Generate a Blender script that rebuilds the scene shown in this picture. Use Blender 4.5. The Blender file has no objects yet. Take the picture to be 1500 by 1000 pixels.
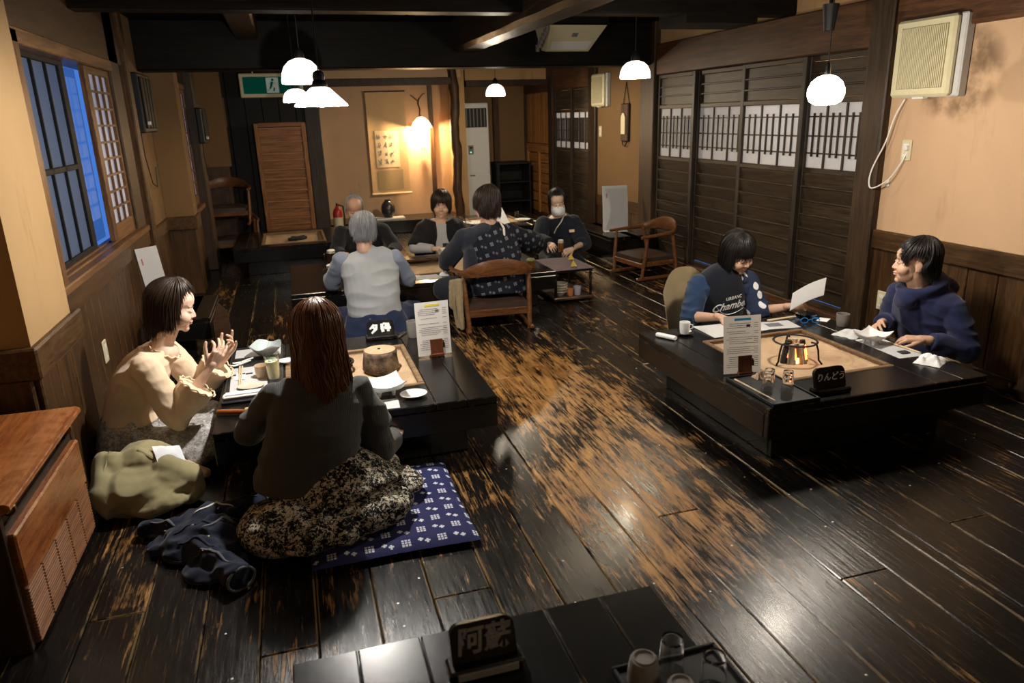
import bpy, bmesh, math, random
import numpy as np
from mathutils import Vector, Matrix, Euler, noise
random.seed(11)
SC = bpy.context.scene
COL = SC.collection
PI = math.pi
V = Vector

# ------------------------------------------------------------------ camera
cd = bpy.data.cameras.new('camera'); cam = bpy.data.objects.new('camera', cd); COL.objects.link(cam)
_p, _y, _r = math.radians(17.127), math.radians(16.228), math.radians(-1.730)
_fw = V((math.sin(_y)*math.cos(_p), math.cos(_y)*math.cos(_p), -math.sin(_p)))
_r0 = V((math.cos(_y), -math.sin(_y), 0)); _u0 = _r0.cross(_fw)
_rt = _r0*math.cos(_r) + _u0*math.sin(_r); _up = -_r0*math.sin(_r) + _u0*math.cos(_r)
cam.matrix_world = Matrix(((_rt.x, _up.x, -_fw.x, 0), (_rt.y, _up.y, -_fw.y, 0), (_rt.z, _up.z, -_fw.z, 1.5), (0, 0, 0, 1)))
cd.sensor_width = 36; cd.lens = 1069.15/1500*36
cd.clip_start = 0.02; cd.clip_end = 60
cd.dof.use_dof = True; cd.dof.focus_distance = 3.7; cd.dof.aperture_fstop = 3.6
SC.camera = cam
# ------------------------------------------------------------------ world (blue dusk) and exposure
w = bpy.data.worlds.new('dusk'); SC.world = w; w.use_nodes = True
bg = w.node_tree.nodes['Background']; bg.inputs[0].default_value = (0.06, 0.19, 0.62, 1); bg.inputs[1].default_value = 1.1
SC.view_settings.view_transform = 'Standard'; SC.view_settings.look = 'None'
SC.view_settings.exposure = -0.1; SC.view_settings.gamma = 1.0
try: SC.view_settings.use_curve_mapping = False
except Exception: pass

# ------------------------------------------------------------------ node expression helper
class X:
    """a shader value; arithmetic builds Math nodes"""
    def __init__(s, nt, sock): s.nt, s.s = nt, sock
    def _op(s, op, *a):
        n = s.nt.nodes.new('ShaderNodeMath'); n.operation = op
        for i, v in enumerate((s,)+a):
            if isinstance(v, X): s.nt.links.new(v.s, n.inputs[i])
            else: n.inputs[i].default_value = float(v)
        return X(s.nt, n.outputs[0])
    def __add__(s, o): return s._op('ADD', o)
    __radd__ = __add__
    def __sub__(s, o): return s._op('SUBTRACT', o)
    def __rsub__(s, o): return (s*-1.0)+o
    def __mul__(s, o): return s._op('MULTIPLY', o)
    __rmul__ = __mul__
    def __truediv__(s, o): return s._op('DIVIDE', o)
    def lt(s, o): return s._op('LESS_THAN', o)
    def gt(s, o): return s._op('GREATER_THAN', o)
    def abs(s): return s._op('ABSOLUTE')
    def floor(s): return s._op('FLOOR')
    def fract(s): return s._op('FRACT')
    def mod(s, o): return s._op('FLOORED_MODULO', o)
    def min(s, o): return s._op('MINIMUM', o)
    def max(s, o): return s._op('MAXIMUM', o)
    def pow(s, o): return s._op('POWER', o)
    def sin(s): return s._op('SINE')
    def ramp(s, a, b, lo=0.0, hi=1.0):
        n = s.nt.nodes.new('ShaderNodeMapRange'); n.interpolation_type = 'SMOOTHSTEP'
        s.nt.links.new(s.s, n.inputs[0])
        for i, v in enumerate((a, b, lo, hi)): n.inputs[i+1].default_value = v
        return X(s.nt, n.outputs[0])

class MT:
    """a material under construction"""
    def __init__(s, name):
        s.m = bpy.data.materials.new(name); s.m.use_nodes = True
        s.nt = s.m.node_tree; s.b = s.nt.nodes['Principled BSDF']
        s._c = {}
    def coord(s, kind='Object', scale=(1, 1, 1), loc=(0, 0, 0), rot=(0, 0, 0)):
        tc = s.nt.nodes.new('ShaderNodeTexCoord'); mp = s.nt.nodes.new('ShaderNodeMapping')
        s.nt.links.new(tc.outputs[kind], mp.inputs[0])
        mp.inputs['Scale'].default_value = scale; mp.inputs['Location'].default_value = loc; mp.inputs['Rotation'].default_value = rot
        return mp.outputs[0]
    def pos(s, scale=(1, 1, 1), rot=(0, 0, 0)):
        g = s.nt.nodes.new('ShaderNodeNewGeometry'); mp = s.nt.nodes.new('ShaderNodeMapping')
        s.nt.links.new(g.outputs['Position'], mp.inputs[0]); mp.inputs['Scale'].default_value = scale; mp.inputs['Rotation'].default_value = rot
        return mp.outputs[0]
    def xyz(s, vec):
        n = s.nt.nodes.new('ShaderNodeSeparateXYZ'); s.nt.links.new(vec, n.inputs[0])
        return [X(s.nt, o) for o in n.outputs]
    def noise(s, vec, scale=5, detail=3, rough=0.55, dist=0.0):
        n = s.nt.nodes.new('ShaderNodeTexNoise'); s.nt.links.new(vec, n.inputs['Vector'])
        n.inputs['Scale'].default_value = scale; n.inputs['Detail'].default_value = detail
        n.inputs['Roughness'].default_value = rough; n.inputs['Distortion'].default_value = dist
        return X(s.nt, n.outputs[0])
    def wave(s, vec, scale, dist=2.0, detail=2, dir='X'):
        n = s.nt.nodes.new('ShaderNodeTexWave'); s.nt.links.new(vec, n.inputs['Vector']); n.bands_direction = dir
        n.inputs['Scale'].default_value = scale; n.inputs['Distortion'].default_value = dist; n.inputs['Detail'].default_value = detail
        return X(s.nt, n.outputs[1])
    def voro(s, vec, scale, feature='F1'):
        n = s.nt.nodes.new('ShaderNodeTexVoronoi'); s.nt.links.new(vec, n.inputs['Vector']); n.feature = feature
        n.inputs['Scale'].default_value = scale
        return X(s.nt, n.outputs[0])
    def rand(s):
        n = s.nt.nodes.new('ShaderNodeObjectInfo'); return X(s.nt, n.outputs['Random'])
    def edge(s, r=0.004):
        """1 on convex edges within r (worn corners)"""
        b = s.nt.nodes.new('ShaderNodeBevel'); b.inputs['Radius'].default_value = r; b.samples = 4
        g = s.nt.nodes.new('ShaderNodeNewGeometry'); d = s.nt.nodes.new('ShaderNodeVectorMath'); d.operation = 'DOT_PRODUCT'
        s.nt.links.new(b.outputs[0], d.inputs[0]); s.nt.links.new(g.outputs['True Normal'], d.inputs[1])
        return X(s.nt, d.outputs['Value']).ramp(0.995, 0.88)
    def mix(s, fac, a, b):
        n = s.nt.nodes.new('ShaderNodeMix'); n.data_type = 'RGBA'
        if isinstance(fac, X): s.nt.links.new(fac.s, n.inputs[0])
        else: n.inputs[0].default_value = fac
        for i, c in ((6, a), (7, b)):
            if isinstance(c, tuple): n.inputs[i].default_value = c[:3]+(1,)
            else: s.nt.links.new(c, n.inputs[i])
        return n.outputs[2]
    def set(s, name, v):
        i = s.b.inputs[name]
        if isinstance(v, X): s.nt.links.new(v.s, i)
        elif isinstance(v, (int, float)): i.default_value = v
        elif isinstance(v, tuple): i.default_value = v[:3]+(1,) if len(v) < 4 else v
        else: s.nt.links.new(v, i)
        return s
    def bump(s, h, strength=0.3, dist=0.01):
        n = s.nt.nodes.new('ShaderNodeBump'); n.inputs['Strength'].default_value = strength; n.inputs['Distance'].default_value = dist
        s.nt.links.new(h.s, n.inputs['Height']); s.nt.links.new(n.outputs[0], s.b.inputs['Normal'])
        return s

def plain(name, col, rough=0.6, metal=0.0, spec=0.5, var=0.12, vscale=30, bump=0.0, **kw):
    """plain surface with slight procedural colour variation"""
    t = MT(name); v = t.coord()
    n = t.noise(v, vscale, 3)
    dk = tuple(c*(1-var) for c in col); lt = tuple(min(1, c*(1+var)) for c in col)
    t.set('Base Color', t.mix(n, dk, lt)); t.set('Roughness', rough); t.set('Metallic', metal); t.set('Specular IOR Level', spec)
    for k, x in kw.items(): t.set(k.replace('_', ' '), x)
    if bump: t.bump(n, bump, 0.004)
    return t.m

def wood(name, dark, light, rough=0.45, grain=(1, 14, 14), scale=4.0, worn=None, bump=0.15, wr=0.004, coat=0.0, spec=0.3):
    """long grained wood; grain = scale per object axis (small along the fibres)"""
    t = MT(name); rnd = t.rand()
    c = t.coord(scale=grain)
    off = t.nt.nodes.new('ShaderNodeVectorMath'); off.operation = 'ADD'; t.nt.links.new(c, off.inputs[0])
    cmb = t.nt.nodes.new('ShaderNodeCombineXYZ'); r2 = rnd*37.0
    for i in range(3): t.nt.links.new(r2.s, cmb.inputs[i])
    t.nt.links.new(cmb.outputs[0], off.inputs[1]); v = off.outputs[0]
    n = t.noise(v, scale, 5, 0.6, 0.6); n2 = t.noise(v, scale*5, 3)
    f = (n*0.7+n2*0.3).ramp(0.32, 0.68)
    f = f*(rnd*0.5+0.6)
    col = t.mix(f, dark, light)
    if worn:
        e = t.edge(wr)*t.noise(t.coord(), 25, 3).ramp(0.42, 0.6)
        col = t.mix(e, col, worn)
    t.set('Base Color', col); t.set('Roughness', (n2*0.2)+(rough-0.1)); t.set('Specular IOR Level', spec)
    if coat: t.set('Coat Weight', coat); t.set('Coat Roughness', 0.25)
    t.bump(n2, bump, 0.003)
    return t.m

def glow(name, col, strength):
    t = MT(name); n = t.noise(t.coord(), 4, 1)
    t.set('Base Color', col); t.set('Emission Color', t.mix(n, tuple(c*0.95 for c in col), col)); t.set('Emission Strength', strength)
    t.set('Roughness', 0.3)
    return t.m

M = {}
AX, AY, AZ = (1, 14, 14), (14, 1, 14), (14, 14, 1)
# lacquered, worn floor: black varnish rubbed through to amber wood along the walkway between the tables
def floor_mat():
    t = MT('worn floor plank'); rnd = t.rand()
    gx, gy, gz = t.xyz(t.pos())
    cmb = t.nt.nodes.new('ShaderNodeCombineXYZ'); r2 = rnd*23.0
    t.nt.links.new(r2.s, cmb.inputs[0]); t.nt.links.new(r2.s, cmb.inputs[1])
    def grain(sy):
        o = t.nt.nodes.new('ShaderNodeVectorMath'); o.operation = 'ADD'
        t.nt.links.new(t.pos(scale=(1, sy, 1)), o.inputs[0]); t.nt.links.new(cmb.outputs[0], o.inputs[1]); return o.outputs[0]
    streak = t.noise(grain(0.075), 75, 6, 0.72, 0.5); flame = t.noise(grain(0.22), 11, 5, 0.62, 1.6)
    blot = t.noise(t.pos(scale=(1, 0.5, 1)), 2.3, 4, 0.55, 0.4); grit = t.noise(t.pos(), 160, 3)
    # where feet pass: the aisle between the tables
    ax = (gx-1.30).abs().ramp(0.80, 0.05)
    along = gy.ramp(1.2, 2.6)*gy.ramp(5.6, 4.0)
    aisle = ax*along
    dark = t.noise(t.pos(scale=(1, 0.7, 1)), 7, 4, 0.6, 1.0)
    wear = streak*1.25+flame*0.85+blot*1.0+dark*0.55+rnd*0.22+aisle*0.42
    f = wear.ramp(2.10, 2.40)
    e = t.edge(0.007)*flame.ramp(0.44, 0.56)
    tone = t.mix((flame*0.5+streak*0.5).ramp(0.35, 0.72), (0.10, 0.036, 0.009), (0.52, 0.265, 0.075))
    blk = t.mix(streak.ramp(0.35, 0.8), (0.0035, 0.0032, 0.003), (0.015, 0.012, 0.0095))
    thin = t.noise(grain(0.03), 130, 3, 0.6, 0.3).ramp(0.60, 0.70)*blot.ramp(0.35, 0.6)
    blk = t.mix(thin*0.55, blk, (0.20, 0.095, 0.030))
    col = t.mix(f, blk, tone)
    col = t.mix(e*0.75, col, (0.42, 0.27, 0.12))
    t.set('Base Color', col)
    t.set('Roughness', streak*0.20+f*0.12+0.15)
    t.set('Specular IOR Level', 0.36)
    t.set('Coat Weight', 0.06); t.set('Coat Roughness', 0.14)
    t.bump(streak*0.8+flame*0.6+grit*0.15+f*-0.25, 0.35, 0.004)
    return t.m
M['floor'] = floor_mat()
def lacquer(name, amber=0.0):
    t = MT(name); v = t.coord(scale=(1, 1, 1))
    rnd = t.rand()
    n = t.noise(v, 40, 4, 0.6); m = t.noise(v, 7, 3)
    e = t.edge(0.002)*t.noise(v, 30, 3).ramp(0.50, 0.66)
    col = t.mix(m, (0.0028, 0.0026, 0.0025), (0.0075, 0.007, 0.0065))
    col = t.mix(e*0.6, col, (0.42, 0.29, 0.16))
    t.set('Base Color', col); t.set('Roughness', n*0.08+0.20); t.set('Specular IOR Level', 0.4)
    t.bump(n, 0.025, 0.002)
    return t.m
M['lacquer'] = lacquer('black lacquered wood')
M['lacquer_brown'] = wood('brown lacquered wood', (0.03, 0.014, 0.008), (0.07, 0.034, 0.018), 0.3, AX, 4, (0.3, 0.18, 0.1))
M['post'] = wood('dark stained post', (0.014, 0.008, 0.004), (0.060, 0.032, 0.015), 0.5, AZ, 3, (0.14, 0.075, 0.03))
M['beam_x'] = wood('dark stained beam', (0.005, 0.004, 0.003), (0.015, 0.011, 0.008), 0.5, AX, 3, spec=0.1)
M['beam_y'] = wood('dark hewn beam', (0.012, 0.008, 0.004), (0.055, 0.034, 0.018), 0.42, AY, 3, bump=0.5)
M['header'] = wood('brown header wood', (0.035, 0.014, 0.005), (0.125, 0.053, 0.020), 0.5, AY, 3)
M['slat'] = wood('shutter board wood', (0.016, 0.010, 0.006), (0.062, 0.041, 0.022), 0.5, AY, 3)
M['slat_v'] = wood('shutter stile wood', (0.014, 0.009, 0.006), (0.045, 0.032, 0.021), 0.5, AZ, 3)
M['wainscot'] = wood('wainscot board wood', (0.021, 0.0095, 0.003), (0.088, 0.041, 0.013), 0.45, AZ, 3, (0.2, 0.11, 0.045))
M['wains_y'] = wood('wainscot rail wood', (0.024, 0.011, 0.0035), (0.098, 0.047, 0.015), 0.45, AY, 3, (0.2, 0.11, 0.045))
M['black_board'] = wood('black ceiling board', (0.004, 0.0035, 0.003), (0.010, 0.008, 0.006), 0.55, AY, 3, spec=0.1)
M['dark_wall'] = plain('dark painted wall board', (0.010, 0.009, 0.0085), 0.5, spec=0.15, var=0.3, vscale=5)
M['panel'] = wood('reed panel wood', (0.13, 0.052, 0.020), (0.36, 0.155, 0.062), 0.45, AX, 3)
M['panel_v'] = wood('reed panel stile wood', (0.16, 0.065, 0.025), (0.40, 0.18, 0.07), 0.45, AZ, 3)
M['door'] = wood('amber door wood', (0.22, 0.085, 0.022), (0.55, 0.25, 0.075), 0.4, AZ, 2.5)
M['door_y'] = wood('amber door rail wood', (0.22, 0.085, 0.022), (0.55, 0.25, 0.075), 0.4, AY, 2.5)
M['cabinet'] = wood('reddish varnished cabinet wood', (0.16, 0.045, 0.012), (0.40, 0.135, 0.036), 0.28, AY, 3, (0.62, 0.30, 0.12), wr=0.006, coat=0.4)
M['cabinet_dk'] = wood('dark cabinet wood', (0.012, 0.007, 0.004), (0.04, 0.02, 0.01), 0.45, AZ, 3)
M['chair'] = wood('chair wood', (0.075, 0.026, 0.008), (0.19, 0.075, 0.025), 0.35, AX, 3, (0.32, 0.15, 0.06), coat=0.2)
M['log'] = wood('log post', (0.018, 0.009, 0.004), (0.11, 0.05, 0.02), 0.5, AZ, 2.5, bump=0.8)
M['window_wood'] = wood('window frame wood', (0.07, 0.030, 0.010), (0.21, 0.10, 0.035), 0.42, AY, 3, (0.3, 0.16, 0.06))
M['window_wood_v'] = wood('window stile wood', (0.045, 0.019, 0.007), (0.15, 0.068, 0.025), 0.42, AZ, 3, (0.3, 0.16, 0.06))
def plaster(name, col, stain=(0.20, 0.11, 0.05), amt=0.5, soot=None):
    t = MT(name); v = t.pos()
    n = t.noise(v, 2.2, 5, 0.6); f = t.noise(v, 90, 3); st = t.noise(t.pos(scale=(2.5, 2.5, 0.6)), 3.5, 5, 0.62).ramp(0.56, 0.78)*amt
    c = t.mix(n, tuple(x*0.85 for x in col), tuple(min(1, x*1.12) for x in col))
    c = t.mix(st, c, stain)
    if soot:
        gx, gy, gz = t.xyz(v); dy = (gy-soot[0])/soot[2]; dz = (gz-soot[1])/soot[3]; d = dy*dy+dz*dz
        c = t.mix(d.ramp(1.0, 0.35)*t.noise(v, 6, 4).ramp(0.35, 0.65)*0.75, c, (0.09, 0.05, 0.025))
    t.set('Base Color', c); t.set('Roughness', 0.9); t.set('Specular IOR Level', 0.2)
    t.bump(f, 0.15, 0.003)
    return t.m
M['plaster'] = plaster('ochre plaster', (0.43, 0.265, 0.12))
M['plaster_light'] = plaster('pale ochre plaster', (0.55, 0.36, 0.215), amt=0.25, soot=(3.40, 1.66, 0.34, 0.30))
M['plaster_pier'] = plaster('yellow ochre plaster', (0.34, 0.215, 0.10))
M['plaster_dim'] = plaster('dimmed ochre plaster', (0.185, 0.108, 0.048))  # ochre plaster with the dimness of the far walls put into its colour
def paper(name, col, trans=0.3):
    t = MT(name); n = t.noise(t.coord(), 60, 3)
    t.set('Base Color', t.mix(n, tuple(c*0.94 for c in col), col)); t.set('Roughness', 0.8); t.set('Specular IOR Level', 0.2)
    if trans:
        tr = t.nt.nodes.new('ShaderNodeBsdfTranslucent'); tr.inputs[0].default_value = tuple(c*0.9 for c in col)+(1,)
        mx = t.nt.nodes.new('ShaderNodeMixShader'); mx.inputs[0].default_value = trans
        o = t.nt.nodes['Material Output']
        t.nt.links.new(t.b.outputs[0], mx.inputs[1]); t.nt.links.new(tr.outputs[0], mx.inputs[2]); t.nt.links.new(mx.outputs[0], o.inputs[0])
    return t.m
M['shoji'] = paper('shoji paper', (0.86, 0.87, 0.90), 0.5)
M['paper'] = paper('white paper', (0.93, 0.93, 0.93), 0.5)
M['frost'] = paper('frosted pane glass', (0.42, 0.47, 0.50), 0.82)
M['sash'] = plain('black sash metal', (0.008, 0.008, 0.009), 0.6, spec=0.15)
M['napkin'] = plain('white napkin', (0.85, 0.85, 0.84), 0.85, var=0.05, bump=0.3, vscale=120)
M['ceramic'] = plain('white glazed ceramic', (0.82, 0.82, 0.79), 0.18, var=0.04)
M['cream_ceramic'] = plain('cream glazed ceramic', (0.66, 0.60, 0.47), 0.25, var=0.08)
M['grey_ceramic'] = plain('grey stoneware', (0.20, 0.185, 0.165), 0.5, var=0.2, vscale=60)
M['dark_ceramic'] = plain('dark glazed ceramic', (0.03, 0.03, 0.032), 0.2, var=0.2)
M['iron'] = plain('black iron', (0.014, 0.013, 0.013), 0.5, 0.6, var=0.3, vscale=50, bump=0.3)
M['steel'] = plain('bright steel', (0.62, 0.62, 0.62), 0.2, 1.0)
M['brass'] = plain('old brass', (0.30, 0.21, 0.08), 0.35, 1.0, var=0.3)
M['black_plastic'] = plain('black plastic', (0.010, 0.010, 0.011), 0.5, spec=0.3)
M['cream_plastic'] = plain('aged cream plastic', (0.60, 0.54, 0.34), 0.45, var=0.08)
M['white_plastic'] = plain('white plastic', (0.72, 0.70, 0.66), 0.45, var=0.05)
M['leather'] = plain('brown leatherette', (0.050, 0.030, 0.022), 0.35, var=0.25, vscale=70, bump=0.2)
M['charcoal'] = plain('charcoal', (0.016, 0.014, 0.013), 0.8, var=0.5, vscale=40, bump=0.6)
M['bamboo'] = wood('pale bamboo', (0.55, 0.40, 0.22), (0.78, 0.63, 0.40), 0.45, AX, 3)
M['menu_wood'] = wood('red brown stand wood', (0.075, 0.022, 0.008), (0.17, 0.05, 0.02), 0.4, AZ, 3)
M['tool_wood'] = wood('orange tool handle', (0.22, 0.06, 0.016), (0.42, 0.14, 0.04), 0.35, AX, 3)
M['red'] = plain('red enamel', (0.42, 0.022, 0.015), 0.3)
M['ink'] = plain('black print', (0.02, 0.02, 0.022), 0.7)
M['grey_ink'] = plain('grey print', (0.16, 0.16, 0.18), 0.7)
M['blue_ink'] = paper('blue print', (0.06, 0.42, 0.88), 0.5)
M['yellow_ink'] = paper('yellow print', (0.92, 0.80, 0.10), 0.5)
M['white_paint'] = plain('white brush paint', (0.88, 0.87, 0.84), 0.6, var=0.2, vscale=90)
def ash():
    t = MT('hearth ash'); v = t.coord()
    n = t.noise(v, 9, 5, 0.6); f = t.noise(v, 120, 3); g = t.noise(v, 4, 3).ramp(0.45, 0.75)
    c = t.mix(n, (0.34, 0.22, 0.125), (0.62, 0.45, 0.29)); c = t.mix(g*0.5, c, (0.20, 0.13, 0.08))
    t.set('Base Color', c); t.set('Roughness', 0.95); t.set('Specular IOR Level', 0.1)
    t.bump(f+n, 0.5, 0.006); return t.m
M['ash'] = ash()
M['hearth_rim'] = wood('scorched hearth rim', (0.08, 0.04, 0.018), (0.30, 0.19, 0.10), 0.6, AX, 4)
def stone():
    t = MT('charred clay pot'); v = t.coord(); n = t.noise(v, 14, 5, 0.65)
    x, y, z = t.xyz(v)
    c = t.mix(n.ramp(0.35, 0.65), (0.035, 0.026, 0.020), (0.20, 0.135, 0.085))
    t.set('Base Color', c); t.set('Roughness', 0.85); t.bump(n, 0.8, 0.02); return t.m
M['stone'] = stone()
def glass(name, col=(1, 1, 1), rough=0.02):
    t = MT(name); n = t.noise(t.coord(), 8, 2)
    t.set('Base Color', t.mix(n, tuple(c*0.97 for c in col), col)); t.set('Roughness', rough); t.set('Transmission Weight', 1.0); t.set('IOR', 1.45)
    return t.m
M['glass'] = glass('clear glass'); M['blue_glass'] = glass('blue grey glass', (0.45, 0.6, 0.8))
M['dish_glass'] = plain('frosted dish glass', (0.66, 0.74, 0.74), 0.25, var=0.05, Transmission_Weight=0.35)
M['lemonade'] = plain('pale lemon drink', (0.82, 0.82, 0.48), 0.2, var=0.1)
M['beer'] = plain('dark beer', (0.05, 0.018, 0.006), 0.12, Transmission_Weight=0.2)
M['amber_beer'] = plain('amber beer', (0.62, 0.22, 0.02), 0.12, Transmission_Weight=0.3)
M['foam'] = plain('beer foam', (0.80, 0.74, 0.62), 0.9, bump=0.5, vscale=150)
M['food'] = plain('pale cooked food', (0.55, 0.38, 0.22), 0.5, var=0.3, vscale=50, bump=0.5)
M['green'] = plain('green garnish', (0.07, 0.17, 0.03), 0.5, var=0.4)
# --- people
def skin(name, col):
    t = MT(name); v = t.coord(); n = t.noise(v, 22, 3)
    t.set('Base Color', t.mix(n, tuple(c*0.88 for c in col), tuple(min(1, c*1.08) for c in col)))
    t.set('Roughness', 0.48); t.set('Specular IOR Level', 0.35)
    t.set('Subsurface Weight', 0.12); t.b.inputs['Subsurface Radius'].default_value = (0.010, 0.004, 0.002)
    t.bump(t.noise(v, 300, 2), 0.08, 0.001)
    return t.m
M['skin_fair'] = skin('fair skin', (0.70, 0.48, 0.36)); M['skin'] = skin('warm skin', (0.58, 0.36, 0.25)); M['skin_tan'] = skin('tanned skin', (0.46, 0.26, 0.17))
def hairm(name, a, b, rough=0.42):
    t = MT(name); v = t.coord(scale=(1, 1, 0.15)); n = t.noise(v, 120, 3)
    t.set('Base Color', t.mix(n, a, b)); t.set('Roughness', rough); t.set('Specular IOR Level', 0.35)
    t.set('Anisotropic', 0.4); return t.m
M['hair_black'] = hairm('black hair', (0.006, 0.005, 0.005), (0.018, 0.014, 0.012))
M['hair_dark'] = hairm('dark brown hair', (0.010, 0.006, 0.004), (0.035, 0.018, 0.010))
M['hair_brown'] = hairm('chestnut hair', (0.050, 0.018, 0.008), (0.15, 0.058, 0.024), 0.34)
M['hair_grey'] = hairm('grey hair', (0.05, 0.05, 0.052), (0.36, 0.36, 0.37), 0.4)
M['lip'] = plain('lip', (0.52, 0.27, 0.22), 0.45); M['lash'] = plain('dark lash', (0.012, 0.009, 0.008), 0.6); M['eyewhite'] = plain('eye', (0.6, 0.56, 0.52), 0.2)
def knit(name, col, var=0.15, rib=0.0, rough=0.9, scale=260):
    t = MT(name); v = t.coord(); n = t.noise(v, scale, 2); m = t.noise(v, 9, 3)
    c = t.mix(m, tuple(x*(1-var) for x in col), tuple(min(1, x*(1+var)) for x in col))
    t.set('Base Color', c); t.set('Roughness', rough); t.set('Specular IOR Level', 0.15); t.set('Sheen Weight', 0.15)
    if rib:
        x, y, z = t.xyz(v); r = ((x*rib).sin())
        t.bump(n*0.4+r*0.5, 0.3, 0.003)
    else: t.bump(n, 0.25, 0.002)
    return t.m
M['cream_knit'] = knit('cream knit', (0.80, 0.62, 0.43)); M['charcoal_knit'] = knit('charcoal rib knit', (0.062, 0.061, 0.057), rib=900)
M['grey_shirt'] = knit('light grey cardigan', (0.36, 0.37, 0.38)); M['grey_sleeve'] = knit('blue grey sleeve', (0.20, 0.23, 0.30))
M['navy'] = knit('navy sweatshirt', (0.018, 0.030, 0.072)); M['navy_blk'] = knit('blue black jersey', (0.008, 0.010, 0.017)); M['navy_sleeve'] = knit('dark blue sleeve', (0.016, 0.036, 0.085))
M['hoodie'] = knit('indigo hoodie', (0.014, 0.018, 0.058)); M['black_cloth'] = knit('black cotton', (0.009, 0.009, 0.011)); M['jeans'] = knit('navy trousers', (0.020, 0.030, 0.070))
M['samue'] = knit('dark navy work jacket', (0.014, 0.017, 0.028)); M['inner_grey'] = knit('pale grey undershirt', (0.40, 0.40, 0.40)); M['trim_cream'] = plain('cream piping', (0.60, 0.56, 0.46), 0.8)
M['khaki'] = knit('khaki cotton coat', (0.33, 0.29, 0.155), 0.12); M['denim'] = knit('dark indigo denim', (0.010, 0.014, 0.032), 0.3); M['denim_in'] = knit('faded denim reverse', (0.12, 0.125, 0.14), 0.3)
M['mask'] = plain('white surgical mask', (0.82, 0.85, 0.88), 0.8); M['tan_cloth'] = knit('tan cloth', (0.30, 0.23, 0.13), 0.3); M['sand_trouser'] = knit('sand trousers', (0.30, 0.22, 0.12))
def floral(name, a, b, sc, lo, hi, bump=0.0):
    t = MT(name); v = t.coord(); n = t.noise(v, sc, 5, 0.7, 1.2); m = t.noise(v, sc*0.25, 3)
    f = (n+m*0.35-0.17).ramp(lo, hi)
    t.set('Base Color', t.mix(f, a, b)); t.set('Roughness', 0.85); t.set('Specular IOR Level', 0.15); t.bump(n, 0.1, 0.002); return t.m
M['floral'] = floral('black and cream floral skirt', (0.008, 0.008, 0.009), (0.64, 0.57, 0.44), 85, 0.51, 0.57)
M['greyfloral'] = floral('grey lace print skirt', (0.25, 0.235, 0.225), (0.56, 0.545, 0.53), 70, 0.42, 0.60)
def kasuri(name, axes, cell, ground, mark, fuzz=0.05, rot=0.0, g=0.15, pw=0.055, pl=0.135, dim=1.0):
    """splashed ikat weave: nine-dot squares alternating with paired crosses"""
    t = MT(name); c = t.coord(rot=(0, rot, 0) if axes == (0, 2) else (0, 0, rot)); p = t.xyz(c); u = p[axes[0]]/cell; v = p[axes[1]]/cell
    par = (u.floor()+v.floor()).mod(2.0).gt(0.5)
    fu = u.fract()-0.5; fv = v.fract()-0.5
    inside = (fu.abs().max(fv.abs())).lt(g*1.5)
    du = ((fu/g)+0.5).fract()-0.5; dv = ((fv/g)+0.5).fract()-0.5
    dots = (du.abs().max(dv.abs())).ramp(0.36+fuzz, 0.36-fuzz)*inside
    def plus(cx, cy):
        a = (fu-cx).abs(); b = (fv-cy).abs()
        return (a.min(b)).ramp(pw+fuzz*0.3, pw-fuzz*0.3)*(a.max(b)).lt(pl)
    cr = plus(-0.19, 0.08).max(plus(0.17, -0.10))
    f = (dots*par).max(cr*(1.0-par)*dim)
    n = t.noise(t.coord(), 300, 2)
    f = f*n.ramp(0.2, 0.6, 0.55, 1.0)
    t.set('Base Color', t.mix(f, ground, mark)); t.set('Roughness', 0.9); t.set('Specular IOR Level', 0.15); t.bump(n, 0.2, 0.002)
    return t.m
M['cushion'] = kasuri('indigo kasuri cushion', (0, 1), 0.066, (0.024, 0.026, 0.090), (0.70, 0.72, 0.78), g=0.18, pw=0.062, pl=0.15)
M['kasuri'] = kasuri('dark kasuri haori', (0, 2), 0.062, (0.007, 0.008, 0.014), (0.20, 0.21, 0.24), 0.10, 0.25, 0.14, 0.06, 0.15, 0.55)
def stripes():
    t = MT('purple striped runner'); x, y, z = t.xyz(t.coord()); s = (x*500.0).sin().ramp(-0.2, 0.4)
    t.set('Base Color', t.mix(s, (0.055, 0.035, 0.05), (0.17, 0.12, 0.13))); t.set('Roughness', 0.9); return t.m
M['runner'] = stripes()
M['lamp'] = glow('lit white glass', (1.0, 0.93, 0.80), 3.2)
M['lamp_white'] = glow('lit cool white glass', (1.0, 0.97, 0.92), 3.2)
M['bulb'] = glow('lit bulb', (1.0, 0.97, 0.93), 40.0)
M['sconce'] = glow('lit paper sconce', (1.0, 0.80, 0.50), 2.5)
M['ember'] = glow('glowing ember', (1.0, 0.22, 0.05), 5.0)
M['ember_hot'] = glow('hot ember', (1.0, 0.50, 0.18), 6.0)
M['exit_green'] = glow('exit sign green', (0.0, 0.055, 0.036), 0.35)
M['exit_white'] = glow('exit sign white', (0.40, 0.47, 0.44), 0.2)
for _k in ('exit_green', 'exit_white'):
    _b = M[_k].node_tree.nodes['Principled BSDF']; _b.inputs['Roughness'].default_value = 0.7; _b.inputs['Specular IOR Level'].default_value = 0.05
M['led'] = glow('green indicator', (0.2, 0.9, 0.6), 1.2)

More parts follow.
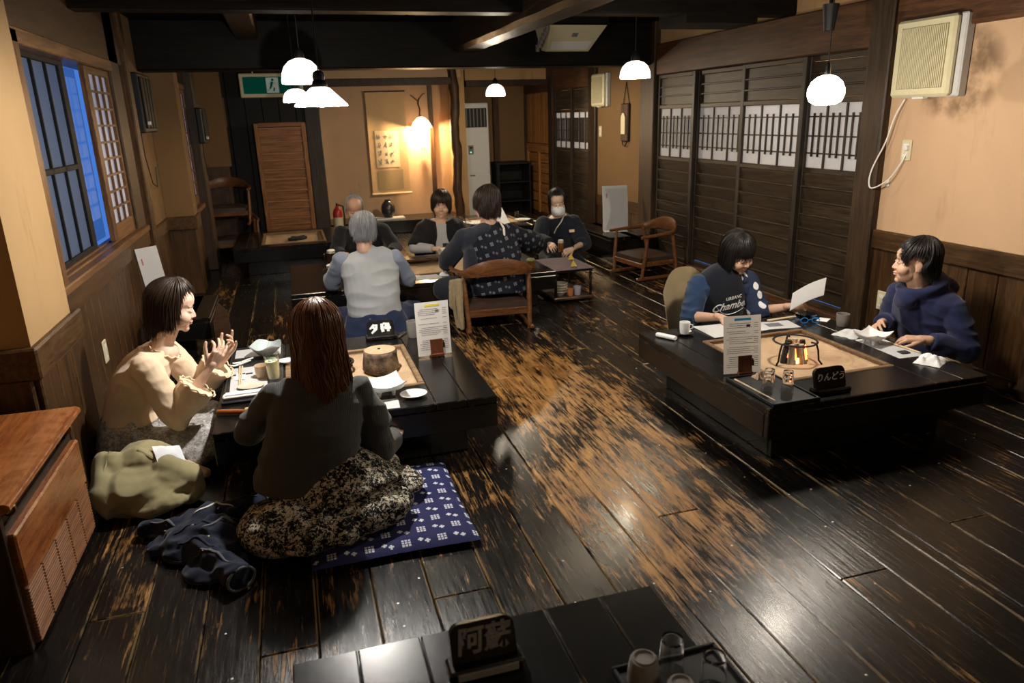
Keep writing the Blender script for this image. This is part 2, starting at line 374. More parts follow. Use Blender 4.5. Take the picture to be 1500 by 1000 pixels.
# ------------------------------------------------------------------ mesh builder
class MB:
    def __init__(s): s.v = []; s.f = []
    def add(s, vs, fs):
        o = len(s.v); s.v.extend([tuple(v) for v in vs]); s.f.extend([tuple(i+o for i in f) for f in fs]); return s
    def box(s, c, d, ch=0.0, rot=None):
        """box centre c, size d, chamfer ch, rot = Matrix 3x3 or degrees about z"""
        h = [x/2 for x in d]; ch = min(ch, min(h)*0.8)
        R = Matrix.Rotation(math.radians(rot), 3, 'Z') if isinstance(rot, (int, float)) else rot
        P = []; 
        sg = [(sx, sy, sz) for sx in (-1, 1) for sy in (-1, 1) for sz in (-1, 1)]
        if ch <= 0:
            P = [V((a*h[0], b*h[1], e*h[2])) for a, b, e in sg]
            F = [(0, 1, 3, 2), (4, 6, 7, 5), (0, 4, 5, 1), (2, 3, 7, 6), (0, 2, 6, 4), (1, 5, 7, 3)]
        else:
            ix = {}
            for k, q in enumerate(sg):
                for ax in range(3):
                    p = [q[i]*(h[i]-(0 if i == ax else ch)) for i in range(3)]
                    ix[(q, ax)] = len(P); P.append(V(p))
            F = []
            for ax in range(3):
                o1, o2 = (ax+1) % 3, (ax+2) % 3
                for sgn in (-1, 1):
                    f = []
                    for a, b in ((-1, -1), (1, -1), (1, 1), (-1, 1)):
                        q = [0]*3; q[ax] = sgn; q[o1] = a; q[o2] = b; f.append(ix[(tuple(q), ax)])
                    F.append(f if sgn > 0 else f[::-1])
                for a in (-1, 1):
                    for b in (-1, 1):
                        q0 = [0]*3; q1 = [0]*3; q0[ax] = -1; q1[ax] = 1
                        for q in (q0, q1): q[o1] = a; q[o2] = b
                        q0, q1 = tuple(q0), tuple(q1)
                        f = [ix[(q0, o1)], ix[(q1, o1)], ix[(q1, o2)], ix[(q0, o2)]]
                        F.append(f if a*b > 0 else f[::-1])
            for q in sg:
                f = [ix[(q, 0)], ix[(q, 1)], ix[(q, 2)]]
                F.append(f if q[0]*q[1]*q[2] > 0 else f[::-1])
        if R is not None: P = [R @ p for p in P]
        c = V(c)
        return s.add([p+c for p in P], F)
    def bx(s, x0, x1, y0, y1, z0, z1, ch=0.0): return s.box(((x0+x1)/2, (y0+y1)/2, (z0+z1)/2), (abs(x1-x0), abs(y1-y0), abs(z1-z0)), ch)
    def lathe(s, prof, c=(0, 0, 0), n=24, R=None, sx=1.0, sy=1.0):
        """prof = [(r, z)...] bottom to top; closed at r = 0 ends"""
        vs = []; fs = []; rings = []
        for r, z in prof:
            if r <= 1e-6: rings.append([len(vs)]); vs.append(V((0, 0, z)))
            else:
                rings.append(list(range(len(vs), len(vs)+n)))
                for k in range(n):
                    a = 2*PI*k/n; vs.append(V((r*math.cos(a)*sx, r*math.sin(a)*sy, z)))
        for a, b in zip(rings, rings[1:]):
            if len(a) == 1 and len(b) == 1: continue
            for k in range(n):
                k2 = (k+1) % n
                if len(a) == 1: fs.append((a[0], b[k2], b[k]))
                elif len(b) == 1: fs.append((a[k], a[k2], b[0]))
                else: fs.append((a[k], a[k2], b[k2], b[k]))
        if R is not None: vs = [R @ v for v in vs]
        c = V(c)
        return s.add([v+c for v in vs], fs)
    def tube(s, pts, r, n=8, flat=1.0, cap=True, upv=None):
        pts = [V(p) for p in pts]; m = len(pts); rs = r if isinstance(r, (list, tuple)) else [r]*m
        vs = []; fs = []; up = V(upv) if upv else None
        for i, p in enumerate(pts):
            d = (pts[min(i+1, m-1)]-pts[max(i-1, 0)])
            d = d.normalized() if d.length > 1e-9 else V((0, 0, 1))
            if up is None:
                up = V((0, 0, 1)) if abs(d.z) < 0.9 else V((0, 1, 0))
            a = d.cross(up)
            if a.length < 1e-6: a = d.orthogonal()
            a.normalize(); b = a.cross(d).normalized(); 
            if upv is None: up = b
            for k in range(n):
                t = 2*PI*k/n; vs.append(p + a*(math.cos(t)*rs[i]) + b*(math.sin(t)*rs[i]*flat))
        for i in range(m-1):
            for k in range(n):
                k2 = (k+1) % n; fs.append((i*n+k, i*n+k2, (i+1)*n+k2, (i+1)*n+k))
        if cap: fs.append(tuple(range(n))[::-1]); fs.append(tuple((m-1)*n+k for k in range(n)))
        fs = [f[::-1] for f in fs]
        return s.add(vs, fs)
    def prism(s, poly, t0, t1, Mx=None):
        """polygon [(x, y)] extruded along local z from t0 to t1; Mx 4x4 to place"""
        n = len(poly); vs = [V((x, y, t0)) for x, y in poly]+[V((x, y, t1)) for x, y in poly]
        fs = [tuple(range(n))[::-1], tuple(range(n, 2*n))]+[(k, (k+1) % n, n+(k+1) % n, n+k) for k in range(n)]
        if Mx is not None: vs = [Mx @ v for v in vs]
        return s.add(vs, fs)
    def sheet(s, fn, nu, nv, th=0.0):
        """surface fn(u, v) -> point, u v in 0..1; th thickness downwards"""
        P = [V(fn(i/nu, j/nv)) for i in range(nu+1) for j in range(nv+1)]
        q = lambda i, j: i*(nv+1)+j
        F = [(q(i, j), q(i+1, j), q(i+1, j+1), q(i, j+1)) for i in range(nu) for j in range(nv)]
        if th:
            n = len(P); P += [p-V((0, 0, th)) for p in P]
            F += [tuple(n+a for a in f)[::-1] for f in F]
            rim = [q(i, 0) for i in range(nu+1)]+[q(nu, j) for j in range(1, nv+1)]+[q(i, nv) for i in range(nu-1, -1, -1)]+[q(0, j) for j in range(nv-1, 0, -1)]
            for a, b in zip(rim, rim[1:]+rim[:1]): F.append((a, n+a, n+b, b))
        return s.add(P, F)
    def build(s, name, mat, parent=None, smooth=False, loc=None, kind=None):
        """links ONE mesh object; coordinates given are in the parent's frame"""
        me = bpy.data.meshes.new(name)
        c = V(loc) if loc is not None else V((0, 0, 0))
        me.from_pydata([V(v)-c for v in s.v], [], s.f)
        me.materials.append(M[mat] if isinstance(mat, str) else mat)
        if smooth: 
            me.polygons.foreach_set('use_smooth', [True]*len(me.polygons))
            if smooth != 'all': me.set_sharp_from_angle(angle=math.radians(40))
        o = bpy.data.objects.new(name, me); COL.objects.link(o); o.location = c
        if parent is not None: o.parent = parent
        if kind: o['kind'] = kind
        return o
def tag(o, label=None, cat=None, group=None, kind=None):
    if label: o['label'] = label
    if cat: o['category'] = cat
    if group: o['group'] = group
    if kind: o['kind'] = kind
    return o
def empty(name, loc=(0, 0, 0), rz=0.0, label=None, cat=None, group=None, kind=None):
    o = bpy.data.objects.new(name, None); COL.objects.link(o); o.location = loc; o.rotation_euler = (0, 0, math.radians(rz)); o.empty_display_size = 0.1
    return tag(o, label, cat, group, kind)
def children(o): return [c for c in bpy.data.objects if c.parent == o]
def copy_thing(o, loc, rz, label, group=None, parent=None):
    c = o.copy(); COL.objects.link(c)
    if parent is not None: c.parent = parent
    else:
        c.location = loc; c.rotation_euler = (0, 0, math.radians(rz)); tag(c, label, None, group)
    for ch in children(o): copy_thing(ch, None, 0, None, None, c)
    return c
def share(o, loc, parent=None, scale=None):
    """a repeat of one piece sharing its mesh"""
    c = o.copy(); COL.objects.link(c); c.location = loc
    if scale: c.scale = scale
    if parent is not None: c.parent = parent
    return c
def text_mesh(body, size, bold=0.0, shear=0.0, extrude=0.0006):
    cu = bpy.data.curves.new('lettering', 'FONT'); cu.body = body; cu.size = size; cu.align_x = 'CENTER'; cu.align_y = 'CENTER'
    cu.offset = bold; cu.shear = shear; cu.extrude = extrude; cu.resolution_u = 3
    o = bpy.data.objects.new('lettering', cu); COL.objects.link(o)
    dg = bpy.context.evaluated_depsgraph_get(); me = bpy.data.meshes.new_from_object(o.evaluated_get(dg))
    bpy.data.objects.remove(o); bpy.data.curves.remove(cu)
    return me
def place_mesh(me, name, mat, parent, Mx):
    me.transform(Mx); me.materials.clear(); me.materials.append(M[mat]); me.name = name
    o = bpy.data.objects.new(name, me); COL.objects.link(o)
    if parent is not None: o.parent = parent
    return o
def rotm(yaw=0, pitch=0, roll=0):
    """degrees; columns = local x (right), y (facing), z (up)"""
    return (Matrix.Rotation(math.radians(yaw), 3, 'Z') @ Matrix.Rotation(math.radians(pitch), 3, 'X') @ Matrix.Rotation(math.radians(roll), 3, 'Y'))
# ================================================================== THE SETTING
XW, XL, YB, YR, ZC = 3.6, -1.08, 11.3, -1.6, 2.34
def struct(name): return empty(name, kind='structure')
# ---- floor: single worn planks running into the room
floor = MB().bx(-1.6, 3.8, YR, YB, -0.08, -0.03).build('floor', 'black_board'); tag(floor, kind='structure')
rnd = random.Random(5)
x = -1.55
while x < 3.72:
    wd = rnd.uniform(0.165, 0.205)
    if x < 2.037 < x+wd+0.05 and x+wd > 1.98: wd = 2.037-x
    y = YR+rnd.uniform(-2, 0)
    while y < YB:
        ln = rnd.uniform(2.6, 4.4); y0, y1 = max(y, YR), min(y+ln, YB)
        if y1-y0 > 0.05:
            zt = rnd.uniform(-0.0025, 0.0)
            m = MB().box((0, 0, -0.0155), (wd-0.0034, y1-y0-0.003, 0.031), 0.0036)
            o = m.build('plank', 'floor', floor); o.location = (x+wd/2, (y0+y1)/2, zt)
        y += ln
    x += wd
nails = MB()
for k in range(110):
    nails.lathe([(0.0042, -0.001), (0.0042, 0.0006), (0, 0.0012)], (rnd.uniform(-0.8, 3.4), rnd.uniform(0.9, 4), -0.0005), 6)
o = nails.build('nail_heads', plain('dull nail heads', (0.5, 0.5, 0.48), 0.45, 0.6), floor, kind='stuff')
# ---- ceiling boards and beams
ceil = MB().bx(-1.6, 3.8, YR, YB, ZC+0.012, ZC+0.06).build('ceiling', 'black_board'); tag(ceil, kind='structure')
nb = 18
for k in range(nb):
    x0 = -1.6+5.4*k/nb; x1 = -1.6+5.4*(k+1)/nb
    MB().bx(x0+0.003, x1-0.003, YR, YB, ZC, ZC+0.012, 0.003).build('board', 'black_board', ceil)
bt = struct('trim_1')                      # beams under the ceiling
MB().bx(XL-0.1, XW+0.05, 6.98, 7.26, 1.945, ZC, 0.012).build('beam', 'beam_x', bt)
MB().bx(XL-0.1, XW+0.05, 4.85, 5.03, 2.135, ZC, 0.012).build('beam', 'beam_x', bt)
MB().bx(XL-0.1, XW+0.05, 2.6, 2.8, 2.2, ZC, 0.012).build('beam', 'beam_x', bt)
def hew(u, v):
    pass
hb = MB()
n = 26
ring = []
for i in range(n+1):
    yy = 3.2+(6.99-3.2)*i/n; j = lambda a: 0.008*noise.noise(V((a, yy*2.3, 0)))
    ring.append([(1.55+j(1), yy, ZC), (1.55+j(2), yy, 2.10+j(3)), (1.59+j(4), yy, 2.07+j(5)), (1.75+j(6), yy, 2.07+j(7)), (1.795+j(8), yy, 2.10+j(9)), (1.795+j(10), yy, ZC)])
vs = [p for r in ring for p in r]; fs = []
for i in range(n):
    for k in range(5): fs.append((i*6+k, (i+1)*6+k, (i+1)*6+k+1, i*6+k+1))
fs.append(tuple(range(6))); fs.append(tuple(n*6+k for k in range(6))[::-1])
hb.add(vs, fs); hb.build('hewn_beam', 'beam_y', bt)
MB().bx(-0.3, -0.12, 3.2, 6.99, 2.18, ZC, 0.012).build('beam', 'beam_y', bt)
MB().bx(2.72, 3.3, 4.86, 5.25, 2.08, 2.2, 0.01).build('beam', 'beam_x', bt)

# ---- right wall
wr = struct('wall_right')
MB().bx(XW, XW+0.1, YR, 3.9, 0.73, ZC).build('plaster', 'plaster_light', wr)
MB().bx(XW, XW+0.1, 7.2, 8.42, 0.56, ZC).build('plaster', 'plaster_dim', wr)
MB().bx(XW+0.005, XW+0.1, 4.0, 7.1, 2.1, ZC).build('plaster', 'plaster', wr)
MB().bx(XW+0.06, XW+0.1, YR, 3.9, 0.0, 0.75).build('backing', 'black_board', wr)
MB().bx(XW+0.06, XW+0.1, 7.1, 8.5, 0.0, 0.6).build('backing', 'black_board', wr)
MB().bx(XW-0.025, XW+0.06, YR, 3.86, 0.615, 0.735, 0.006).build('rail', 'wains_y', wr)
y = 3.86
k = 0
while y > YR+0.1:
    wd = (0.27, 0.21, 0.24, 0.19)[k % 4]; k += 1
    MB().box((XW+0.022, y-wd/2, 0.345), (0.05, wd-0.006, 0.545), 0.005).build('board', 'wainscot', wr); y -= wd
MB().bx(XW-0.012, XW+0.05, 7.22, 8.42, 0.43, 0.56, 0.006).build('rail', 'wains_y', wr)
for k in range(5): MB().box((XW+0.022, 7.22+0.12+k*0.24, 0.25), (0.05, 0.236, 0.36), 0.005).build('board', 'wainscot', wr)
MB().bx(XW-0.02, XW+0.05, YR, 3.86, 0.0, 0.075, 0.006).build('baseboard_right', 'wains_y', None)['kind'] = 'structure'
b2 = struct('trim_2')                      # posts and header of the right wall
MB().bx(XW-0.055, XW+0.1, 3.855, 4.045, 0, ZC, 0.008).build('post', 'post', b2)
MB().bx(XW-0.06, XW+0.1, 2.25, 2.70, 0, ZC, 0.008).build('post', 'post', b2)
MB().bx(XW-0.055, XW+0.1, 6.90, 7.20, 0, ZC, 0.008).build('post', 'post', b2)
MB().bx(XW-0.04, XW+0.1, 8.42, 8.64, 0, ZC, 0.008).build('post', 'post', b2)
MB().bx(XW-0.04, XW+0.1, 9.93, 10.1, 0, ZC, 0.008).build('post', 'post', b2)
MB().bx(XW-0.04, XW+0.1, 11.18, 11.3, 0, ZC, 0.008).build('post', 'post', b2)
MB().bx(XW-0.035, XW+0.09, YR, 3.855, 1.90, ZC, 0.008).build('header', 'header', b2)
MB().bx(XW-0.035, XW+0.09, 4.045, 6.90, 1.845, 2.13, 0.008).build('header', 'header', b2)
MB().bx(XW-0.025, XW+0.09, 8.64, 11.2, 1.82, ZC, 0.008).build('header', 'header', b2)
MB().bx(XW-0.02, XW+0.09, 4.045, 6.90, 0.0, 0.085, 0.006).build('sill', 'header', b2)
MB().bx(XW-0.02, XW+0.09, 8.64, 11.2, 0.0, 0.085, 0.006).build('sill', 'header', b2)
# ---- shutter doors: louvred boards below and above, a band of papered lattice between
def shutter(name, y0, y1, proud, zs=(1.08, 1.525), nlow=9, thirds=3, dense=2):
    d = struct(name); xf = XW-0.0+proud; yc = (y0+y1)/2; st = 0.045
    for yy in (y0+st/2, y1-st/2): MB().box((xf+0.018, yy, 0.965), (0.036, st, 1.76), 0.004).build('stile', 'slat_v', d)
    a, b = y0+st, y1-st
    for z, h in ((0.105, 0.04), (zs[0]-0.02, 0.035), (zs[1]+0.02, 0.035), (1.825, 0.035)):
        MB().box((xf+0.018, yc, z), (0.034, b-a, h), 0.004).build('rail', 'slat', d)
    z0, z1 = 0.125, zs[0]-0.038; st_ = (z1-z0)/nlow
    for k in range(nlow):
        z = z0+st_*(k+0.5)
        R = Matrix.Rotation(math.radians(-13), 3, 'Y')
        MB().box((xf+0.024, yc, z), (0.010, b-a-0.002, st_-0.004), 0.002, R).build('slat', 'slat', d)
        if k: MB().box((xf+0.010, yc, z-st_/2+0.006), (0.022, b-a-0.002, 0.013), 0.003).build('batten', 'slat', d)
    z0, z1 = zs[1]+0.038, 1.808; nt_ = 3; st_ = (z1-z0)/nt_
    for k in range(nt_):
        MB().box((xf+0.024, yc, z0+st_*(k+0.5)), (0.010, b-a-0.002, st_-0.004), 0.002).build('slat', 'slat', d)
        if k: MB().box((xf+0.012, yc, z0+st_*k), (0.020, b-a-0.002, 0.014), 0.003).build('batten', 'slat', d)
    MB().box((xf+0.027, yc, (zs[0]+zs[1])/2), (0.002, b-a, zs[1]-zs[0])).build('paper', 'shoji', d)
    H = zs[1]-zs[0]; wd = (b-a)/thirds
    for f in (0.2, 0.5, 0.77): MB().box((xf+0.020, yc, zs[1]-H*f), (0.008, b-a, 0.010)).build('lattice_bar', 'slat', d)
    for k in range(1, thirds): MB().box((xf+0.018, a+wd*k, (zs[0]+zs[1])/2), (0.012, 0.014, H)).build('lattice_bar', 'slat_v', d)
    for k in range(thirds):
        for q in range(dense):
            MB().box((xf+0.014, a+wd*(k+(q+1)/(dense+1)), zs[1]-H*0.485), (0.010, 0.013, H*0.68)).build('lattice_bar', 'slat_v', d)
    return d
shutter('door_1', 4.045, 4.715, 0.028); shutter('door_2', 4.67, 5.46, -0.012); shutter('door_3', 5.42, 6.23, 0.028); shutter('door_4', 6.19, 6.90, -0.012)
shutter('door_5', 8.64, 9.32, 0.01, dense=4); shutter('door_6', 9.27, 9.93, -0.012, dense=3)
MB().bx(XW+0.5, XW+0.52, 3.9, 10.2, 0, ZC).build('wall_corridor', 'plaster', None)['kind'] = 'structure'
MB().bx(XW+0.1, XW+0.5, 3.9, 10.2, ZC, ZC+0.02).build('ceiling_corridor', 'plaster', None)['kind'] = 'structure'
MB().bx(XW+0.1, XW+0.5, 3.8, 3.9, 0, ZC).build('wall_corridor', 'plaster', None)['kind'] = 'structure'
MB().bx(XW+0.1, XW+0.5, 10.2, 10.3, 0, ZC).build('wall_corridor', 'plaster', None)['kind'] = 'structure'
MB().bx(XW-0.05, XW+0.6, 3.8, 10.3, -0.09, -0.085).build('floor_corridor', 'black_board', None)['kind'] = 'structure'
# amber sliding door in the far corner
d = struct('door_7')
MB().bx(XW+0.03, XW+0.06, 10.0, 11.3, 0, ZC).build('backing', 'door', d)
for k in range(5): MB().box((XW+0.01, 10.16+0.1+k*0.2, 1.46), (0.03, 0.196, 0.70), 0.004).build('board', 'door', d)
MB().bx(XW-0.015, XW+0.03, 10.1, 11.18, 0.98, 1.10, 0.005).build('rail', 'door_y', d)
for yy in (10.13, 10.62, 11.15): MB().box((XW+0.0, yy, 0.55), (0.04, 0.06, 0.9), 0.004).build('stile', 'door', d)
for k in range(6):
    for yy in (10.37, 10.88): MB().box((XW+0.012, yy, 0.17+k*0.145), (0.024, 0.44, 0.125), 0.008).build('panel', 'door_y', d)

# ---- left wall
wl = struct('wall_left')
MB().bx(-1.5, -1.4, YR, 3.1, 0, ZC).build('plaster', 'plaster', wl)
MB().bx(-1.45, -1.0, 3.03, 3.58, 0.72, ZC).build('pier', 'plaster_pier', wl)
MB().bx(-1.45, -1.03, 3.05, 3.64, 0.0, 0.72).build('backing', 'black_board', wl)
MB().bx(-1.45, -0.975, 3.0, 3.66, 0.60, 0.725, 0.008).build('rail', 'wains_y', wl)
for k in range(3): MB().box((-1.012, 3.03+0.105+k*0.209, 0.30), (0.04, 0.203, 0.60), 0.006).build('board', 'wainscot', wl)
for k in range(3): MB().box((-1.09-k*0.15, 3.032, 0.30), (0.145, 0.04, 0.60), 0.006).build('board', 'wainscot', wl)
MB().bx(XL-0.14, XL-0.04, 3.7, 6.2, 0.0, 0.72).build('backing', 'black_board', wl)
y = 3.66; k = 0
while y < 5.95:
    wd = (0.16, 0.13, 0.15, 0.12)[k % 4]; k += 1
    MB().box((XL-0.012, y+wd/2, 0.335), (0.04, wd-0.005, 0.67), 0.006).build('board', 'wainscot', wl); y += wd
MB().bx(XL-0.03, XL+0.035, 3.64, 6.0, 0.665, 0.775, 0.008).build('rail', 'wains_y', wl)
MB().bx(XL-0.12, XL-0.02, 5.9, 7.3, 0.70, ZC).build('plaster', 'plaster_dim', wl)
MB().bx(XL-0.12, XL+0.01, 6.3, 7.24, 0.62, 0.72, 0.006).build('rail', 'wains_y', wl)
for k in range(5): MB().box((XL-0.03, 6.25+0.1+k*0.2, 0.31), (0.03, 0.195, 0.62), 0.005).build('board', 'wainscot', wl)
MB().bx(-1.25, -0.865, 7.25, 7.52, 0.72, ZC).build('pier', 'plaster_dim', wl)
MB().bx(-1.25, -0.845, 7.22, 7.54, 0.60, 0.72, 0.006).build('rail', 'wains_y', wl)
MB().bx(-1.25, -0.875, 7.25, 7.52, 0.0, 0.60).build('backing', 'wainscot', wl)
MB().bx(-1.25, -0.935, 7.52, YB, 0.0, 0.68).build('backing', 'wainscot', wl)
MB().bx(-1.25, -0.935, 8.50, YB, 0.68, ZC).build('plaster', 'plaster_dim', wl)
MB().bx(-1.25, -0.92, 7.52, 8.55, 1.90, ZC).build('header', 'black_board', wl)
MB().bx(XL-0.16, XL+0.02, 3.56, 6.2, 1.92, ZC, 0.01).build('header', 'wains_y', wl)
for k in range(5): MB().box((XL-0.2, 3.75, 0.05), (0.01, 0.01, 0.01)) if False else None
tl = struct('trim_3')                      # posts of the left wall
MB().bx(XL-0.12, XL+0.02, 5.72, 6.02, 0.66, ZC, 0.008).build('post', 'post', tl)
MB().bx(XL-0.10, XL+0.045, 6.14, 6.28, 0.0, ZC, 0.008).build('post', 'wainscot', tl)
MB().bx(-1.1, -0.84, 8.42, 8.72, 0.0, ZC, 0.008).build('post', 'post', tl)
# ---- big left window: dark sash, open gap, shoji panel
wn = struct('window_1')
MB().bx(XL-0.14, XL+0.03, 3.60, 3.84, 0.77, 1.92, 0.006).build('frame', 'window_wood_v', wn)
MB().bx(XL-0.14, XL+0.03, 3.62, 5.74, 1.86, 1.93, 0.006).build('frame', 'window_wood', wn)
MB().bx(XL-0.10, XL+0.055, 3.64, 5.95, 0.775, 0.815, 0.006).build('sill', 'window_wood', wn)
for k in range(2): MB().bx(XL-0.06+k*0.045, XL-0.045+k*0.045, 3.84, 5.72, 0.812, 0.824, 0.003).build('track', 'window_wood', wn)
def sash(y0, y1, xx, bars):
    for yy in (y0+0.02, y1-0.045): MB().box((xx, yy, 1.34), (0.035, 0.04 if yy < y0+0.03 else 0.09, 1.05), 0.003).build('sash_stile', 'sash', wn)
    for z in (0.835, 1.30, 1.85): MB().box((xx, (y0+y1)/2, z), (0.034, y1-y0-0.1, 0.03), 0.003).build('sash_rail', 'sash', wn)
    for k in range(1, bars): MB().box((xx+0.010, y0+0.04+(y1-y0-0.13)*k/bars, 1.34), (0.014, 0.016, 1.0)).build('bar', 'sash', wn)
    for za, zb in ((0.85, 1.285), (1.315, 1.835)):
        for k in range(bars):
            a = y0+0.04+(y1-y0-0.13)*k/bars; b = y0+0.04+(y1-y0-0.13)*(k+1)/bars
            MB().box((xx, (a+b)/2, (za+zb)/2), (0.005, b-a-0.008, zb-za)).build('pane', 'frost', wn)
sash(4.02, 4.86, XL-0.075, 3)
MB().box((XL-0.11, 5.09, 1.34), (0.004, 0.46, 1.02)).build('pane', glass('outer pane glass', (0.92, 0.95, 1.0)), wn)
def shoji(y0, y1, xx, z0, z1, nu, nv, par):
    for yy, wd in ((y0+0.045, 0.09), (y1-0.02, 0.04)): MB().box((xx, yy, (z0+z1)/2), (0.032, wd, z1-z0), 0.003).build('shoji_stile', 'window_wood_v', par)
    for z, h in ((z0+0.045, 0.09), (z1-0.02, 0.04)): MB().box((xx, (y0+y1)/2+0.02, z), (0.03, y1-y0-0.13, h), 0.003).build('shoji_rail', 'window_wood', par)
    a, b, za, zb = y0+0.09, y1-0.04, z0+0.09, z1-0.04
    for k in range(1, nu): MB().box((xx+0.006, a+(b-a)*k/nu, (za+zb)/2), (0.014, 0.013, zb-za)).build('muntin', 'window_wood_v', par)
    for k in range(1, nv): MB().box((xx+0.007, (a+b)/2, za+(zb-za)*k/nv), (0.012, b-a, 0.013)).build('muntin', 'window_wood', par)
    MB().box((xx-0.006, (a+b)/2, (za+zb)/2), (0.002, b-a, zb-za)).build('shoji_paper', 'shoji', par)
shoji(5.07, 5.72, XL-0.015, 0.825, 1.86, 3, 9, wn)
w2 = struct('window_2')
MB().bx(-1.1, -0.88, 7.54, 8.42, 0.68, 0.725, 0.005).build('sill', 'window_wood', w2)
MB().bx(-1.1, -0.92, 7.54, 8.42, 1.85, 1.90, 0.005).build('frame', 'window_wood', w2)
shoji(7.66, 8.42, -0.945, 0.725, 1.85, 3, 8, w2); shoji(7.54, 8.2, -0.985, 0.725, 1.85, 3, 8, w2)
# ---- back wall: dark boards left, tokonoma alcove, plaster right
wb = struct('wall_back')
MB().bx(-1.3, 0.46, 10.05, 10.1, 0, ZC).build('backing', 'black_board', wb)
for k in range(7): MB().box((-1.04+0.11+k*0.2, 10.02, 1.17), (0.196, 0.04, ZC), 0.004).build('board', 'dark_wall', wb)
MB().bx(-1.08, -0.66, 9.66, 9.98, 1.02, 2.1, 0.0).build('pier', 'plaster_dim', wb)
MB().bx(-1.08, -0.68, 9.64, 9.98, 0.0, 1.02, 0.006).build('pier_base', 'wainscot', wb)
MB().bx(0.35, 2.32, 10.80, 10.9, 0.0, ZC).build('plaster', 'plaster_light', wb)
MB().bx(2.30, 2.40, 10.2, 10.9, 0.0, ZC).build('side_wall', 'plaster', wb)
MB().bx(2.30, XW, 11.2, YB, 0.0, ZC).build('plaster', 'plaster_dim', wb)
MB().bx(0.42, 2.34, 10.12, 10.2, 2.02, ZC).build('plaster', 'plaster_light', wb)
MB().bx(2.42, XW, 10.2, 10.26, 1.96, ZC).build('plaster', 'plaster', wb)
MB().bx(0.42, 2.26, 10.08, 10.22, 1.93, 2.02, 0.006).build('lintel', 'post', wb)
MB().bx(2.42, XW, 10.16, 10.28, 1.90, 1.98, 0.006).build('lintel', 'post', wb)
MB().bx(0.27, 0.46, 9.96, 10.2, 0, ZC, 0.008).build('post', 'slat_v', wb)
MB().bx(0.40, 2.30, 10.15, 10.85, 0.0, 0.17, 0.008).build('alcove_step', 'lacquer', wb)
MB().bx(2.0, 2.06, 10.74, 10.8, 0.17, ZC, 0.004).build('batten', 'wainscot', wb)
MB().bx(3.05, 3.13, 11.1, 11.2, 0.0, ZC, 0.004).build('batten', 'wainscot', wb)
lg = MB(); pts = []; rs = []
for k in range(22):
    z = ZC*k/21; pts.append((2.235+0.014*math.sin(k*0.9)+0.008*noise.noise(V((k*0.7, 1, 2))), 10.12+0.01*math.cos(k*0.7), z)); rs.append(0.062+0.010*noise.noise(V((k*0.9, 5, 2)))+(0.012 if k % 7 == 3 else 0))
lg.tube(pts, rs, 14); lg.build('log_post', 'log', wb, smooth=True)
# ---- near end of the room, behind the photographer
wq = struct('wall_rear'); MB().bx(-1.6, 3.8, YR-0.1, YR, 0, ZC).build('plaster', 'plaster_dim', wq)
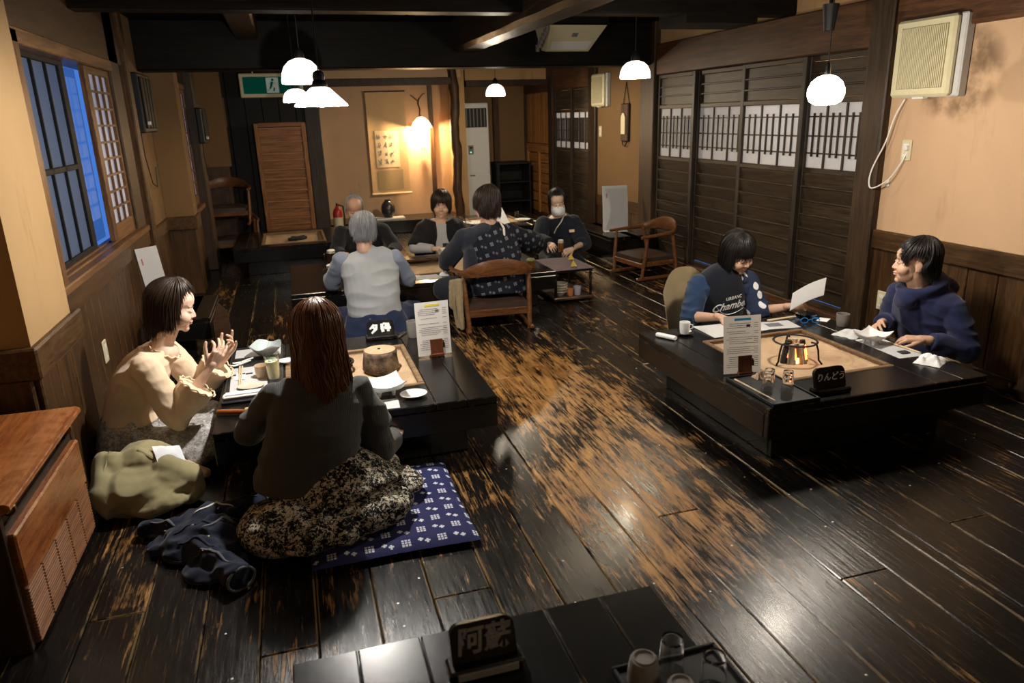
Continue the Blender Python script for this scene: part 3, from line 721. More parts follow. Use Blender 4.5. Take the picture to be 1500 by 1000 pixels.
# ================================================================== THE THINGS
ZT = 0.30
def irori_table(loc, sx, sy, label, hearth=None, group='low black hearth tables', brown=False):
    """low lacquered table, centre loc on the floor; hearth = (x0, x1, y0, y1) in local coordinates"""
    t = empty('hearth_table', (loc[0], loc[1], 0), 0, label, 'table', group); hx, hy = sx/2, sy/2
    top = 'lacquer'
    if hearth is None: hearth_ = (-0.02, 0.02, -0.02, 0.02)
    a0, a1, b0, b1 = hearth if hearth else (-hx+0.3, hx-0.3, 0, 0)
    g = 0.0012
    za, zb = 0.268, ZT
    def tb(x0, x1, y0, y1): MB().bx(x0+g, x1-g, y0+g, y1-g, za, zb, 0.004).build('top_board', top, t)
    ml, mr = (-hx+a0)/2, (hx+a1)/2
    tb(-hx, ml, -hy, hy); tb(ml, a0, -hy, hy); tb(a1, mr, -hy, hy); tb(mr, hx, -hy, hy)
    if hearth:
        tb(a0, a1, -hy, b0); tb(a0, a1, b1, hy)
    else:
        n = max(2, round(sy/0.3))
        for k in range(n): tb(a0, a1, -hy+sy*k/n, -hy+sy*(k+1)/n)
    for x0, x1, y0, y1 in ((-hx+.002, hx-.002, -hy, -hy+0.03), (-hx+.002, hx-.002, hy-0.03, hy), (-hx, -hx+0.03, -hy+0.03, hy-0.03), (hx-0.03, hx, -hy+0.03, hy-0.03)):
        MB().bx(x0, x1, y0, y1, 0.155, 0.2675, 0.004).build('apron', top, t)
    q = 0.12
    for x0, x1, y0, y1 in ((-hx+q, hx-q, -hy+q, -hy+q+0.03), (-hx+q, hx-q, hy-q-0.03, hy-q), (-hx+q, -hx+q+0.03, -hy+q+0.03, hy-q-0.03), (hx-q-0.03, hx-q, -hy+q+0.03, hy-q-0.03)):
        MB().bx(x0, x1, y0, y1, 0.0, 0.16, 0.004).build('plinth', top, t)
    MB().bx(-hx+0.03, hx-0.03, -hy+0.03, hy-0.03, 0.15, 0.158).build('underside', top, t)
    if hearth:
        r = 0.028
        for x0, x1, y0, y1 in ((a0, a1, b0, b0+r), (a0, a1, b1-r, b1), (a0, a0+r, b0+r, b1-r), (a1-r, a1, b0+r, b1-r)):
            MB().bx(x0+g, x1-g, y0+g, y1-g, 0.2, ZT+0.004, 0.004).build('hearth_rim', 'hearth_rim', t)
        for x0, x1, y0, y1 in ((a0+r, a1-r, b0+r, b0+r+0.05), (a0+r, a1-r, b1-r-0.05, b1-r), (a0+r, a0+r+0.05, b0+r, b1-r), (a1-r-0.05, a1-r, b0+r, b1-r)):
            pass
        def f(u, v):
            x = a0+r+(a1-a0-2*r)*u; y = b0+r+(b1-b0-2*r)*v
            e = min(u, 1-u, v, 1-v)
            return (x, y, 0.262+0.022*max(0, 1-e/0.13)**1.5+0.006*noise.noise(V((x*9, y*9, loc[0])))+0.0025*noise.noise(V((x*40, y*40, 3))))
        MB().sheet(f, 36, 36, 0.06).build('ash_bed', 'ash', t, smooth='all')
    return t
TR = (2.395, 3.02); TL = (0.185, 3.57)
irori_table(TR, 1.17, 1.22, 'black lacquered low table at right with glowing charcoal hearth and りんどう sign', (-0.345, 0.295, -0.36, 0.33))
irori_table(TL, 1.21, 1.20, 'black lacquered low table at left with clay pot in its ash hearth', (-0.315, 0.325, -0.33, 0.345))
irori_table((0.34, 0.95), 0.92, 1.10, 'bare black low table in the foreground holding the 阿蘇 sign', None)
irori_table((0.945, 6.05), 2.06, 1.20, 'long black low table in mid room where four people sit', (-0.32, 0.55, -0.28, 0.46))
irori_table((0.0, 8.40), 1.26, 1.20, 'unoccupied dark low table with ash hearth before the reed screen', (-0.36, 0.30, -0.44, 0.42))
irori_table((2.32, 8.62), 1.22, 1.20, 'low table with leftover dishes in front of the floor air conditioner', (-0.3, 0.3, -0.3, 0.3))
irori_table((3.30, 7.30), 0.52, 1.05, 'narrow dark low table against right wall holding a white menu board', None)
irori_table((-0.80, 5.35), 0.40, 0.70, 'small dark low table by the left wall behind the woman in cream', None)

# ---- lamps
def dome_profile(R, H): return [(R, 0), (R*1.0, H*0.12), (R*0.95, H*0.4), (R*0.82, H*0.66), (R*0.58, H*0.87), (R*0.28, H*0.97), (0.025, H)]
def light(name, loc, power, col, rad, parent, kind='POINT', **kw):
    l = bpy.data.lights.new(name, kind); l.energy = power; l.color = col; l.shadow_soft_size = rad
    for k, v in kw.items(): setattr(l, k, v)
    o = bpy.data.objects.new(name, l); COL.objects.link(o); o.location = loc; o.parent = parent; return o
WARM = (1.0, 0.84, 0.62); NEUT = (1.0, 0.90, 0.76); COOL = (1.0, 0.95, 0.88)
def dome_lamp(loc, R, H, power, label, top=ZC, lz=0.020):
    t = empty('pendant_lamp', loc, 0, label, 'lamp', 'hanging glass lamps'); p = dome_profile(R, H)
    inner = [(r-0.004 if r > 0.03 else r, z-0.003) for r, z in p]
    MB().lathe(p+inner[::-1][1:]+[p[0]], n=36).build('shade', 'lamp', t, smooth=True)
    MB().lathe([(0, H-0.02), (0.03, H-0.015), (0.03, H+0.02), (0.016, H+0.05), (0.007, H+0.06), (0, H+0.06)], n=16).build('socket', 'iron', t, smooth=True)
    MB().tube([(0, 0, H+0.055), (0, 0, top-loc[2])], 0.0028, 6).build('cord', 'black_plastic', t)
    MB().lathe([(0, -0.02), (0.045, -0.016), (0.045, 0), (0, 0)], (0, 0, top-loc[2]), 16).build('ceiling_rose', 'black_plastic', t)
    MB().lathe([(0, 0.045), (0.018, 0.05), (0.022, 0.065), (0.016, 0.08), (0.011, 0.09), (0, 0.095)], n=16).build('bulb', 'bulb', t, smooth=True)
    light('bulb_light', (0, 0, lz), power, WARM, 0.022, t)
    return t
dome_lamp((2.42, 5.0, 1.735), 0.108, 0.115, 30, 'white dome lamp hanging before the shuttered doors, nearer of the two right domes')
dome_lamp((0.145, 5.1, 1.74), 0.125, 0.15, 22, 'larger white dome lamp behind the cone lamp, higher of the pair')
dome_lamp((0.12, 6.2, 1.655), 0.10, 0.10, 18, 'smaller white dome lamp behind the cone lamp, lower of the pair')
dome_lamp((2.20, 7.9, 1.715), 0.105, 0.12, 95, 'white dome lamp hanging in front of the floor air conditioner', lz=-0.012)
t = empty('pendant_lamp', (2.52, 3.12, 1.50), 0, 'round white globe lamp hanging above the right hearth table', 'lamp', 'hanging glass lamps')
prof = [(0, 0.008), (0.048, 0.011), (0.074, 0.026), (0.085, 0.054), (0.084, 0.083), (0.07, 0.115), (0.044, 0.137), (0.018, 0.146), (0, 0.147)]
MB().lathe(prof, n=40).build('shade', glow('lit globe glass', (1.0, 0.94, 0.85), 24.0), t, smooth=True)
MB().lathe([(0, 0.14), (0.014, 0.142), (0.012, 0.19), (0.004, 0.205), (0, 0.205)], n=14).build('socket', 'steel', t, smooth=True)
MB().tube([(0, 0, 0.2), (0, 0, ZC-1.5)], 0.0028, 6).build('cord', 'black_plastic', t)
light('globe_light', (0, 0, -0.03), 58, NEUT, 0.085, t)
t = empty('pendant_lamp', (0.165, 3.36, 1.565), 0, 'white cone shade lamp with bare bulb above the left hearth table', 'lamp', 'hanging glass lamps')
pc = [(0.112, 0), (0.110, 0.007), (0.042, 0.072), (0.028, 0.078)]
MB().lathe(pc+[(0.026, 0.074), (0.043, 0.068), (0.106, 0.006), (0.112, 0)], n=40).build('shade', 'lamp_white', t, smooth=True)
MB().lathe([(0, 0.07), (0.03, 0.073), (0.033, 0.085), (0.028, 0.10), (0.023, 0.105), (0.026, 0.118), (0.022, 0.135), (0.010, 0.143), (0, 0.143)], n=20).build('socket', 'iron', t, smooth=True)
MB().tube([(0, 0, 0.14), (0, 0, ZC-1.565)], 0.003, 6).build('cord', 'black_plastic', t)
MB().lathe([(0, -0.03), (0.05, -0.026), (0.055, 0), (0, 0)], (0, 0, ZC-1.565), 16).build('ceiling_rose', 'black_plastic', t)
MB().lathe([(0, -0.004), (0.022, 0.0), (0.033, 0.018), (0.028, 0.042), (0.016, 0.062), (0, 0.066)], n=20).build('bulb', 'bulb', t, smooth=True)
light('bulb_light', (0, 0, -0.030), 115, COOL, 0.026, t)
t = empty('spotlight', (3.21, 4.0, 1.935), 0, 'small black spotlight can fixed below the beam at upper right', 'lamp')
MB().lathe([(0, 0), (0.03, 0.002), (0.048, 0.15), (0, 0.155)], n=20).build('can', 'black_plastic', t, smooth=True)
MB().tube([(0, 0, 0.15), (0.0, 0, ZC-1.935)], 0.012, 8).build('stem', 'black_plastic', t)
dome_lamp((1.35, -0.55, 1.78), 0.11, 0.12, 17, 'added fill lamp with white dome, unseen behind the photographer')  # added out of view as fill for surfaces facing the camera
for yy in (5.0, 7.6, 9.3):  # lamps added out of sight to brighten the door paper from behind
    tt = empty('added_backlight', (XW+0.33, yy, 2.2), 0, 'added unseen tube lamp backlighting the papered doors, over %s' % {5.0: 'the near doors', 7.6: 'the plaster bay', 9.3: 'the far doors'}[yy], 'lamp')
    MB().bx(-0.04, 0.04, -0.3, 0.3, 0.03, 0.14, 0.005).build('housing', 'white_plastic', tt); MB().tube([(0, -0.28, 0.01), (0, 0.28, 0.01)], 0.014, 10).build('tube', 'lamp_white', tt)
    light('backlight', (0, 0, -0.03), 42, (0.92, 0.96, 1.0), 0.06, tt)
# wall sconce in the alcove: paper shade on a forked twig
t = empty('wall_sconce', (1.86, 10.79, 1.08), 0, 'glowing sconce under a woven hood hung from a forked twig in the alcove', 'lamp')
hood = [(0.15, 0.20), (0.145, 0.225), (0.11, 0.29), (0.05, 0.345), (0, 0.355)]
MB().lathe(hood+[(0, 0.35), (0.046, 0.338), (0.106, 0.286), (0.14, 0.225), (0.145, 0.20), (0.15, 0.20)], (0, -0.17, 0.10), 28).build('paper_hood', 'sconce', t, smooth=True)
MB().lathe([(0, 0.20), (0.014, 0.205), (0.022, 0.23), (0.016, 0.26), (0.010, 0.285), (0, 0.29)], (0, -0.17, 0.10), 18).build('bulb', 'bulb', t, smooth=True)
tw = MB(); tw.tube([(0, -0.03, 0.43), (0.015, -0.05, 0.55), (-0.005, -0.03, 0.63), (0.01, -0.03, 0.70)], [0.008, 0.009, 0.010, 0.008], 8); tw.build('twig', 'log', t)
MB().tube([(0.0, -0.03, 0.66), (-0.07, -0.05, 0.72), (-0.11, -0.04, 0.75)], [0.008, 0.007, 0.005], 8).build('twig_fork', 'log', t)
MB().tube([(0.005, -0.03, 0.68), (0.06, -0.04, 0.75), (0.10, -0.03, 0.77)], [0.008, 0.006, 0.004], 8).build('twig_fork', 'log', t)
MB().tube([(0, -0.03, 0.45), (0, -0.16, 0.48), (0, -0.17, 0.44)], 0.004, 6).build('hook', 'iron', t)
MB().box((0.02, -0.10, 0.02), (0.05, 0.05, 0.05), 0.006).build('pendant_block', 'bamboo', t)
MB().tube([(0.02, -0.105, 0.045), (0.01, -0.16, 0.32)], 0.002, 6).build('cord', 'iron', t)
light('sconce_light', (0, -0.17, 0.275), 80, (1.0, 0.72, 0.40), 0.03, t)
# ---- chairs: low wooden armchairs with bent back rail on sled runners
def make_chair(loc, rz, label, group='low wooden armchairs'):
    t = empty('low_armchair', loc, rz, label, 'chair', group)
    rail = []
    for k in range(25):
        a = -0.5*PI+ (k/24-0.5)*PI      # half turn round the back
        u = k/24; s = math.sin(u*PI)
        x = 0.265*math.cos(PI*(1-u)); y = -0.08-0.20*s**0.8
        rail.append((x, y, 0.425+0.055*s**2, 0.018+0.036*max(0, s-0.35)**0.8/0.65, 0.024-0.006*s))
    rail = [(-0.275, 0.20, 0.41, 0.013, 0.022), (-0.278, 0.05, 0.417, 0.014, 0.026)]+rail+[(0.278, 0.05, 0.417, 0.014, 0.026), (0.275, 0.20, 0.41, 0.013, 0.022)]
    vs = []; fs = []; n = len(rail)
    for i, (x, y, z, hh, tt) in enumerate(rail):
        a, b = rail[max(i-1, 0)], rail[min(i+1, n-1)]; d = V((b[0]-a[0], b[1]-a[1], 0)).normalized(); nn = V((-d.y, d.x, 0))
        for q in range(8):
            th = 2*PI*(q+0.5)/8; vs.append(V((x, y, z))+nn*(tt*0.62*math.cos(th)*1.3)+V((0, 0, hh*1.1*math.sin(th))))
    for i in range(n-1):
        for q in range(8): fs.append((i*8+q, i*8+(q+1) % 8, (i+1)*8+(q+1) % 8, (i+1)*8+q))
    fs += [tuple(range(8))[::-1], tuple((n-1)*8+q for q in range(8))]
    MB().add(vs, [f[::-1] for f in fs]).build('back_rail', 'chair', t, smooth=True)
    for s in (-1, 1):
        MB().tube([(s*0.225, -0.235, 0.0), (s*0.235, -0.20, 0.22), (s*0.245, -0.155, 0.425)], [0.017, 0.019, 0.015], 10).build('leg', 'chair', t, smooth=True)
        MB().tube([(s*0.245, 0.17, 0.03), (s*0.262, 0.15, 0.22), (s*0.27, 0.13, 0.412)], [0.015, 0.018, 0.013], 10).build('leg', 'chair', t, smooth=True)
        MB().box((s*0.235, -0.03, 0.017), (0.035, 0.50, 0.030), 0.008).build('runner', 'chair', t)
        MB().box((s*0.232, -0.02, 0.15), (0.025, 0.34, 0.045), 0.006).build('side_rail', 'chair', t)
    MB().box((0, -0.205, 0.135), (0.45, 0.024, 0.055), 0.006).build('seat_rail', 'chair', t)
    MB().box((0, 0.16, 0.14), (0.47, 0.024, 0.05), 0.006).build('seat_rail', 'chair', t)
    def f(u, v):
        a = (u-0.5)*2; b = (v-0.5)*2; return (a*0.215, -0.02+b*0.19, 0.205+0.03*(1-a**4)*(1-b**4))
    MB().sheet(f, 12, 12, 0.045).build('seat_cushion', 'leather', t, smooth=True)
    MB().lathe([(0.006, 0), (0.006, 0.004), (0, 0.005)], (0.02, -0.217, 0.14), 8, Matrix.Rotation(PI/2, 3, 'X')).build('label_stud', 'steel', t)
    return t
ch = make_chair((1.37, 5.20, 0), -3, 'low wooden armchair carrying the person in the kasuri haori')
copy_thing(ch, (3.17, 6.30, 0), 97, 'empty low wooden armchair facing left in front of the shuttered doors')
copy_thing(ch, (-0.70, 9.33, 0), 184, 'low wooden armchair at back left, lower of the two stacked')
copy_thing(ch, (-0.74, 9.30, 0.37), 178, 'low wooden armchair at back left, stacked on top of another')

# ---- foreground cabinet heater at left
t = empty('cabinet_heater', (-1.06, 2.53, 0), 0, 'reddish wooden cabinet heater with slatted lower grille against the left wall', 'heater')
x0, x1, y0, y1 = -0.22, 0.185, -0.36, 0.40
MB().bx(x0, x1-0.02, y0, y0+0.03, 0, 0.47, 0.004).build('side_panel', 'cabinet_dk', t)
MB().bx(x0, x1-0.02, y1-0.03, y1, 0, 0.47, 0.004).build('side_panel', 'cabinet_dk', t)
MB().bx(x0, x0+0.02, y0+0.03, y1-0.03, 0, 0.47).build('back_panel', 'cabinet_dk', t)
tp = MB(); prof = [(x0-0.01, 0.47), (x1-0.01, 0.47), (x1+0.012, 0.474), (x1+0.020, 0.482), (x1+0.018, 0.494), (x1+0.006, 0.502), (x0-0.01, 0.502)]
Mx = Matrix(((1, 0, 0, 0), (0, 0, 1, 0), (0, 1, 0, 0), (0, 0, 0, 1)))
n = len(prof); vs = [V((a, y0-0.008, b)) for a, b in prof]+[V((a, y1+0.008, b)) for a, b in prof]
tp.add(vs, [tuple(range(n)), tuple(range(2*n-1, n-1, -1))]+[(k+n, (k+1) % n+n, (k+1) % n, k) for k in range(n)]); tp.build('top', 'cabinet', t, smooth=True)
MB().bx(x1-0.03, x1, y0+0.03, y1-0.03, 0.21, 0.385, 0.005).build('front_panel', 'cabinet', t)
MB().bx(x1-0.10, x1-0.09, y0+0.03, y1-0.03, 0.38, 0.47).build('vent_recess', 'black_plastic', t)
for k in range(3): MB().bx(x1-0.085+k*0.028, x1-0.08+k*0.028, y0+0.03, y1-0.03, 0.385, 0.435-k*0.012).build('vent_blade', 'cabinet_dk', t)
MB().tube([(x1-0.02, y0+0.06, 0.445), (x1-0.02, y1-0.06, 0.445)], 0.004, 8).build('guide_rod', 'brass', t)
for yy in (y0+0.08, y1-0.07): MB().lathe([(0.02, -0.006), (0.02, 0.006), (0.012, 0.007), (0.012, -0.007), (0.02, -0.006)], (x1-0.02, yy, 0.445), 14, Matrix.Rotation(PI/2, 3, 'X')).build('rod_ring', 'brass', t)
pw = (y1-y0-0.06)/5
gm = wood('louvre wood', (0.14, 0.055, 0.022), (0.30, 0.13, 0.055), 0.45, AY, 3)
for k in range(5):
    a = y0+0.03+pw*k
    MB().bx(x1-0.03, x1-0.012, a+0.002, a+pw-0.002, 0.012, 0.205).build('louvre_back', gm, t)
    s0 = None
    for q in range(17):
        z = 0.018+0.0112*q
        if s0 is None: s0 = MB().box((0, 0, 0), (0.012, pw-0.006, 0.0075), 0.002).build('louvre_slat', gm, t); s0.location = (x1-0.008, a+pw/2, z)
        else: share(s0, (x1-0.008, a+pw/2, z), t)
# ---- appliances and fittings
t = empty('floor_air_conditioner', (2.62, 10.95, 0.0), 0, 'tall white floor standing air conditioner beside the log post', 'air conditioner')
MB().bx(-0.275, 0.275, -0.12, 0.12, 0.0, 1.70, 0.012).build('body', 'white_plastic', t)
MB().bx(-0.24, 0.245, -0.128, -0.115, 1.36, 1.63, 0.0).build('outlet', 'black_plastic', t)
for k in range(9): MB().bx(-0.225+k*0.054, -0.213+k*0.054, -0.134, -0.124, 1.37, 1.62).build('vane', 'grey_ceramic', t)
MB().bx(-0.268, 0.268, -0.126, -0.118, 0.70, 1.33, 0.005).build('front_panel', 'white_plastic', t)
MB().bx(-0.268, 0.268, -0.126, -0.118, 0.06, 0.69, 0.005).build('front_panel', 'white_plastic', t)
MB().bx(-0.05, 0.03, -0.131, -0.125, 0.98, 1.11, 0.003).build('control', 'grey_ceramic', t)
MB().bx(-0.03, 0.01, -0.134, -0.130, 1.06, 1.09).build('display', 'black_plastic', t)
MB().lathe([(0.011, 0), (0.011, 0.004), (0, 0.005)], (-0.015, -0.131, 1.01), 10, Matrix.Rotation(PI/2, 3, 'X')).build('indicator', 'led', t)
MB().bx(-0.04, 0.04, -0.129, -0.124, 0.665, 0.685).build('badge', 'grey_ink', t)
t = empty('black_cabinet', (3.22, 10.85, 0.0), 0, 'low black shelf cabinet right of the floor air conditioner', 'cabinet')
MB().bx(-0.25, 0.25, -0.2, 0.2, 0.0, 0.03, 0.004).build('plinth', 'black_plastic', t)
MB().bx(-0.26, 0.26, -0.22, 0.22, 0.82, 0.85, 0.004).build('top', 'black_plastic', t)
for s in (-0.24, 0.24): MB().box((s, 0, 0.425), (0.025, 0.4, 0.79), 0.003).build('side_panel', 'black_plastic', t)
MB().box((0, 0.19, 0.425), (0.46, 0.02, 0.79)).build('back_panel', 'dark_wall', t)
for z in (0.28, 0.56): MB().box((0, 0, z), (0.455, 0.38, 0.02), 0.003).build('shelf', 'black_plastic', t)
M['panel_slat'] = wood('pale reed panel slat', (0.24, 0.11, 0.045), (0.48, 0.24, 0.10), 0.45, AX, 3)
t = empty('reed_screen_panel', (0.0, 9.72, 0.0), -2, 'brown reed screen panel leaning against the dark boards', 'screen')
Rl = Matrix.Rotation(math.radians(4), 3, 'X')
def leanbox(c, d, ch, nm, mt): 
    MB().box(Rl @ V(c)+V((0, 0, 0.0)), d, ch, Rl).build(nm, mt, t)
for s in (-0.275, 0.275): leanbox((s-0.04, 0, 0.76), (0.05, 0.03, 1.50), 0.004, 'stile', 'panel_v')
for z in (0.03, 1.49): leanbox((-0.04, 0, z), (0.50, 0.03, 0.05), 0.004, 'rail', 'panel')
zs = [0.06]
for k, hgt in enumerate((0.09, 0.13, 0.08, 0.13, 0.08, 0.13, 0.14, 0.12, 0.11, 0.08, 0.14, 0.16)):
    z1 = zs[-1]+hgt; leanbox((-0.04, 0.006, (zs[-1]+z1)/2), (0.498, 0.008, z1-zs[-1]-0.01), 0.002, 'reed_panel', 'panel'); leanbox((-0.04, -0.006, z1), (0.498, 0.014, 0.016), 0.003, 'slat', 'panel_slat'); zs.append(z1)
# hanging scroll
t = empty('hanging_scroll', (1.42, 10.72, 0.0), 0, 'tan hanging scroll with ink writing in the alcove', 'scroll')
sc_cloth = plain('scroll silk', (0.58, 0.38, 0.19), 0.8, var=0.1); sc_paper = plain('aged scroll paper', (0.80, 0.61, 0.37), 0.8, var=0.08)
def wob(x): return 0.004*math.sin(x*20)+0.003*math.sin(x*7+1)
MB().sheet(lambda u, v: (-0.30+0.54*u, wob(-0.30+0.54*u), 0.50+1.38*v), 14, 20, 0).build('silk', sc_cloth, t, smooth=True)
MB().sheet(lambda u, v: (-0.21+0.33*u, wob(-0.21+0.33*u)-0.004, 0.86+0.50*v), 10, 10, 0).build('writing_sheet', sc_paper, t, smooth=True)
MB().sheet(lambda u, v: (-0.21+0.36*u, wob(-0.21+0.36*u)-0.003, 0.55+0.27*v), 10, 6, 0).build('lower_band', plain('olive silk', (0.36, 0.26, 0.13), 0.8), t, smooth=True)
MB().tube([(-0.31, 0, 0.49), (0.26, 0, 0.49)], 0.014, 10).build('roller', 'bamboo', t)
MB().tube([(-0.31, 0, 1.88), (0.25, 0, 1.88)], 0.009, 8).build('rod', 'log', t)
rr = random.Random(3); ink = MB()
for cx in range(3):
    for cz in range(4):
        bx_, bz = -0.16+cx*0.09, 1.28-cz*0.115
        for s in range(4):
            p = [(bx_+rr.uniform(-.03, .03), -0.0075, bz+rr.uniform(-.04, .04)) for _ in range(3)]
            ink.tube(p, [0.004, 0.006, 0.0025], 5, 0.15, upv=(0, 1, 0))
ink.build('ink_strokes', 'grey_ink', t, kind='stuff')
# vase on board
t = empty('vase_board', (1.26, 10.42, 0.17), 0, 'thin pale board under the dark vase on the alcove step', 'board')
MB().bx(-0.16, 0.24, -0.10, 0.10, 0.0, 0.022, 0.003).build('board', 'white_plastic', t); MB().bx(-0.13, 0.21, -0.09, 0.09, 0.0, 0.002).build('foot', 'bamboo', t)
t = empty('vase', (1.28, 10.42, 0.192), 0, 'round dark glazed vase standing in the alcove', 'vase')
MB().lathe([(0, 0), (0.055, 0), (0.085, 0.05), (0.10, 0.11), (0.09, 0.17), (0.06, 0.215), (0.04, 0.23), (0.046, 0.245), (0.038, 0.246), (0.032, 0.23), (0.0, 0.22)], n=28).build('body', 'dark_ceramic', t, smooth=True)
# fire extinguisher
t = empty('fire_extinguisher', (0.56, 10.0, 0.0), 0, 'red fire extinguisher standing beside the alcove post', 'extinguisher')
MB().lathe([(0, 0), (0.058, 0), (0.062, 0.02), (0.062, 0.34), (0.05, 0.39), (0.022, 0.42), (0.022, 0.44), (0, 0.44)], n=20).build('cylinder', 'red', t, smooth=True)
MB().lathe([(0.0628, 0.15), (0.0635, 0.151), (0.0635, 0.29), (0.0628, 0.291)], n=20).build('data_band', 'cream_plastic', t)
MB().box((0, -0.02, 0.465), (0.02, 0.12, 0.014), 0.004).build('lever', 'iron', t); MB().lathe([(0.014, 0.43), (0.014, 0.47), (0, 0.472)], n=10).build('valve', 'black_plastic', t)
MB().tube([(0.02, 0, 0.45), (0.075, -0.02, 0.43), (0.082, -0.02, 0.3), (0.075, -0.02, 0.16)], 0.011, 8).build('hose', 'black_plastic', t, smooth=True)
# exit sign
t = empty('exit_sign', (-0.08, 9.6, 1.80), 2, 'green emergency exit sign with running figure, hung at back left', 'sign')
MB().bx(-0.36, 0.36, 0.0, 0.05, 0.0, 0.27, 0.008).build('housing', 'cream_plastic', t)
MB().bx(-0.32, 0.32, -0.004, 0.0, 0.04, 0.23).build('panel', 'exit_green', t)
MB().bx(-0.06, 0.08, -0.0065, -0.004, 0.05, 0.22).build('doorway', 'exit_white', t)
rn = MB(); rn.lathe([(0, -0.002), (0.016, 0), (0, 0.002)], (0.015, -0.0085, 0.195), 10, Matrix.Rotation(PI/2, 3, 'X'))
for a, b, c in (((0.01, 0.175), (-0.005, 0.13), 0.013), ((-0.005, 0.13), (0.03, 0.105), 0.009), ((0.03, 0.105), (0.02, 0.07), 0.008), ((-0.005, 0.13), (-0.02, 0.095), 0.009), ((-0.02, 0.095), (-0.05, 0.075), 0.008), ((0.01, 0.17), (0.045, 0.15), 0.007), ((0.005, 0.17), (-0.03, 0.15), 0.007)):
    rn.tube([(a[0], -0.0085, a[1]), (b[0], -0.0085, b[1])], c, 6, 0.2)
rn.build('running_figure', 'exit_green', t, kind='stuff')
ar = MB(); ar.prism([(0.11, 0.135), (0.155, 0.175), (0.155, 0.15), (0.25, 0.15), (0.25, 0.12), (0.155, 0.12), (0.155, 0.095)], 0.0, 0.002, Matrix(((1, 0, 0, 0), (0, 0, 1, -0.0065), (0, 1, 0, 0), (0, 0, 0, 1)))); ar.build('arrow', 'exit_green', t)
MB().tube([(-0.2, 0.025, 0.27), (-0.2, 0.025, ZC-1.8)], 0.008, 8).build('hanger', 'cream_plastic', t); MB().tube([(0.2, 0.025, 0.27), (0.2, 0.025, ZC-1.8)], 0.008, 8).build('hanger', 'cream_plastic', t)
# ceiling cassette hung before the beam
t = empty('ceiling_air_conditioner', (2.62, 6.86, 2.035), 0, 'cream suspended air conditioner in front of the main beam', 'air conditioner')
sec = [(-0.21, 0.0, 0.03), (0.21, 0.0, 0.03), (0.27, -0.30, 0.225), (-0.27, -0.30, 0.225)]
vs = [V(p) for p in sec]+[V((-0.22, 0.12, 0.05)), V((0.22, 0.12, 0.05)), V((0.27, 0.12, 0.235)), V((-0.27, 0.12, 0.235))]
MB().add(vs, [(3, 2, 1, 0), (4, 5, 6, 7), (0, 1, 5, 4), (1, 2, 6, 5), (2, 3, 7, 6), (3, 0, 4, 7)]).build('body', 'cream_plastic', t)
MB().bx(-0.29, 0.29, -0.30, 0.115, 0.236, ZC-2.035, 0.004).build('mounting_box', 'black_board', t)
def acp(u, v, dz=0.0): 
    a = V(sec[3]).lerp(V(sec[2]), u); b = V(sec[0]).lerp(V(sec[1]), u); p = a.lerp(b, v); return (p.x, p.y-0.004, p.z-0.006+dz)
MB().sheet(lambda u, v: acp(0.08+0.84*u, 0.60+0.30*v), 2, 2, -0.003).build('louvre', 'white_plastic', t)
MB().sheet(lambda u, v: acp(0.05+0.9*u, 0.08+0.42*v), 2, 2, -0.003).build('intake_grille', 'cream_plastic', t)
MB().sheet(lambda u, v: acp(0.44+0.11*u, 0.26+0.14*v, -0.003), 1, 1, -0.002).build('badge', 'grey_ink', t)
for k in range(6): MB().box((-0.275-0.012, -0.26+k*0.055, 0.20-k*0.028), (0.03, 0.03, 0.06), 0.003).build('side_vane', 'grey_ceramic', t)
t = empty('ceiling_downlight', (1.66, 8.0, 2.18), 0, 'flat ceiling light panel beyond the main beam', 'lamp')
MB().bx(-0.3, 0.22, -0.1, 0.1, 0.0, 0.16, 0.006).build('housing', 'white_plastic', t); MB().bx(-0.27, 0.19, -0.08, 0.08, -0.004, 0.0).build('diffuser', 'cream_plastic', t)
# wall fan units
def wall_unit(loc, label, s=1.0):
    t = empty('wall_fan_unit', loc, 0, label, 'ventilator', 'cream wall ventilators')
    MB().bx(-0.06*s, 0.0, -0.235*s, 0.19*s, -0.215*s, 0.215*s, 0.008).build('back_box', plain('pale grey box', (0.50, 0.49, 0.46), 0.5), t)
    MB().bx(-0.10*s, -0.055*s, -0.20*s, 0.215*s, -0.21*s, 0.21*s, 0.014).build('housing', 'cream_plastic', t)
    MB().bx(-0.104*s, -0.095*s, -0.16*s, 0.165*s, -0.165*s, 0.165*s, 0.0).build('recess', plain('ochre grille back', (0.16, 0.13, 0.05), 0.7), t)
    s0 = None
    for k in range(26):
        y = (-0.158+0.0126*k)*s
        if s0 is None: s0 = MB().box((0, 0, 0), (0.008*s, 0.006*s, 0.326*s)).build('grille_bar', 'cream_plastic', t); s0.location = (-0.107*s, y, 0)
        else: share(s0, (-0.107*s, y, 0), t)
    MB().bx(-0.08*s, -0.04*s, -0.02*s, 0.06*s, -0.222*s, -0.21*s, 0.003).build('switch', 'white_plastic', t)
    return t
wall_unit((XW, 3.56, 1.75), 'square cream wall ventilator with slatted front at upper right')
wall_unit((XW, 8.25, 1.76), 'cream wall ventilator beside the far lattice doors', 0.85)
t = empty('power_cord', (XW, 3.7, 1.5), 0, 'white power cord looping from ventilator down to the wall outlet', 'cord')
cps = [V(q) for q in ((-0.03, 0.02, 0.03), (-0.05, 0.06, -0.07), (-0.06, 0.10, -0.22), (-0.075, 0.165, -0.37), (-0.08, 0.178, -0.46), (-0.075, 0.15, -0.50), (-0.05, 0.05, -0.44), (-0.03, -0.01, -0.34), (-0.012, -0.03, -0.27))]
pts = []
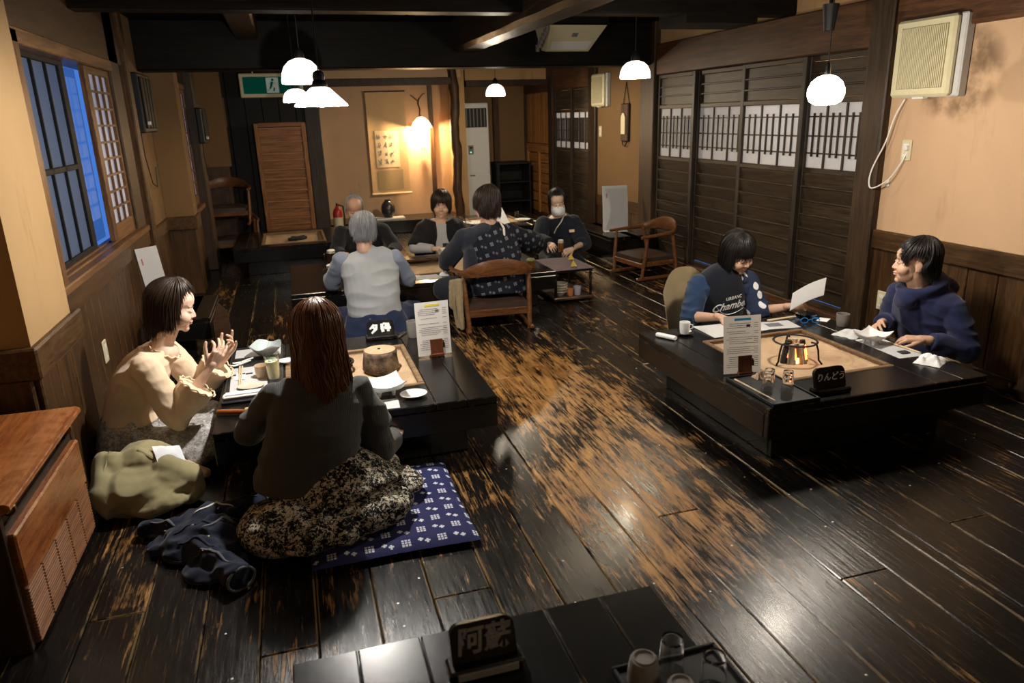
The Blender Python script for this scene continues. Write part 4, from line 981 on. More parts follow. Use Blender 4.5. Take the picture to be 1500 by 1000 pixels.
for i in range(len(cps)-1):
    p0, p1, p2, p3 = cps[max(i-1, 0)], cps[i], cps[i+1], cps[min(i+2, len(cps)-1)]
    for k in range(5): u = k/5; pts.append(0.5*((2*p1)+(p2-p0)*u+(2*p0-5*p1+4*p2-p3)*u*u+(3*p1-p0-3*p2+p3)*u**3))
pts.append(cps[-1]); MB().tube(pts, 0.0045, 7).build('cable', 'white_plastic', t, smooth=True)
MB().box((-0.016, -0.03, -0.25), (0.03, 0.022, 0.03), 0.004).build('plug', 'white_plastic', t)
def plate_fix(nm, loc, label, cat, tog=True):
    t = empty(nm, loc, 0, label, cat)
    MB().bx(-0.010, 0.0, -0.037, 0.037, -0.062, 0.062, 0.004).build('cover_plate', 'cream_plastic', t)
    MB().bx(-0.013, -0.009, -0.02, 0.02, -0.04, 0.04, 0.002).build('inner_plate', 'white_plastic', t)
    MB().bx(-0.016, -0.012, -0.012, 0.012, -0.022, 0.022, 0.002).build('rocker' if tog else 'socket', 'cream_plastic', t)
plate_fix('wall_outlet', (XW, 3.685, 1.235), 'cream wall outlet below the cream ventilator, cord plugged in', 'outlet', False)
plate_fix('wall_switch', (XW-0.006, 3.73, 0.29), 'cream switch plate on the wainscot left of the man in the hoodie', 'switch')
plate_fix('wall_thermostat', (XW, 8.33, 1.30), 'slim white wall switch under the far ventilator', 'switch')
t = empty('wall_hook', (XW, 3.80, 1.03), 0, 'tiny white hook on the plaster edge beside the dark post', 'hook')
MB().bx(-0.012, 0, -0.012, 0.012, -0.02, 0.02, 0.003).build('base', 'white_plastic', t); MB().tube([(-0.012, 0, 0.005), (-0.025, 0, -0.005), (-0.024, 0, 0.012)], 0.003, 6).build('prong', 'white_plastic', t)
t = empty('wall_flower_basket', (XW, 7.62, 1.40), 0, 'dark woven hanging ornament with white paper tag beside the far doors', 'ornament')
MB().box((-0.02, 0, 0), (0.03, 0.18, 0.40), 0.01).build('woven_board', 'log', t)
MB().tube([(-0.01, -0.07, 0.2), (-0.01, 0.0, 0.42), (-0.01, 0.07, 0.2)], 0.005, 6).build('hanging_cord', 'iron', t)
MB().prism([(-0.05, -0.12), (0.05, -0.12), (0.05, 0.06), (0.02, 0.10), (-0.02, 0.10), (-0.05, 0.06)], 0, 0.012, Matrix(((0, 0, -1, -0.037), (1, 0, 0, 0), (0, 1, 0, 0), (0, 0, 0, 1)))).build('paper_tag', 'cream_plastic', t)
MB().tube([(-0.02, -0.06, -0.2), (-0.03, -0.02, -0.25), (-0.03, 0.03, -0.24), (-0.02, 0.06, -0.19)], 0.006, 6).build('loop', 'iron', t)
def black_unit(nm, loc, label, s=1.0):
    t = empty(nm, loc, 0, label, 'heater', 'dark wall units on the left')
    MB().bx(0, 0.07*s, -0.28*s, 0.28*s, -0.22*s, 0.22*s, 0.01).build('housing', 'black_plastic', t)
    for k in range(4): MB().bx(0.07*s, 0.085*s, -0.24*s+k*0.13*s, -0.14*s+k*0.13*s, -0.19*s, 0.19*s, 0.006).build('front_rib', 'dark_wall', t)
    MB().lathe([(0.015, 0), (0.015, 0.02), (0, 0.022)], (0.085*s, -0.22*s, -0.15*s), 10, Matrix.Rotation(PI/2, 3, 'Y')).build('knob', 'white_plastic', t)
    MB().tube([(0.02, -0.2*s, -0.22*s), (0.015, -0.16*s, -0.4*s), (0.012, 0.0, -0.62*s), (0.012, 0.2*s, -0.66*s), (0.012, 0.26*s, -0.5*s)], 0.004, 6).build('cable', 'black_plastic', t)
black_unit('wall_heater_unit', (XL, 6.65, 1.68), 'dark wall unit with white knob right of the big window')
black_unit('wall_heater_unit', (-0.84, 8.58, 1.5), 'smaller dark wall unit past the second window', 0.8)
plate_fix('wall_outlet', (0, 0, 0), 'cream outlet on the wainscot behind the woman in cream', 'outlet', False)
bpy.data.objects['wall_outlet.001'].rotation_euler = (0, 0, PI); bpy.data.objects['wall_outlet.001'].location = (XL+0.008, 4.28, 0.34)
# ================================================================== ON THE TABLES
def plate(nm, loc, r, label, mat='ceramic', depth=0.012, cat='dish', food=None, group=None, sy=1.0):
    t = empty(nm, loc, 0, label, cat, group)
    MB().lathe([(0, 0), (r*0.5, 0), (r*0.55, 0.003), (r, depth), (r*0.99, depth+0.002), (r*0.55, 0.006), (0, 0.005)], n=28, sy=sy).build('body', mat, t, smooth=True)
    if food:
        f = MB(); q = random.Random(len(label))
        for k in range(5):
            a = k*1.3; f.lathe([(0, 0), (0.012, 0.001), (0.013, 0.008), (0.006, 0.014), (0, 0.015)], (math.cos(a)*r*0.3, math.sin(a)*r*0.3, 0.005), 8)
        f.build('food', food, t, smooth=True, kind='stuff')
    return t
def cup(nm, loc, r, h, label, mat, wall=0.003, cat='cup', foot=False, group=None, flip=False):
    t = empty(nm, loc, 0, label, cat, group)
    p = [(0, 0), (r*0.80, 0), (r*0.86, h*0.08), (r*0.97, h*0.55), (r, h), (r-wall, h), (r*0.94-wall, h*0.5), (r*0.8-wall, h*0.1), (0, h*0.07)]
    if flip: p = [(a, h-b) for a, b in p][::-1]
    MB().lathe(p, n=24).build('body', mat, t, smooth=True)
    if flip: MB().lathe([(r*0.62, h-0.001), (r*0.66, h+0.004), (r*0.6, h+0.004), (r*0.56, h-0.001), (r*0.62, h-0.001)], n=24).build('foot_ring', mat, t, smooth=True)
    return t
def sheet(nm, loc, sx, sy, rz, label, mat='paper', cat='paper', curl=0.0, group=None, kind=None):
    t = MB().sheet(lambda u, v: ((u-0.5)*sx, (v-0.5)*sy, 0.0012+curl*((u-0.5)*2)**2*abs(v)), 6, 6, 0.0012).build(nm, mat, None, smooth=True); t.location = loc; t.rotation_euler = (0, 0, math.radians(rz))
    return tag(t, label, cat, group)
def tumbler_flip(loc, label, r=0.026, h=0.082, group='upturned tumblers'):
    t = empty('glass_tumbler', loc, 0, label, 'glass', group)
    MB().lathe([(r, 0), (r*0.86, h*0.9), (r*0.80, h), (0, h), (0, h-0.009), (r*0.74, h-0.009), (r*0.80, h*0.85), (r-0.0022, 0), (r, 0)], n=24).build('body', 'glass', t, smooth=True); return t
def menu(loc, rz, w, h, label, head, lean=8):
    t = empty('menu_stand', loc, rz, label, 'menu')
    R = Matrix.Rotation(math.radians(-lean), 3, 'X')
    MB().box((0.01, -0.012, 0.008), (0.072, 0.05, 0.016), 0.003).build('base', 'menu_wood', t)
    MB().box(V((0.01, -0.024, 0.0))+R @ V((0, 0, 0.05)), (0.068, 0.007, 0.085), 0.002, R).build('front_board', 'menu_wood', t)
    off = V((0, -0.014, 0.006))
    def P(x, z, d=0.0): return off+R @ V((x, -d, z))
    MB().sheet(lambda u, v: P((u-0.5)*w, v*h, 0.003*math.sin(u*3)), 4, 6).build('menu_sheet', 'paper', t, smooth=True)
    def bar(m, x0, x1, z0, z1, d=0.004): m.add([P(x0, z0, d), P(x1, z0, d), P(x1, z1, d), P(x0, z1, d)], [(0, 1, 2, 3)])
    q = random.Random(int(w*1000)+len(label)); ln = MB()
    b = MB(); bar(b, -w*0.22, w*0.22, h*0.915, h*0.955); b.build('heading_band', head, t)
    z = h*0.86
    while z > h*0.10:
        x = -w*0.42+q.choice((0, 0.012)); ext = q.uniform(0.05, 0.36)*w
        if q.random() < 0.86:
            while x < ext:
                l = q.uniform(0.002, 0.005); bar(ln, x, x+l, z, z+q.uniform(0.0022, 0.0034)); x += l+0.0016
            bar(ln, w*0.30, w*0.42, z, z+0.002)
        z -= h*0.034
    ln.build('printed_lines', 'ink', t, kind='stuff')
    p = MB(); bar(p, w*0.24, w*0.31, h*0.12, h*0.22); bar(p, w*0.26, w*0.29, h*0.22, h*0.255); p.build('bottle_picture', 'ink', t)
    p = MB(); bar(p, w*0.10, w*0.2, h*0.80, h*0.845); p.build('small_picture', 'grey_ink', t)
    return t
BR = lambda pts, r0=0.008: pts
def table_sign(loc, w, h, label, text=None, strokes=None, shear=0.0, size=0.05, bold=0.002, lean=10, rz=0, dim=False):
    t = empty('table_sign', loc, rz, label, 'sign', None)
    MB().box((0, 0, 0.013), (w*1.16, 0.062, 0.026), 0.006).build('base', 'lacquer', t)
    R = Matrix.Rotation(math.radians(-lean), 3, 'X'); r = h*0.28; poly = []
    for cx, cz, a0 in ((w/2-r, h-r, 0), (-w/2+r, h-r, 90)):
        for k in range(7): a = math.radians(a0+15*k); poly.append((cx+r*math.cos(a), cz+r*math.sin(a)))
    poly += [(-w/2, 0), (w/2, 0)]
    Mx = Matrix.Translation((0, 0.004, 0.022)) @ R.to_4x4() @ Matrix(((1, 0, 0, 0), (0, 0, -1, 0.009), (0, 1, 0, 0), (0, 0, 0, 1)))
    MB().prism(poly, 0.0, 0.018, Mx).build('tablet', 'lacquer', t)
    mat = 'sign_dim' if dim else 'white_paint'
    if text:
        me = text_mesh(text, size, bold, shear, 0.0008)
        place_mesh(me, 'lettering', mat, t, Mx @ Matrix.Translation((0, h*0.5, 0.0192)))
    if strokes:
        for ch in strokes:
            m = MB()
            for st in ch:
                pts = [Mx @ V((x*w, h*0.5+y*h, 0.0185)) for x, y, rr in st]; m.tube(pts, [rr for *_, rr in st], 8, 0.22, upv=tuple((Mx.to_3x3() @ V((0, 0, 1)))))
            m.build('brush_character', mat, t, kind='stuff')
    return t
M['sign_dim'] = plain('worn grey brush paint', (0.17, 0.165, 0.16), 0.7, var=0.4, vscale=120)
def tray(loc, sx, sy, rz, label, mat='black_plastic', lip=0.014):
    t = empty('serving_tray', loc, rz, label, 'tray')
    MB().bx(-sx/2, sx/2, -sy/2, sy/2, 0, 0.006, 0.002).build('base', mat, t)
    for x0, x1, y0, y1 in ((-sx/2, sx/2, -sy/2, -sy/2+.008), (-sx/2, sx/2, sy/2-.008, sy/2), (-sx/2, -sx/2+.008, -sy/2+.008, sy/2-.008), (sx/2-.008, sx/2, -sy/2+.008, sy/2-.008)):
        MB().bx(x0, x1, y0, y1, 0.003, lip, 0.002).build('rim', mat, t)
    return t
def stick(nm, a, b, r, label, mat='bamboo', cat='chopsticks', pair=False):
    a, b = V(a), V(b); c = (a+b)/2; t = empty(nm, c, 0, label, cat)
    d = (b-a).cross(V((0, 0, 1))).normalized()*0.006
    for s in ((-1, 1) if pair else (0,)): MB().tube([a-c+d*s, b-c+d*s*0.6], [r, r*0.6], 8).build('stick', mat, t)
    return t
def crumple(nm, loc, sx, sy, h, label, mat='napkin', cat='napkin', seed=1, rz=0):
    def f(u, v):
        x, y = (u-0.5)*sx, (v-0.5)*sy; n = noise.noise(V((u*3.1+seed, v*3.1, seed)))*0.7+noise.noise(V((u*7+seed, v*7, seed)))*0.35
        e = 1-max(abs(u-.5), abs(v-.5))*2
        return (x*(1+0.15*noise.noise(V((v*4, seed, 1)))), y*(1+0.15*noise.noise(V((u*4, seed, 2)))), 0.002+h*max(0.0, min(1, e*2.2))*(0.55+0.9*n) if e > 0 else 0.002)
    def g(u, v): p = f(u, v); return (p[0], p[1], max(0.002, p[2]))
    t = MB().sheet(g, 16, 16, 0.0015).build(nm, mat, None, smooth=True); t.location = loc; t.rotation_euler = (0, 0, math.radians(rz)); return tag(t, label, cat)
def foot_bowl(loc, s, rz, label, mat='ceramic', h=0.05, food=None):
    """square bowl with pinched corners on four feet"""
    t = empty('square_bowl', loc, rz, label, 'bowl')
    def f(u, v):
        a, b = (u-.5)*2, (v-.5)*2; r = max(abs(a), abs(b)); cn = (a*a)*(b*b)
        return (a*s/2, b*s/2, 0.022+h*(r**2.4)*(0.62+0.38*cn))
    MB().sheet(f, 16, 16, 0.005).build('body', mat, t, smooth=True)
    for a in (-1, 1):
        for b in (-1, 1): MB().tube([(a*s*0.2, b*s*0.2, 0.0), (a*s*0.19, b*s*0.19, 0.026)], [0.006, 0.012], 8).build('foot', mat, t, smooth=True)
    if food: MB().lathe([(0, 0), (0.02, 0.002), (0.018, 0.012), (0, 0.018)], (0, 0, 0.02), 10).build('food', food, t, smooth=True)
    return t
Z = ZT+0.0005
# ---- right table
table_sign((2.175, 2.485, Z), 0.155, 0.09, 'black table sign with brushed white りんどう at the front of right table', 'りんどう', None, 0.25, 0.0375, 0.0005, 17)
menu((1.955, 2.835, Z), -9, 0.185, 0.275, 'white menu sheet with blue heading in wooden stand on the right table', 'blue_ink')
tray((1.955, 2.60, Z), 0.235, 0.36, 0, 'black serving tray holding upturned tumblers at near corner of right table')
for k, (dx, dy, lb) in enumerate(((0.02, -0.085, 'nearest of the four'), (-0.045, -0.035, 'leftmost of the four'), (0.065, -0.025, 'rightmost of the four'), (0.005, 0.025, 'farthest of the four'))):
    tumbler_flip((1.955+dx, 2.60+dy, Z+0.0065), 'upturned glass tumbler on the black tray, '+lb)
crumple('crumpled_wrapper', (1.99, 2.735, Z+0.006), 0.06, 0.05, 0.035, 'crumpled beige wrapper on black tray below the blue-headed menu', plain('beige tissue', (0.58, 0.42, 0.27), 0.8), 'wrapper', 4)
stick('disposable_chopsticks', (1.856, 2.735, Z+0.017), (1.868, 2.45, Z+0.017), 0.004, 'pale bamboo chopsticks along the left rim of the black tray', pair=False)
t = plate('saucer', (2.03, 3.50, Z), 0.05, 'small dark saucer under white coffee cup, back left of right table', 'dark_ceramic')
t = cup('coffee_cup', (2.03, 3.50, Z+0.007), 0.030, 0.066, 'small white coffee cup on dark saucer, back left of right table', 'ceramic')
MB().tube([(0.029, -0.004, 0.05), (0.045, -0.008, 0.046), (0.046, -0.009, 0.03), (0.028, -0.004, 0.018)], 0.004, 8).build('handle', 'ceramic', t, smooth=True)
t = empty('rolled_towel', (1.90, 3.47, Z), -62, 'white rolled hand towel at back left corner of right table', 'towel')
MB().lathe([(0, -0.06), (0.014, -0.06), (0.0155, -0.05), (0.0150, 0.0), (0.0155, 0.05), (0.014, 0.06), (0, 0.06)], (0, 0, 0.0125), 14, Matrix.Rotation(PI/2, 3, 'Y'), 0.8, 1.2).build('roll', 'napkin', t, smooth=True)
sheet('newspaper_sheet', (2.32, 3.50, Z), 0.36, 0.22, 4, 'large white paper sheet under the arms of woman in printed sweatshirt', curl=0.01)
sheet('paper_placemat', (2.60, 3.47, Z), 0.24, 0.15, -8, 'white paper placemat right of the reading woman\'s papers')
MB().bx(-0.05, 0.04, -0.03, 0.035, 0.0005, 0.0012).build('printed_photo', 'grey_ink', bpy.data.objects['paper_placemat']).location = (0, 0, 0.0012)
stick('pale_chopsticks', (2.60, 3.535, Z+0.012), (2.84, 3.565, Z+0.008), 0.005, 'pale wooden chopsticks lying right of the reading woman\'s papers', pair=True)
t = empty('clip', (2.40, 3.42, Z+0.003), 20, 'small black clip on the reading woman\'s papers', 'clip'); MB().box((0, 0, 0.006), (0.05, 0.02, 0.012), 0.004).build('body', 'black_plastic', t); MB().tube([(-0.01, 0, 0.01), (-0.014, 0.0, 0.03), (0.006, 0, 0.036), (0.01, 0, 0.012)], 0.003, 6).build('lever', 'steel', t)
t = empty('glass_ashtray', (2.83, 3.50, Z), 10, 'square dark blue glass ashtray at back right of right table', 'ashtray')
MB().sheet(lambda u, v: ((u-.5)*.10, (v-.5)*.08, 0.010+0.030*max(abs(u-.5), abs(v-.5))**3*8), 10, 10, 0.008).build('body', 'blue_glass', t, smooth=True)
t = empty('spectacles', (2.80, 3.42, Z), -15, 'blue framed spectacles lying on the right table by the ashtray', 'glasses')
for s in (-1, 1):
    MB().tube([(s*0.033+0.022*math.cos(a*PI/6), 0.002, 0.02+0.016*math.sin(a*PI/6)) for a in range(13)], 0.002, 6).build('rim', 'blue_ink', t); MB().tube([(s*0.056, 0, 0.024), (s*0.052, 0.06, 0.014), (s*0.045, 0.10, 0.004)], 0.0018, 6).build('temple', 'blue_ink', t)
MB().tube([(-0.011, 0.002, 0.022), (0, 0, 0.026), (0.011, 0.002, 0.022)], 0.002, 6).build('bridge', 'blue_ink', t)
sheet('folded_napkin', (2.925, 3.46, Z), 0.08, 0.06, 35, 'small folded white napkin behind the grey tea cup', 'napkin', 'napkin')
cup('tea_cup', (2.935, 3.315, Z), 0.036, 0.072, 'dark grey stoneware tea cup at back right of right table', 'grey_ceramic', 0.004)
crumple('paper_dish', (2.855, 3.16, Z), 0.15, 0.13, 0.024, 'white paper lined dish left of the white footed bowl', 'paper', 'dish', 7, 20)
foot_bowl((2.845, 2.985, Z+0.002), 0.14, 15, 'grey white footed bowl with pinched corners before man in hoodie', 'ceramic', 0.05, 'green')
sheet('table_mat', (2.875, 2.90, Z), 0.15, 0.33, -3, 'white paper mat in front of the man in hoodie')
MB().bx(-0.02, 0.03, -0.12, -0.08, 0.0014, 0.008, 0.002).build('seaweed_square', 'ink', bpy.data.objects['table_mat'])
stick('wooden_chopsticks', (2.93, 2.95, Z+0.006), (2.94, 2.76, Z+0.006), 0.004, 'wooden chopsticks on the mat of the man in hoodie', pair=True)
crumple('crumpled_napkins', (2.885, 2.645, Z), 0.14, 0.12, 0.04, 'crumpled white napkins at right front of right table', 'napkin', 'napkin', 3, 30)
# iron trivet and charcoal
ZA = 0.268
t = empty('iron_trivet', (2.365, 2.985, ZA-0.004), 0, 'round black iron trivet over the charcoal in right hearth', 'trivet')
MB().tube([(0.105*math.cos(a*PI/20), 0.105*math.sin(a*PI/20), 0.108) for a in range(41)], 0.0065, 8, 0.6, cap=False).build('ring', 'iron', t, smooth=True)
for k in range(3):
    a = math.radians(195+120*k); c, s = math.cos(a), math.sin(a)
    MB().tube([(0.075*c, 0.075*s, 0.108), (0.10*c, 0.10*s, 0.105), (0.112*c, 0.112*s, 0.07), (0.118*c, 0.118*s, 0.02), (0.135*c, 0.135*s, 0.0)], 0.0048, 8).build('leg', 'iron', t, smooth=True)
rr = random.Random(8)
t0 = [(-0.068, -0.01, 0.11, 10, 0), (-0.04, -0.035, 0.10, 25, 1), (-0.012, -0.03, 0.105, -5, 2), (0.022, -0.045, 0.10, 12, 1), (0.05, -0.02, 0.115, -20, 0), (0.01, 0.02, 0.12, 4, 2), (-0.03, 0.03, 0.11, 30, 0), (0.045, 0.03, 0.10, 60, 1)]
lbs = ('black charcoal stick at left edge of the fire', 'half ashed charcoal stick left of fire centre', 'glowing charcoal stick at front centre of the fire', 'pale ashed charcoal stick right of fire centre', 'black charcoal stick at right edge of the fire', 'glowing charcoal stick at the heart of the fire', 'black charcoal stick at back left of the fire', 'ashed charcoal stick at back right of the fire')
grey_ash = plain('ashed charcoal', (0.40, 0.34, 0.28), 0.9, var=0.25, vscale=50, bump=0.5)
for (dx, dy, hh, tw_, kd), lb in zip(t0, lbs):
    t = empty('charcoal_stick', (2.365+dx, 2.985+dy, ZA-0.008), tw_, lb+', right hearth', 'charcoal', 'burning charcoal sticks')
    nseg = 5; pts = []
    lean = V((-dx, -dy, 0))*0.35
    rad = rr.uniform(0.016, 0.022)
    cut = (0.45, 0.35, 0.3)[kd]
    def ctr(f): return V((lean.x*f, lean.y*f, hh*f))
    MB().tube([ctr(0), ctr(cut)], [rad*1.05, rad], 6).build('lower_end', ('charcoal', grey_ash, 'ember_hot')[kd], t)
    MB().tube([ctr(cut), ctr(1)], [rad, rad*0.85], 6).build('upper_end', ('charcoal', 'charcoal', grey_ash)[kd] if kd != 1 else grey_ash, t)
    if kd != 2: MB().tube([ctr(cut*0.7)+V((rad*0.35, -rad*0.5, 0)), ctr(0.8)+V((rad*0.3, -rad*0.35, 0))], [rad*0.62, rad*0.5], 6).build('glowing_face', 'ember', t)
light('ember_light', (2.365, 2.965, ZA+0.05), 1.2, (1.0, 0.35, 0.1), 0.04, bpy.data.objects['iron_trivet']); bpy.data.objects['ember_light'].location = (0, 0, 0.05)
# ---- left table
ST = [[[(-0.24, 0.26, .004), (-0.30, 0.08, .008), (-0.40, -0.04, .004)], [(-0.27, 0.16, .007), (-0.14, 0.18, .008), (-0.17, -0.06, .009), (-0.34, -0.34, .005)], [(-0.27, 0.04, .006), (-0.22, -0.04, .007)]],
      [[(0.06, 0.26, .008), (0.05, -0.05, .009), (0.08, -0.30, .009)], [(0.10, 0.24, .007), (0.20, 0.24, .008), (0.17, 0.02, .006), (0.10, -0.02, .006)], [(0.28, 0.28, .008), (0.27, 0.0, .008), (0.27, -0.30, .008)], [(0.16, 0.10, .006), (0.34, 0.12, .007)], [(0.14, -0.08, .006), (0.38, -0.06, .008)]]]
table_sign((0.405, 4.07, Z), 0.155, 0.085, 'black table sign with two brushed white characters beside the clay pot', None, ST, lean=17)
menu((0.635, 3.66, Z), 3, 0.18, 0.285, 'white menu sheet with yellow heading in wooden stand on the left table', 'yellow_ink', 5)
t = cup('tea_tumbler', (0.585, 4.04, Z), 0.037, 0.095, 'grey speckled tumbler behind the yellow-headed menu', 'grey_ceramic', 0.004)
t = empty('charcoal_tongs', (0.525, 4.10, Z), 60, 'thin metal tongs lying at the back edge of the left table', 'tongs')
for s in (-1, 1): MB().tube([(-0.06, s*0.004, 0.005), (0.06, s*0.007, 0.005)], 0.003, 6).build('prong', 'steel', t)
t = empty('clay_pot', (0.345, 3.615, ZA-0.004), 10, 'charred clay pot with pale lid standing in left hearth ash', 'pot')
pm = MB(); pr = [(0, 0), (0.082, 0.0), (0.092, 0.02), (0.088, 0.05), (0.084, 0.09), (0.086, 0.108), (0.078, 0.112)]
pm.lathe(pr, n=40); pm.v = [tuple(V(p)+V((p[0], p[1], 0)).normalized()*(0.007*noise.noise(V(p)*28)) if abs(p[0])+abs(p[1]) > 1e-5 else p) for p in pm.v]
pm.build('body', 'stone', t, smooth='all')
MB().lathe([(0.0, 0.106), (0.05, 0.108), (0.079, 0.110), (0.079, 0.116), (0.05, 0.120), (0, 0.121)], n=36).build('lid', 'ash', t, smooth=True)
MB().lathe([(0, 0.12), (0.008, 0.121), (0.008, 0.124), (0, 0.126)], (-0.005, -0.005, 0), 10).build('lid_knob', 'charcoal', t, smooth=True)
t = empty('iron_ring', (0.125, 3.68, ZA+0.004), 0, 'black iron ring lying in left hearth beside the long haired woman', 'trivet')
MB().tube([(0.085*math.cos(a*PI/18), 0.085*math.sin(a*PI/18), 0.045) for a in range(37)], 0.007, 8, cap=False).build('ring', 'iron', t, smooth=True)
for k in range(3): a = 0.5+k*2.094; MB().tube([(0.085*math.cos(a), 0.085*math.sin(a), 0.045), (0.09*math.cos(a), 0.09*math.sin(a), 0.0)], 0.006, 6).build('leg', 'iron', t)
foot_bowl((0.31, 3.17, Z+0.002), 0.165, 8, 'white square footed bowl at the front of the left table', 'ceramic', 0.055)
sheet('paper_mat', (0.285, 3.045, Z), 0.14, 0.115, -3, 'small white paper mat in front of the square footed bowl')
plate('round_dish', (0.43, 3.10, Z), 0.062, 'small round white dish right of the square footed bowl', 'ceramic', 0.014, sy=0.9)
tray((-0.272, 3.72, Z), 0.266, 0.86, 0, 'long black tray at left end of the left table before the woman in cream', 'black_plastic', 0.012)
ZB = Z+0.0065
sheet('white_placemat', (-0.30, 3.62, ZB), 0.17, 0.36, 2, 'white paper placemat under chopsticks on the long black tray')
sheet('white_sheet', (-0.268, 4.05, ZB), 0.235, 0.15, 0, 'white paper sheet at far end of the long black tray')
t = empty('glass_bowl', (-0.225, 3.96, ZB+0.002), 0, 'frosted wavy glass bowl with green leaves on the long black tray', 'bowl')
wv = MB(); nn_ = 36
def gb(u, v):
    a = u*2*PI; r = 0.018+0.067*v; return (r*math.cos(a), r*math.sin(a), 0.005+0.06*v**1.6*(1+0.16*v*math.sin(a*4)))
wv.sheet(gb, 36, 8, 0.003); wv.build('body', 'dish_glass', t, smooth=True)
lf = MB()
for k in range(6): a = k*1.05; lf.lathe([(0, 0), (0.014, 0.002), (0.010, 0.006), (0, 0.008)], (0.02*math.cos(a), 0.02*math.sin(a), 0.018+0.003*k), 7, None, 1.4, 0.7)
lf.build('salad_leaves', 'green', t, smooth=True, kind='stuff')
for k, (x, y, l) in enumerate(((-0.345, 3.88, 'farther of the two'), (-0.355, 3.84, 'nearer of the two'))):
    t = empty('china_spoon', (x, y, ZB), 12, 'white china spoon by the glass bowl, '+l, 'spoon', 'white china spoons')
    MB().sheet(lambda u, v: ((u-.5)*0.05-0.02, (v-.5)*0.028*(1-abs(u-.5)*0.8), 0.004+0.012*((u-.5)**2+(v-.5)**2)), 8, 8, 0.002).build('bowl', 'ceramic', t, smooth=True)
    MB().tube([(0.0, 0, 0.007), (0.035, 0.004, 0.014), (0.06, 0.006, 0.018)], [0.006, 0.005, 0.004], 8).build('handle', 'ceramic', t, smooth=True)
plate('sauce_dish', (-0.125, 3.80, ZB), 0.038, 'small white sauce dish near the lemon drink', 'ceramic', 0.014)
stick('chopstick_pair', (-0.345, 3.80, ZB+0.008), (-0.335, 3.50, ZB+0.008), 0.0045, 'bamboo chopsticks in paper sleeve before the woman in cream', pair=True)
MB().bx(-0.022, 0.022, -0.05, 0.05, -0.005, -0.003).build('paper_sleeve', 'napkin', bpy.data.objects['chopstick_pair'])
t = empty('chopstick_rest', (-0.335, 3.685, ZB+0.001), 2, 'black chopstick rest on the white placemat', 'rest'); MB().box((0, 0, 0.0015), (0.10, 0.016, 0.003), 0.001).build('bar', 'black_plastic', t); MB().box((0, 0, 0.004), (0.03, 0.018, 0.003), 0.001).build('saddle', 'black_plastic', t)
cup('cream_cup', (-0.235, 3.615, ZB), 0.034, 0.062, 'cream coloured cup left of the lemon drink', plain('beige cup glaze', (0.62, 0.47, 0.31), 0.35), 0.004)
t = empty('lemon_drink', (-0.18, 3.56, ZB), 0, 'tall glass of pale yellow lemon drink beside long haired woman', 'glass')
MB().lathe([(0, 0), (0.028, 0), (0.036, 0.125), (0.0345, 0.125), (0.027, 0.006), (0, 0.006)], n=24).build('tumbler', 'glass', t, smooth=True)
MB().lathe([(0, 0.007), (0.0262, 0.007), (0.0322, 0.095), (0, 0.095)], n=24).build('drink', 'lemonade', t, smooth=True)
for k in range(3): MB().box((0.012*math.cos(k*2.1), 0.012*math.sin(k*2.1), 0.096), (0.018, 0.018, 0.016), 0.003, k*25).build('ice_cube', 'dish_glass', t)
MB().lathe([(0, 0), (0.016, 0.001), (0.012, 0.004), (0, 0.006)], (0.004, 0.006, 0.104), 8, None, 1.3, 0.8).build('mint_leaf', 'green', t)
plate('oval_dish', (-0.285, 3.475, ZB), 0.062, 'cream oval dish at near end of the white placemat', 'cream_ceramic', 0.010, sy=0.75)
t = empty('folded_towel', (-0.315, 3.36, ZB), 2, 'folded white hand towel at near end of the long black tray', 'towel'); MB().box((0, 0, 0.009), (0.175, 0.045, 0.018), 0.007).build('folded_cloth', 'napkin', t); MB().box((0.005, 0.003, 0.020), (0.16, 0.038, 0.006), 0.003).build('top_fold', 'napkin', t)
t = empty('charcoal_shovel', (-0.33, 3.155, Z), -20, 'tool with orange brown wooden handle at near left of the left table', 'tool')
MB().tube([(-0.085, 0, 0.013), (0.0, 0, 0.014), (0.07, 0, 0.013)], [0.0115, 0.0125, 0.0105], 12).build('handle', 'tool_wood', t, smooth=True)
MB().tube([(0.07, 0, 0.013), (0.085, 0, 0.013)], 0.008, 10).build('ferrule', 'brass', t); MB().box((0.105, 0, 0.008), (0.05, 0.03, 0.004), 0.001).build('blade', 'steel', t)
t = empty('key_bunch', (-0.26, 3.075, Z), 15, 'bunch of metal keys beside the orange brown handle', 'keys')
MB().tube([(0.012*math.cos(a*PI/8), 0.012*math.sin(a*PI/8), 0.006) for a in range(17)], 0.0015, 5).build('ring', 'steel', t)
for k in range(4):
    a = k*1.2+0.5; m = MB(); R = Matrix.Rotation(a, 3, 'Z'); m.box(R @ V((0.03, 0, 0.004+k*0.002)), (0.028, 0.006, 0.002), 0, R); m.lathe([(0, -0.001), (0.009, -0.001), (0.009, 0.001), (0, 0.001)], R @ V((0.014, 0, 0.004+k*0.002)), 8); m.build('key', 'brass' if k % 2 else 'steel', t, kind='stuff')
sheet('paper_napkin', (-0.215, 3.235, Z), 0.09, 0.085, -6, 'white paper napkin between towel and orange brown handle', 'napkin', 'napkin')
stick('spare_chopsticks', (-0.30, 3.20, Z+0.006), (-0.16, 3.185, Z+0.006), 0.004, 'pale chopsticks over the napkin near the long haired woman', pair=True)
